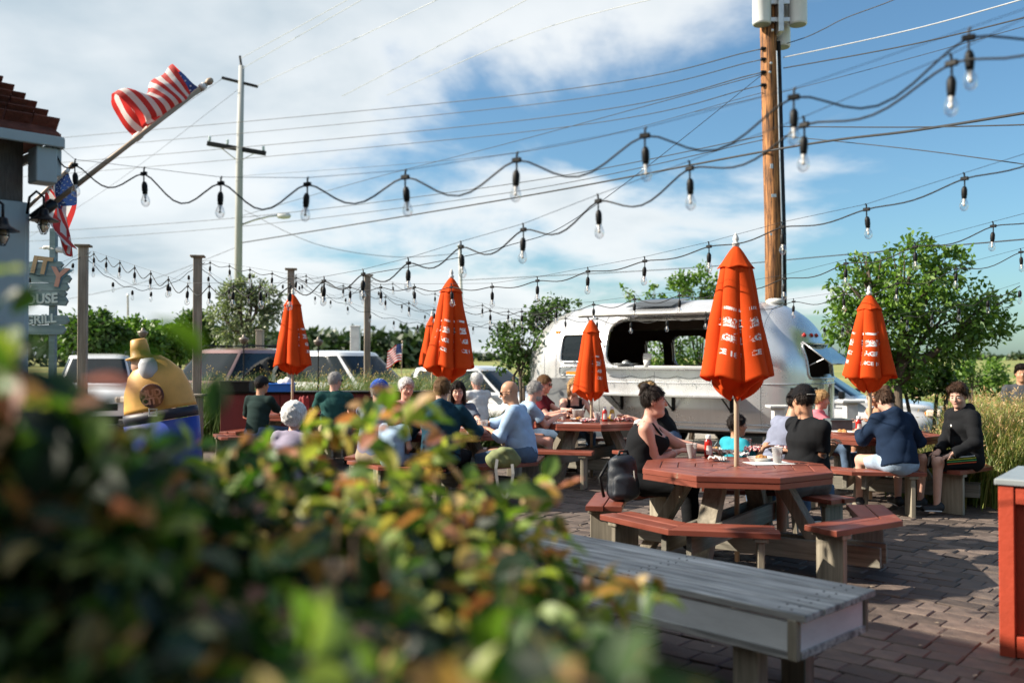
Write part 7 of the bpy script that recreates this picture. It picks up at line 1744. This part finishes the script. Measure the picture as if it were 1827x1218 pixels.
    if eyes:
        for i in (-1, 1):
            mb = MB(); ell(mb, H_(i * .031, .083, .004) - o, (hr, hf, hu), (.0135 * hs, .007 * hs, .007 * hs), 6); e_ = mb.build('eye', M_eyew, body, True); mb = MB(); ell(mb, H_(i * .031, .088, .004) - o, (hr, hf, hu), (.0062 * hs, .004 * hs, .0062 * hs), 6); mb.build('iris', M_eye, e_, True)
            mb = MB(); mb.tube([H_(i * .014, .090, .021) - o, H_(i * .034, .089, .026) - o, H_(i * .048, .077, .021) - o], [.003 * hs, .0042 * hs, .002 * hs], 6); mb.build('eyebrow', hm if hcol not in ('white', 'blonde') else HAIR['light_brown'], body, True)
        mb = MB(); ell(mb, H_(0, .0875, -.056) - o, (hr, hf, hu), (.020 * hs, .006 * hs, .0065 * hs), 6); mb.build('lips', M_lip, body, True)
    if beard: part('beard', [ball(H_(0, .03, -.07), (.062 * hs, .068 * hs, .055 * hs), hu, hr, .02)], HAIR[beard], [(H_(0, 0, -.045), hu)], hz)
    return dict(body=body, o=o, H=H_, arms=arms, sh=sh, neck=neck, chest=chest, up=up, fw=fw, sr=sr, pel=pel, legs=lg, hr=hr, hf=hf, hu=hu, f=f, r=r)
K_black, K_navy, K_teal, K_maroon = cloth('black_cotton', (.010, .011, .013)), cloth('navy_fleece', (.010, .022, .050)), cloth('teal_fleece', (.012, .045, .070)), cloth('maroon_cotton', (.115, .012, .020))
K_ltblue, K_oxford, K_grey, K_white = cloth('pale_blue_cotton', (.34, .47, .62)), cloth('blue_oxford', (.36, .50, .70)), cloth('heather_grey', (.20, .22, .30), .2), cloth('white_cotton', (.66, .67, .68))
K_green, K_turq, K_pink, K_denim = cloth('dark_green_cotton', (.020, .075, .070)), cloth('turquoise_cotton', (.03, .30, .38)), cloth('pink_cotton', (.70, .18, .22)), cloth('denim', (.09, .14, .22), .25)
K_khaki, K_ltdenim, K_greyshirt, K_dkgreen, K_stripe = cloth('khaki', (.32, .26, .18)), cloth('light_denim', (.32, .42, .54), .25), cloth('slate_shirt', (.17, .20, .29)), cloth('dark_green_jacket', (.015, .032, .030)), None
M_shoeb = mat('black_shoe', (.012, .013, .016), .6, var=.2); M_shoew = mat('pale_shoe', (.5, .48, .45), .6, var=.15)
def W(px, py, Y): q = P(px, py, Y); return V3(q.x, q.y, q.z)
def onT(px, py, dz=.03): q = PZ(px, py, TZ + dz); return V3(q.x, q.y, TZ + dz)
# --- nearest table
A = person('woman in black tank top with hair in a bun, profile at nearest table', (1.06, 7.95), -12, lean=12, hyaw=-4, hpitch=2, hands={1: onT(1208, 806), -1: V3(1.66, 8.02, .80)}, sk='pink', hair='bun', hcol='dark', top=K_black, sleeve='tank', legs=K_black, shoe=M_shoeb, g=1.26, h=.0085, female=True, eyes=True, elbow_out=.25)
mb = MB(); w_ = A['arms'][1][1]; e_ = A['arms'][1][0]; d_ = Vector(nrm3(w_ - e_)); mb.lathe([(.031, -.003), (.034, 0), (.031, .003)], 18, Vector(w_) - d_ * .035 - Vector(A['o']), Vector((0, 0, 1)).rotation_difference(d_).to_matrix(), caps=False); mb.build('bracelet', M_pvc, A['body'], True)
Bm = person('man in black cap and black t-shirt with a tattooed arm, nearest table', (2.50, 7.90), 198, lean=4, hyaw=94, hpitch=4, hands={-1: onT(1412, 806), 1: onT(1404, 800)}, sk='tan', hair='short', hcol='dark', top=K_black, sleeve='short', legs=cloth('grey_camo', (.12, .11, .10), .4), leglen=.92, shoe=M_shoew, g=1.16, h=.0085, cap=cloth('black_cap', (.008, .008, .010)), elbow_out=.15, knee_f=.40)
def skin_patch(pp, i, t0, t1, a0, a1, m, name):
    """inked shape lying on the upper arm"""
    e, sh_ = pp['arms'][i][0], pp['sh'][i]; ax = nrm3(e - sh_); u = nrm3(np.cross(ax, Z3)); v = np.cross(ax, u); mb = MB()
    def fn(a, b):
        t = t0 + (t1 - t0) * b; an = a0 + (a1 - a0) * a + .25 * math.sin(b * 9); rr_ = (.050 + (.040 - .050) * t) * 1.13 + .0022; return Vector(sh_ + (e - sh_) * t + (u * math.cos(an) + v * math.sin(an)) * rr_ - pp['o'])
    mb.grid(fn, 12, 12); mb.build(name, m, pp['body'], True)
M_ink = mat('tattoo_ink', (.10, .075, .065), .5, var=.7, scale=26)
for a0 in (0, 2.1): skin_patch(Bm, -1, .72, .93, a0, a0 + 1.5, M_ink, 'tattoo')
mb = MB(); q = [Bm['H'](x_, y_, .046) for x_, y_ in ((-.038, -.122), (-.02, -.127), (0, -.129), (.02, -.127), (.038, -.122))]; mb.tube([Vector(p - Bm['o']) for p in q], .004, 6); mb.build('cap_strap', M_strap, Bm['body'])
person('dark haired boy in turquoise shirt behind the nearest umbrella pole', (1.93, 8.20), 25, s=.68, lean=4, hyaw=10, hands={1: V3(2.15, 8.05, .80), -1: V3(2.25, 8.2, .80)}, sk='olive', hair='short', hcol='dark', top=K_turq, legs=K_denim, shoe=M_shoeb, h=.0095)
person('person in heather grey shirt leaning right beside the black cap man', (2.36, 8.58), 12, lean=26, hyaw=10, hpitch=12, hands={1: V3(2.75, 8.35, .80), -1: V3(2.9, 8.7, .80)}, sk='tan', hair='short', hcol='dark', top=K_grey, legs=K_denim, shoe=M_shoeb, g=1.15, h=.0105)
# --- right table
person('blonde child in pink shirt, profile, at the left of the right table', (3.65, 11.33), -20, s=.80, lean=6, hyaw=-6, hpitch=8, hands={1: V3(3.95, 11.0, .82), -1: V3(4.0, 11.2, .82)}, sk='pink', hair='pony', hcol='blonde', top=K_pink, legs=K_denim, shoe=M_shoew, h=.011, female=True)
person('blonde woman resting her face on her hand at the right table', (4.52, 11.27), 212, s=.94, lean=24, hyaw=0, hpitch=14, hands={-1: V3(4.26, 11.16, .80), 1: V3(4.33, 11.13, 1.02)}, sk='tan', hair='bob', hcol='blonde', top=K_black, sleeve='tank', legs=K_denim, shoe=M_shoew, h=.0105, female=True, eyes=True)
G7 = person('person in navy hoodie and denim shorts seated with back to viewer', (3.84, 9.32), 96, s=.95, lean=20, hyaw=-14, hpitch=32, hands={1: V3(4.05, 9.75, .80), -1: V3(3.62, 9.8, .80)}, sk='fair', hair='bun', hcol='brown', top=K_navy, sleeve='long', hood=True, legs=K_ltdenim, leglen=.7, shoe=M_shoeb, g=1.08, h=.0095, female=True, spread=.12)
G8 = person('boy in black hoodie and striped black shorts looking left', (4.68, 9.64), 186, s=.97, lean=10, hyaw=-40, hpitch=12, hands={-1: V3(4.38, 9.36, .62), 1: V3(4.36, 9.62, .62)}, sk='fair', hair='mop', hcol='brown', top=K_black, sleeve='long', hood=True, legs=K_black, leglen=.93, shoe=M_shoeb, g=1.05, h=.0095, eyes=True, spread=.06)
hj, kn, an, toe, heel = G8['legs'][-1]     # coloured stripes along the near thigh
for q, c in enumerate([(.75, .75, .74), (.62, .62, .05), (.10, .45, .12), (.70, .10, .02)]):
    ax = nrm3(kn - hj); sd = nrm3(np.cross(ax, Z3)); sd = sd if sd[1] < 0 else -sd; mb = MB(); an_ = .55 - q * .22
    mb.tube([Vector(hj + (kn - hj) * t + (sd * math.cos(an_) + Z3 * math.sin(an_)) * ((.076 + (.07 - .076) * t) * .97 * 1.05 + .0185) - G8['o']) for t in (.12, .35, .6, .92)], .006, 6); mb.build('stripe', mat('stripe_%d' % q, c, .7), G8['body'])
mb = MB(); q = G8['chest'] + G8['fw'] * .145 + G8['sr'] * -.03 + G8['up'] * .03; ell(mb, q - G8['o'], (G8['sr'], G8['fw'], G8['up']), (.014, .006, .014), 6); mb.build('chest_emblem', M_logo, G8['body'], True)
person('dark haired person in grey shirt cut by the right frame edge', (P(1822, 660, 12.9).x, 12.9), 250, seat=.60, s=.98, lean=0, sk='tan', hair='mop', hcol='dark', top=cloth('charcoal_shirt', (.06, .065, .075)), legs=K_denim, h=.013)
# --- table before the trailer
person('blonde woman in black tank top leaning left onto the table', (2.06, 12.23), 176, s=.98, lean=30, hyaw=12, hpitch=10, hands={-1: V3(1.55, 12.02, .80), 1: V3(1.50, 12.35, .80)}, sk='pink', hair='swept', hcol='blonde', top=K_black, sleeve='tank', legs=K_denim, shoe=M_shoew, h=.0105, female=True, g=1.05)
person('fair woman in black top facing viewer behind the small umbrella', (.86, 13.30), -84, s=.95, lean=14, hpitch=6, hands={1: V3(.78, 12.75, .80), -1: V3(1.12, 12.8, .80)}, sk='fair', hair='bob', hcol='blonde', top=K_black, sleeve='tank', legs=K_denim, shoe=M_shoew, h=.0115, female=True, eyes=True)
person('man in maroon t-shirt and sunglasses looking at his hands', (.33, 13.06), -14, s=1.0, lean=9, hyaw=6, hpitch=10, hands={1: V3(.72, 12.72, .86), -1: V3(.76, 12.85, .86)}, sk='pink', hair='short', hcol='light_brown', top=K_maroon, legs=K_denim, shoe=M_shoeb, h=.0105, shades=True, g=1.08)
person('grey bearded man in pale blue shirt leaning over the table', (0.0, 11.95), 12, s=1.0, lean=30, hyaw=0, hpitch=8, hands={1: V3(.58, 12.02, .82), -1: V3(.62, 12.2, .84)}, sk='pink', hair='short', hcol='grey', beard='grey', top=K_ltblue, legs=K_khaki, shoe=M_shoeb, h=.0105, shades=False, g=1.12)
# --- middle table
Bd = person('bald man in sunglasses and pale blue button shirt', (.14, 10.22), 166, s=1.0, lean=14, hyaw=-10, hpitch=12, hands={-1: V3(-.26, 10.28, .79), 1: V3(-.42, 10.55, .80)}, sk='tan', hair='none', hcol='dark', top=K_oxford, sleeve='rolled', legs=K_denim, shoe=M_shoeb, h=.0092, shades=True, collar=True, g=1.08)
person('white haired person in white shirt seen from behind', (-.52, 15.1), 120, s=.98, lean=10, hands={1: V3(-.8, 15.6, .85), -1: V3(-1.0, 15.5, .85)}, sk='pink', hair='swept', hcol='white', top=K_white, sleeve='short', legs=K_khaki, shoe=M_shoeb, h=.0125)
person('long dark haired woman facing viewer beside the middle pole', (-.66, 11.80), -96, s=.93, lean=12, hyaw=-8, hpitch=8, hands={1: V3(-.95, 11.3, .80), -1: V3(-.4, 11.3, .80)}, sk='fair', hair='long', hcol='dark', top=cloth('grey_blue_vest', (.12, .15, .20)), legs=K_denim, shoe=M_shoeb, h=.0115, female=True, eyes=True)
person('broad person in dark teal hoodie seated with back to viewer', (-.74, 9.72), 88, s=1.04, lean=12, hands={1: V3(-.35, 10.15, .80), -1: V3(-1.05, 10.2, .80)}, sk='fair', hair='short', hcol='light_brown', top=K_teal, sleeve='long', hood=True, legs=K_black, shoe=M_shoeb, h=.0105, g=1.12)
person('man in bright blue cap and slate shirt, back to viewer', (-1.48, 10.03), 62, s=1.0, lean=10, hyaw=8, hands={1: V3(-1.15, 10.45, .80), -1: V3(-1.4, 10.7, .80)}, sk='pink', hair='short', hcol='grey', top=K_greyshirt, legs=K_khaki, shoe=M_shoeb, h=.0110, g=1.12, cap=cloth('blue_cap', (.012, .10, .48)))
person('brown haired child in pale blue top beside the blue cap man', (-1.24, 9.80), 74, s=.70, lean=8, sk='fair', hair='long', hcol='brown', top=K_ltblue, legs=K_ltdenim, shoe=M_shoew, h=.0110, female=True)
person('white haired person facing viewer across the middle table', (-1.34, 11.62), -66, s=.98, lean=10, hpitch=6, hands={1: V3(-1.35, 11.2, .80), -1: V3(-1.0, 11.3, .80)}, sk='pink', hair='swept', hcol='white', top=cloth('rose_top', (.40, .20, .20)), legs=K_denim, shoe=M_shoew, h=.0115, eyes=True)
# --- left table
person('grey haired man in dark green polo turning right', (-2.55, 13.50), 104, s=1.03, lean=6, hyaw=46, hands={1: V3(-2.5, 14.0, .80), -1: V3(-2.85, 13.9, .80)}, sk='pink', hair='short', hcol='grey', top=K_green, legs=K_khaki, shoe=M_shoeb, h=.0115, shades=True, g=1.12)
person('curly white haired person low behind the bush', (-1.84, 7.75), 80, s=.84, lean=14, sk='pink', hair='curly', hcol='white', top=cloth('lavender_top', (.30, .27, .36)), legs=K_denim, shoe=M_shoew, h=.0115, female=True)
for lab_, sp_ in (('low wooden stool under the curly white haired person', (-1.84, 7.75, 0)), ('low wooden stool under the heather grey shirt person', (2.36, 8.58, 0))):
    t = thing('wooden_stool', lab_, 'stool', sp_); mb = MB(); mb.box((0, 0, .43), (.40, .36, .04), bev=.006); mb.build('seat', M_greywood, t)
    for sx_ in (-1, 1):
        for sy_ in (-1, 1): mb = MB(); mb.beam((sx_ * .15, sy_ * .13, .41), (sx_ * .18, sy_ * .15, 0), .045, .045); mb.build('leg', M_legwood, t)
person('person in dark green jacket and dark cap at the left table', (-3.58, 13.18), 70, s=.97, lean=10, hyaw=20, hands={1: V3(-3.4, 13.7, .80), -1: V3(-3.7, 13.7, .80)}, sk='tan', hair='short', hcol='dark', top=K_dkgreen, sleeve='long', legs=K_denim, shoe=M_shoeb, h=.0125, cap=cloth('dark_cap', (.02, .025, .03)))
# ------------------------------------------------------------------ the bush close to the viewer
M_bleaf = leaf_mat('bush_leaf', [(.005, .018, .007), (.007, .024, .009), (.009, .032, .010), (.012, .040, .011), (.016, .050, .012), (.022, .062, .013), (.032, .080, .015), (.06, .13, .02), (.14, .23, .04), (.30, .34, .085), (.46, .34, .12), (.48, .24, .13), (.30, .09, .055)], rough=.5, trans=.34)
M_bleaf_shade = leaf_mat('bush_leaf_shaded', [(.003, .010, .004), (.005, .015, .006), (.008, .022, .008), (.013, .034, .010)], rough=.65, trans=.12)
M_twig = mat('twig', (.10, .06, .04), .8, var=.3)
def leaf_shape(L, w, curl, fold, seed):
    """oval pointed leaf with midrib fold and curl, 20 faces"""
    mb = MB(); n = 5; rs = random.Random(seed); vs = []
    for i in range(n + 1):
        t = i / n; ww = w * (math.sin(math.pi * min(1, t * .93 + .05)) ** .8); z = -curl * L * t * t + rs.uniform(-.01, .01) * L
        for k in (-1, -.5, 0, .5, 1): vs.append((ww * k, L * t, z + fold * abs(k) * ww + rs.uniform(-.006, .006) * L))
    fs = [(i * 5 + k, i * 5 + k + 1, (i + 1) * 5 + k + 1, (i + 1) * 5 + k) for i in range(n) for k in range(4)]; mb.add(vs, fs); return mb
lshapes = [leaf_shape(.062, .019, .35, .35, 1), leaf_shape(.070, .021, .15, .5, 2), leaf_shape(.055, .019, .55, .25, 3), leaf_shape(.066, .018, -.1, .45, 4), leaf_shape(.050, .017, .3, .6, 5)]
lmesh = [m.mesh('leaf', M_bleaf, True) for m in lshapes]
M_suntip = leaf_mat('sunlit_new_growth_leaf', [(.06, .13, .02), (.15, .24, .04), (.28, .36, .08), (.42, .42, .12), (.52, .38, .15), (.55, .27, .16), (.42, .15, .10)], rough=.5, trans=.38)
tmesh = [m.mesh('leaf', M_suntip, True) for m in lshapes]      # coppery young leaves, with sunlight on the bush centre painted into their brighter colour
bush0 = Vector((-.25, 1.55, 0)); bush = thing('leafy_bush', 'out of focus leafy bush with green and coppery leaves in the foreground', 'bush', bush0)
br = np.random.default_rng(9)
# silhouette of the bush in the photograph; the hedge top recedes, so what shows higher stands farther off
top_px = [(-60, 640), (30, 650), (100, 700), (190, 765), (260, 785), (330, 790), (390, 775), (440, 762), (500, 775), (560, 800), (640, 815), (720, 815), (800, 850), (880, 880), (950, 935), (990, 985), (1020, 1050), (1060, 1110), (1100, 1170), (1150, 1250)]
tx, ty = np.array([p[0] for p in top_px], float), np.array([p[1] for p in top_px], float)
def hedge_Y(px, py):
    t0 = np.interp(px, tx, ty); w = np.clip((py - t0) / (1218 - t0 + 1), 0, 1.3); far = 1.25 if px < 260 else (1.25 + (px - 260) / 160 * .95 if px < 420 else 2.2)
    return float(far + (1.02 - far) * w ** .75)
leaves = []; n_try = 0
while len(leaves) < 2900 and n_try < 60000:
    n_try += 1; px = br.uniform(-120, 1170); t0 = np.interp(px, tx, ty) + 26; py = t0 + (1310 - t0) * br.uniform(0, 1) ** 1.25 + br.normal() * 9
    leaves.append((P(px, py, hedge_Y(px, py) + br.uniform(-.16, .22)), 1.0))
# sprays that reach out of the body
for (x0, y0, x1, y1, Y, n) in [(430, 900, 470, 800, 2.1, 22), (540, 800, 600, 760, 2.2, 26), (600, 800, 660, 720, 2.2, 20), (650, 800, 760, 705, 2.0, 22), (760, 830, 830, 770, 2.1, 16), (820, 870, 1010, 880, 2.2, 40), (880, 930, 1030, 960, 2.1, 24), (980, 1010, 1130, 1050, 2.0, 26), (1060, 1090, 1170, 1040, 1.9, 14), (20, 660, 240, 700, 1.2, 8), (20, 640, 45, 490, 1.3, 7), (0, 700, 40, 610, 1.0, 7), (40, 720, 200, 740, 1.15, 10)]:
    for k in range(n):
        t = br.uniform(0, 1); leaves.append((P(x0 + (x1 - x0) * t + br.normal() * 12, y0 + (y1 - y0) * t + br.normal() * 14, Y + br.normal() * .07), 1.06))
for (px, py, Y, b_) in [(298, 662, 1.05, 1.1), (350, 645, 1.05, 1.4), (388, 668, 1.1, 1.0), (100, 770, 1.0, 1.5), (120, 800, 1.0, 1.4), (590, 1075, .95, 1.2), (410, 1180, .92, 1.3), (985, 890, 2.0, 1.3), (1115, 1055, 1.7, 1.3), (735, 715, 1.8, 1.6), (665, 700, 1.8, 1.3), (780, 705, 1.75, 1.3), (1165, 1050, 1.6, 1.0), (520, 1060, .95, 1.3), (830, 1190, 1.0, 1.5), (690, 850, 1.8, 1.3), (560, 940, 1.5, 1.2)]: leaves.append((P(px, py, Y), b_))
def orient(p):
    out = Vector((br.normal(), br.normal() - .25, br.normal() * .7 - .15)); out.normalize(); return out.to_track_quat('Y', 'Z') @ Quaternion((0, 1, 0), float(br.uniform(-1.0, 1.0)))
# how large each one shows, nearest and unhidden first: those become leaves of their own
def score(q):
    u, v = project(q[0]); t0 = np.interp(u, tx, ty); inside = -40 < u < 1260 and v < 1235
    return -(q[1] / q[0].y * (1.0 if inside else .05) * (1.0 + .9 * max(0, 1 - abs(v - t0) / 120) + .6 * (q[0].y < 1.35)))
leaves.sort(key=score)
restV, restF, off = [], [], 0; sunV, sunF, yoff = [], [], 0
sh_np = [(np.array(m.v), np.array(m.f)) for m in lshapes]
for i, (p, b_) in enumerate(leaves):
    q = orient(p); s_ = b_ * float(br.uniform(.62, 1.12)); k = int(br.integers(0, 5))
    if i < 298:
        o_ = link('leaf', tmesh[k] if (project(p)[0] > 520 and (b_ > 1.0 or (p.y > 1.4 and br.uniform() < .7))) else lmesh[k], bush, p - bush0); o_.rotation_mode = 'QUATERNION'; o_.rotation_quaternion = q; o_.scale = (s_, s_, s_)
    else:
        M3 = np.array(q.to_matrix()); v, f = sh_np[k]; w = (v * s_) @ M3.T + np.array(p - bush0)
        if project(p)[0] > 520 and (b_ > 1.0 or (p.y > 1.55 and br.uniform() < .45)): sunV.append(w); sunF.append(f + yoff); yoff += len(v)
        else: restV.append(w); restF.append(f + off); off += len(v)
link('sunlit_young_foliage', np_mesh('sunlit_young_foliage', np.concatenate(sunV), np.concatenate(sunF), M_suntip, True), bush, kind='stuff')
link('foliage', np_mesh('foliage', np.concatenate(restV), np.concatenate(restF), M_bleaf, True), bush, kind='stuff')
# dense inner leaves, coloured darker for the shade inside, so that the shrub closes up
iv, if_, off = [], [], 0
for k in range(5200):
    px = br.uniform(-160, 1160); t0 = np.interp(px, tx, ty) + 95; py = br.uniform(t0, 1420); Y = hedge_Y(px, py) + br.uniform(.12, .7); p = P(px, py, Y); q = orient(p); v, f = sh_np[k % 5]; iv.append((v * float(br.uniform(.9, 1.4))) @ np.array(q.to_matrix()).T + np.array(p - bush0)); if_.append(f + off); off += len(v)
link('inner_foliage', np_mesh('inner_foliage', np.concatenate(iv), np.concatenate(if_), M_bleaf_shade, True), bush, kind='stuff')
# stems
for k in range(26):
    px = float(br.uniform(-60, 1100)); t0 = float(np.interp(px, tx, ty)); Y = float(br.uniform(1.2, 2.1)); a = P(px + float(br.normal() * 60), t0 + 150, Y) - bush0; b_ = Vector((a.x * .75, a.y * .8 + .1, 0)); b_.z = -.0
    mb = MB(); mid = b_.lerp(a, .55) + Vector((float(br.normal() * .06), float(br.normal() * .06), 0)); mb.tube([b_, mid, a], [.009, .006, .002], 6); mb.build('stem', M_twig, bush, True)
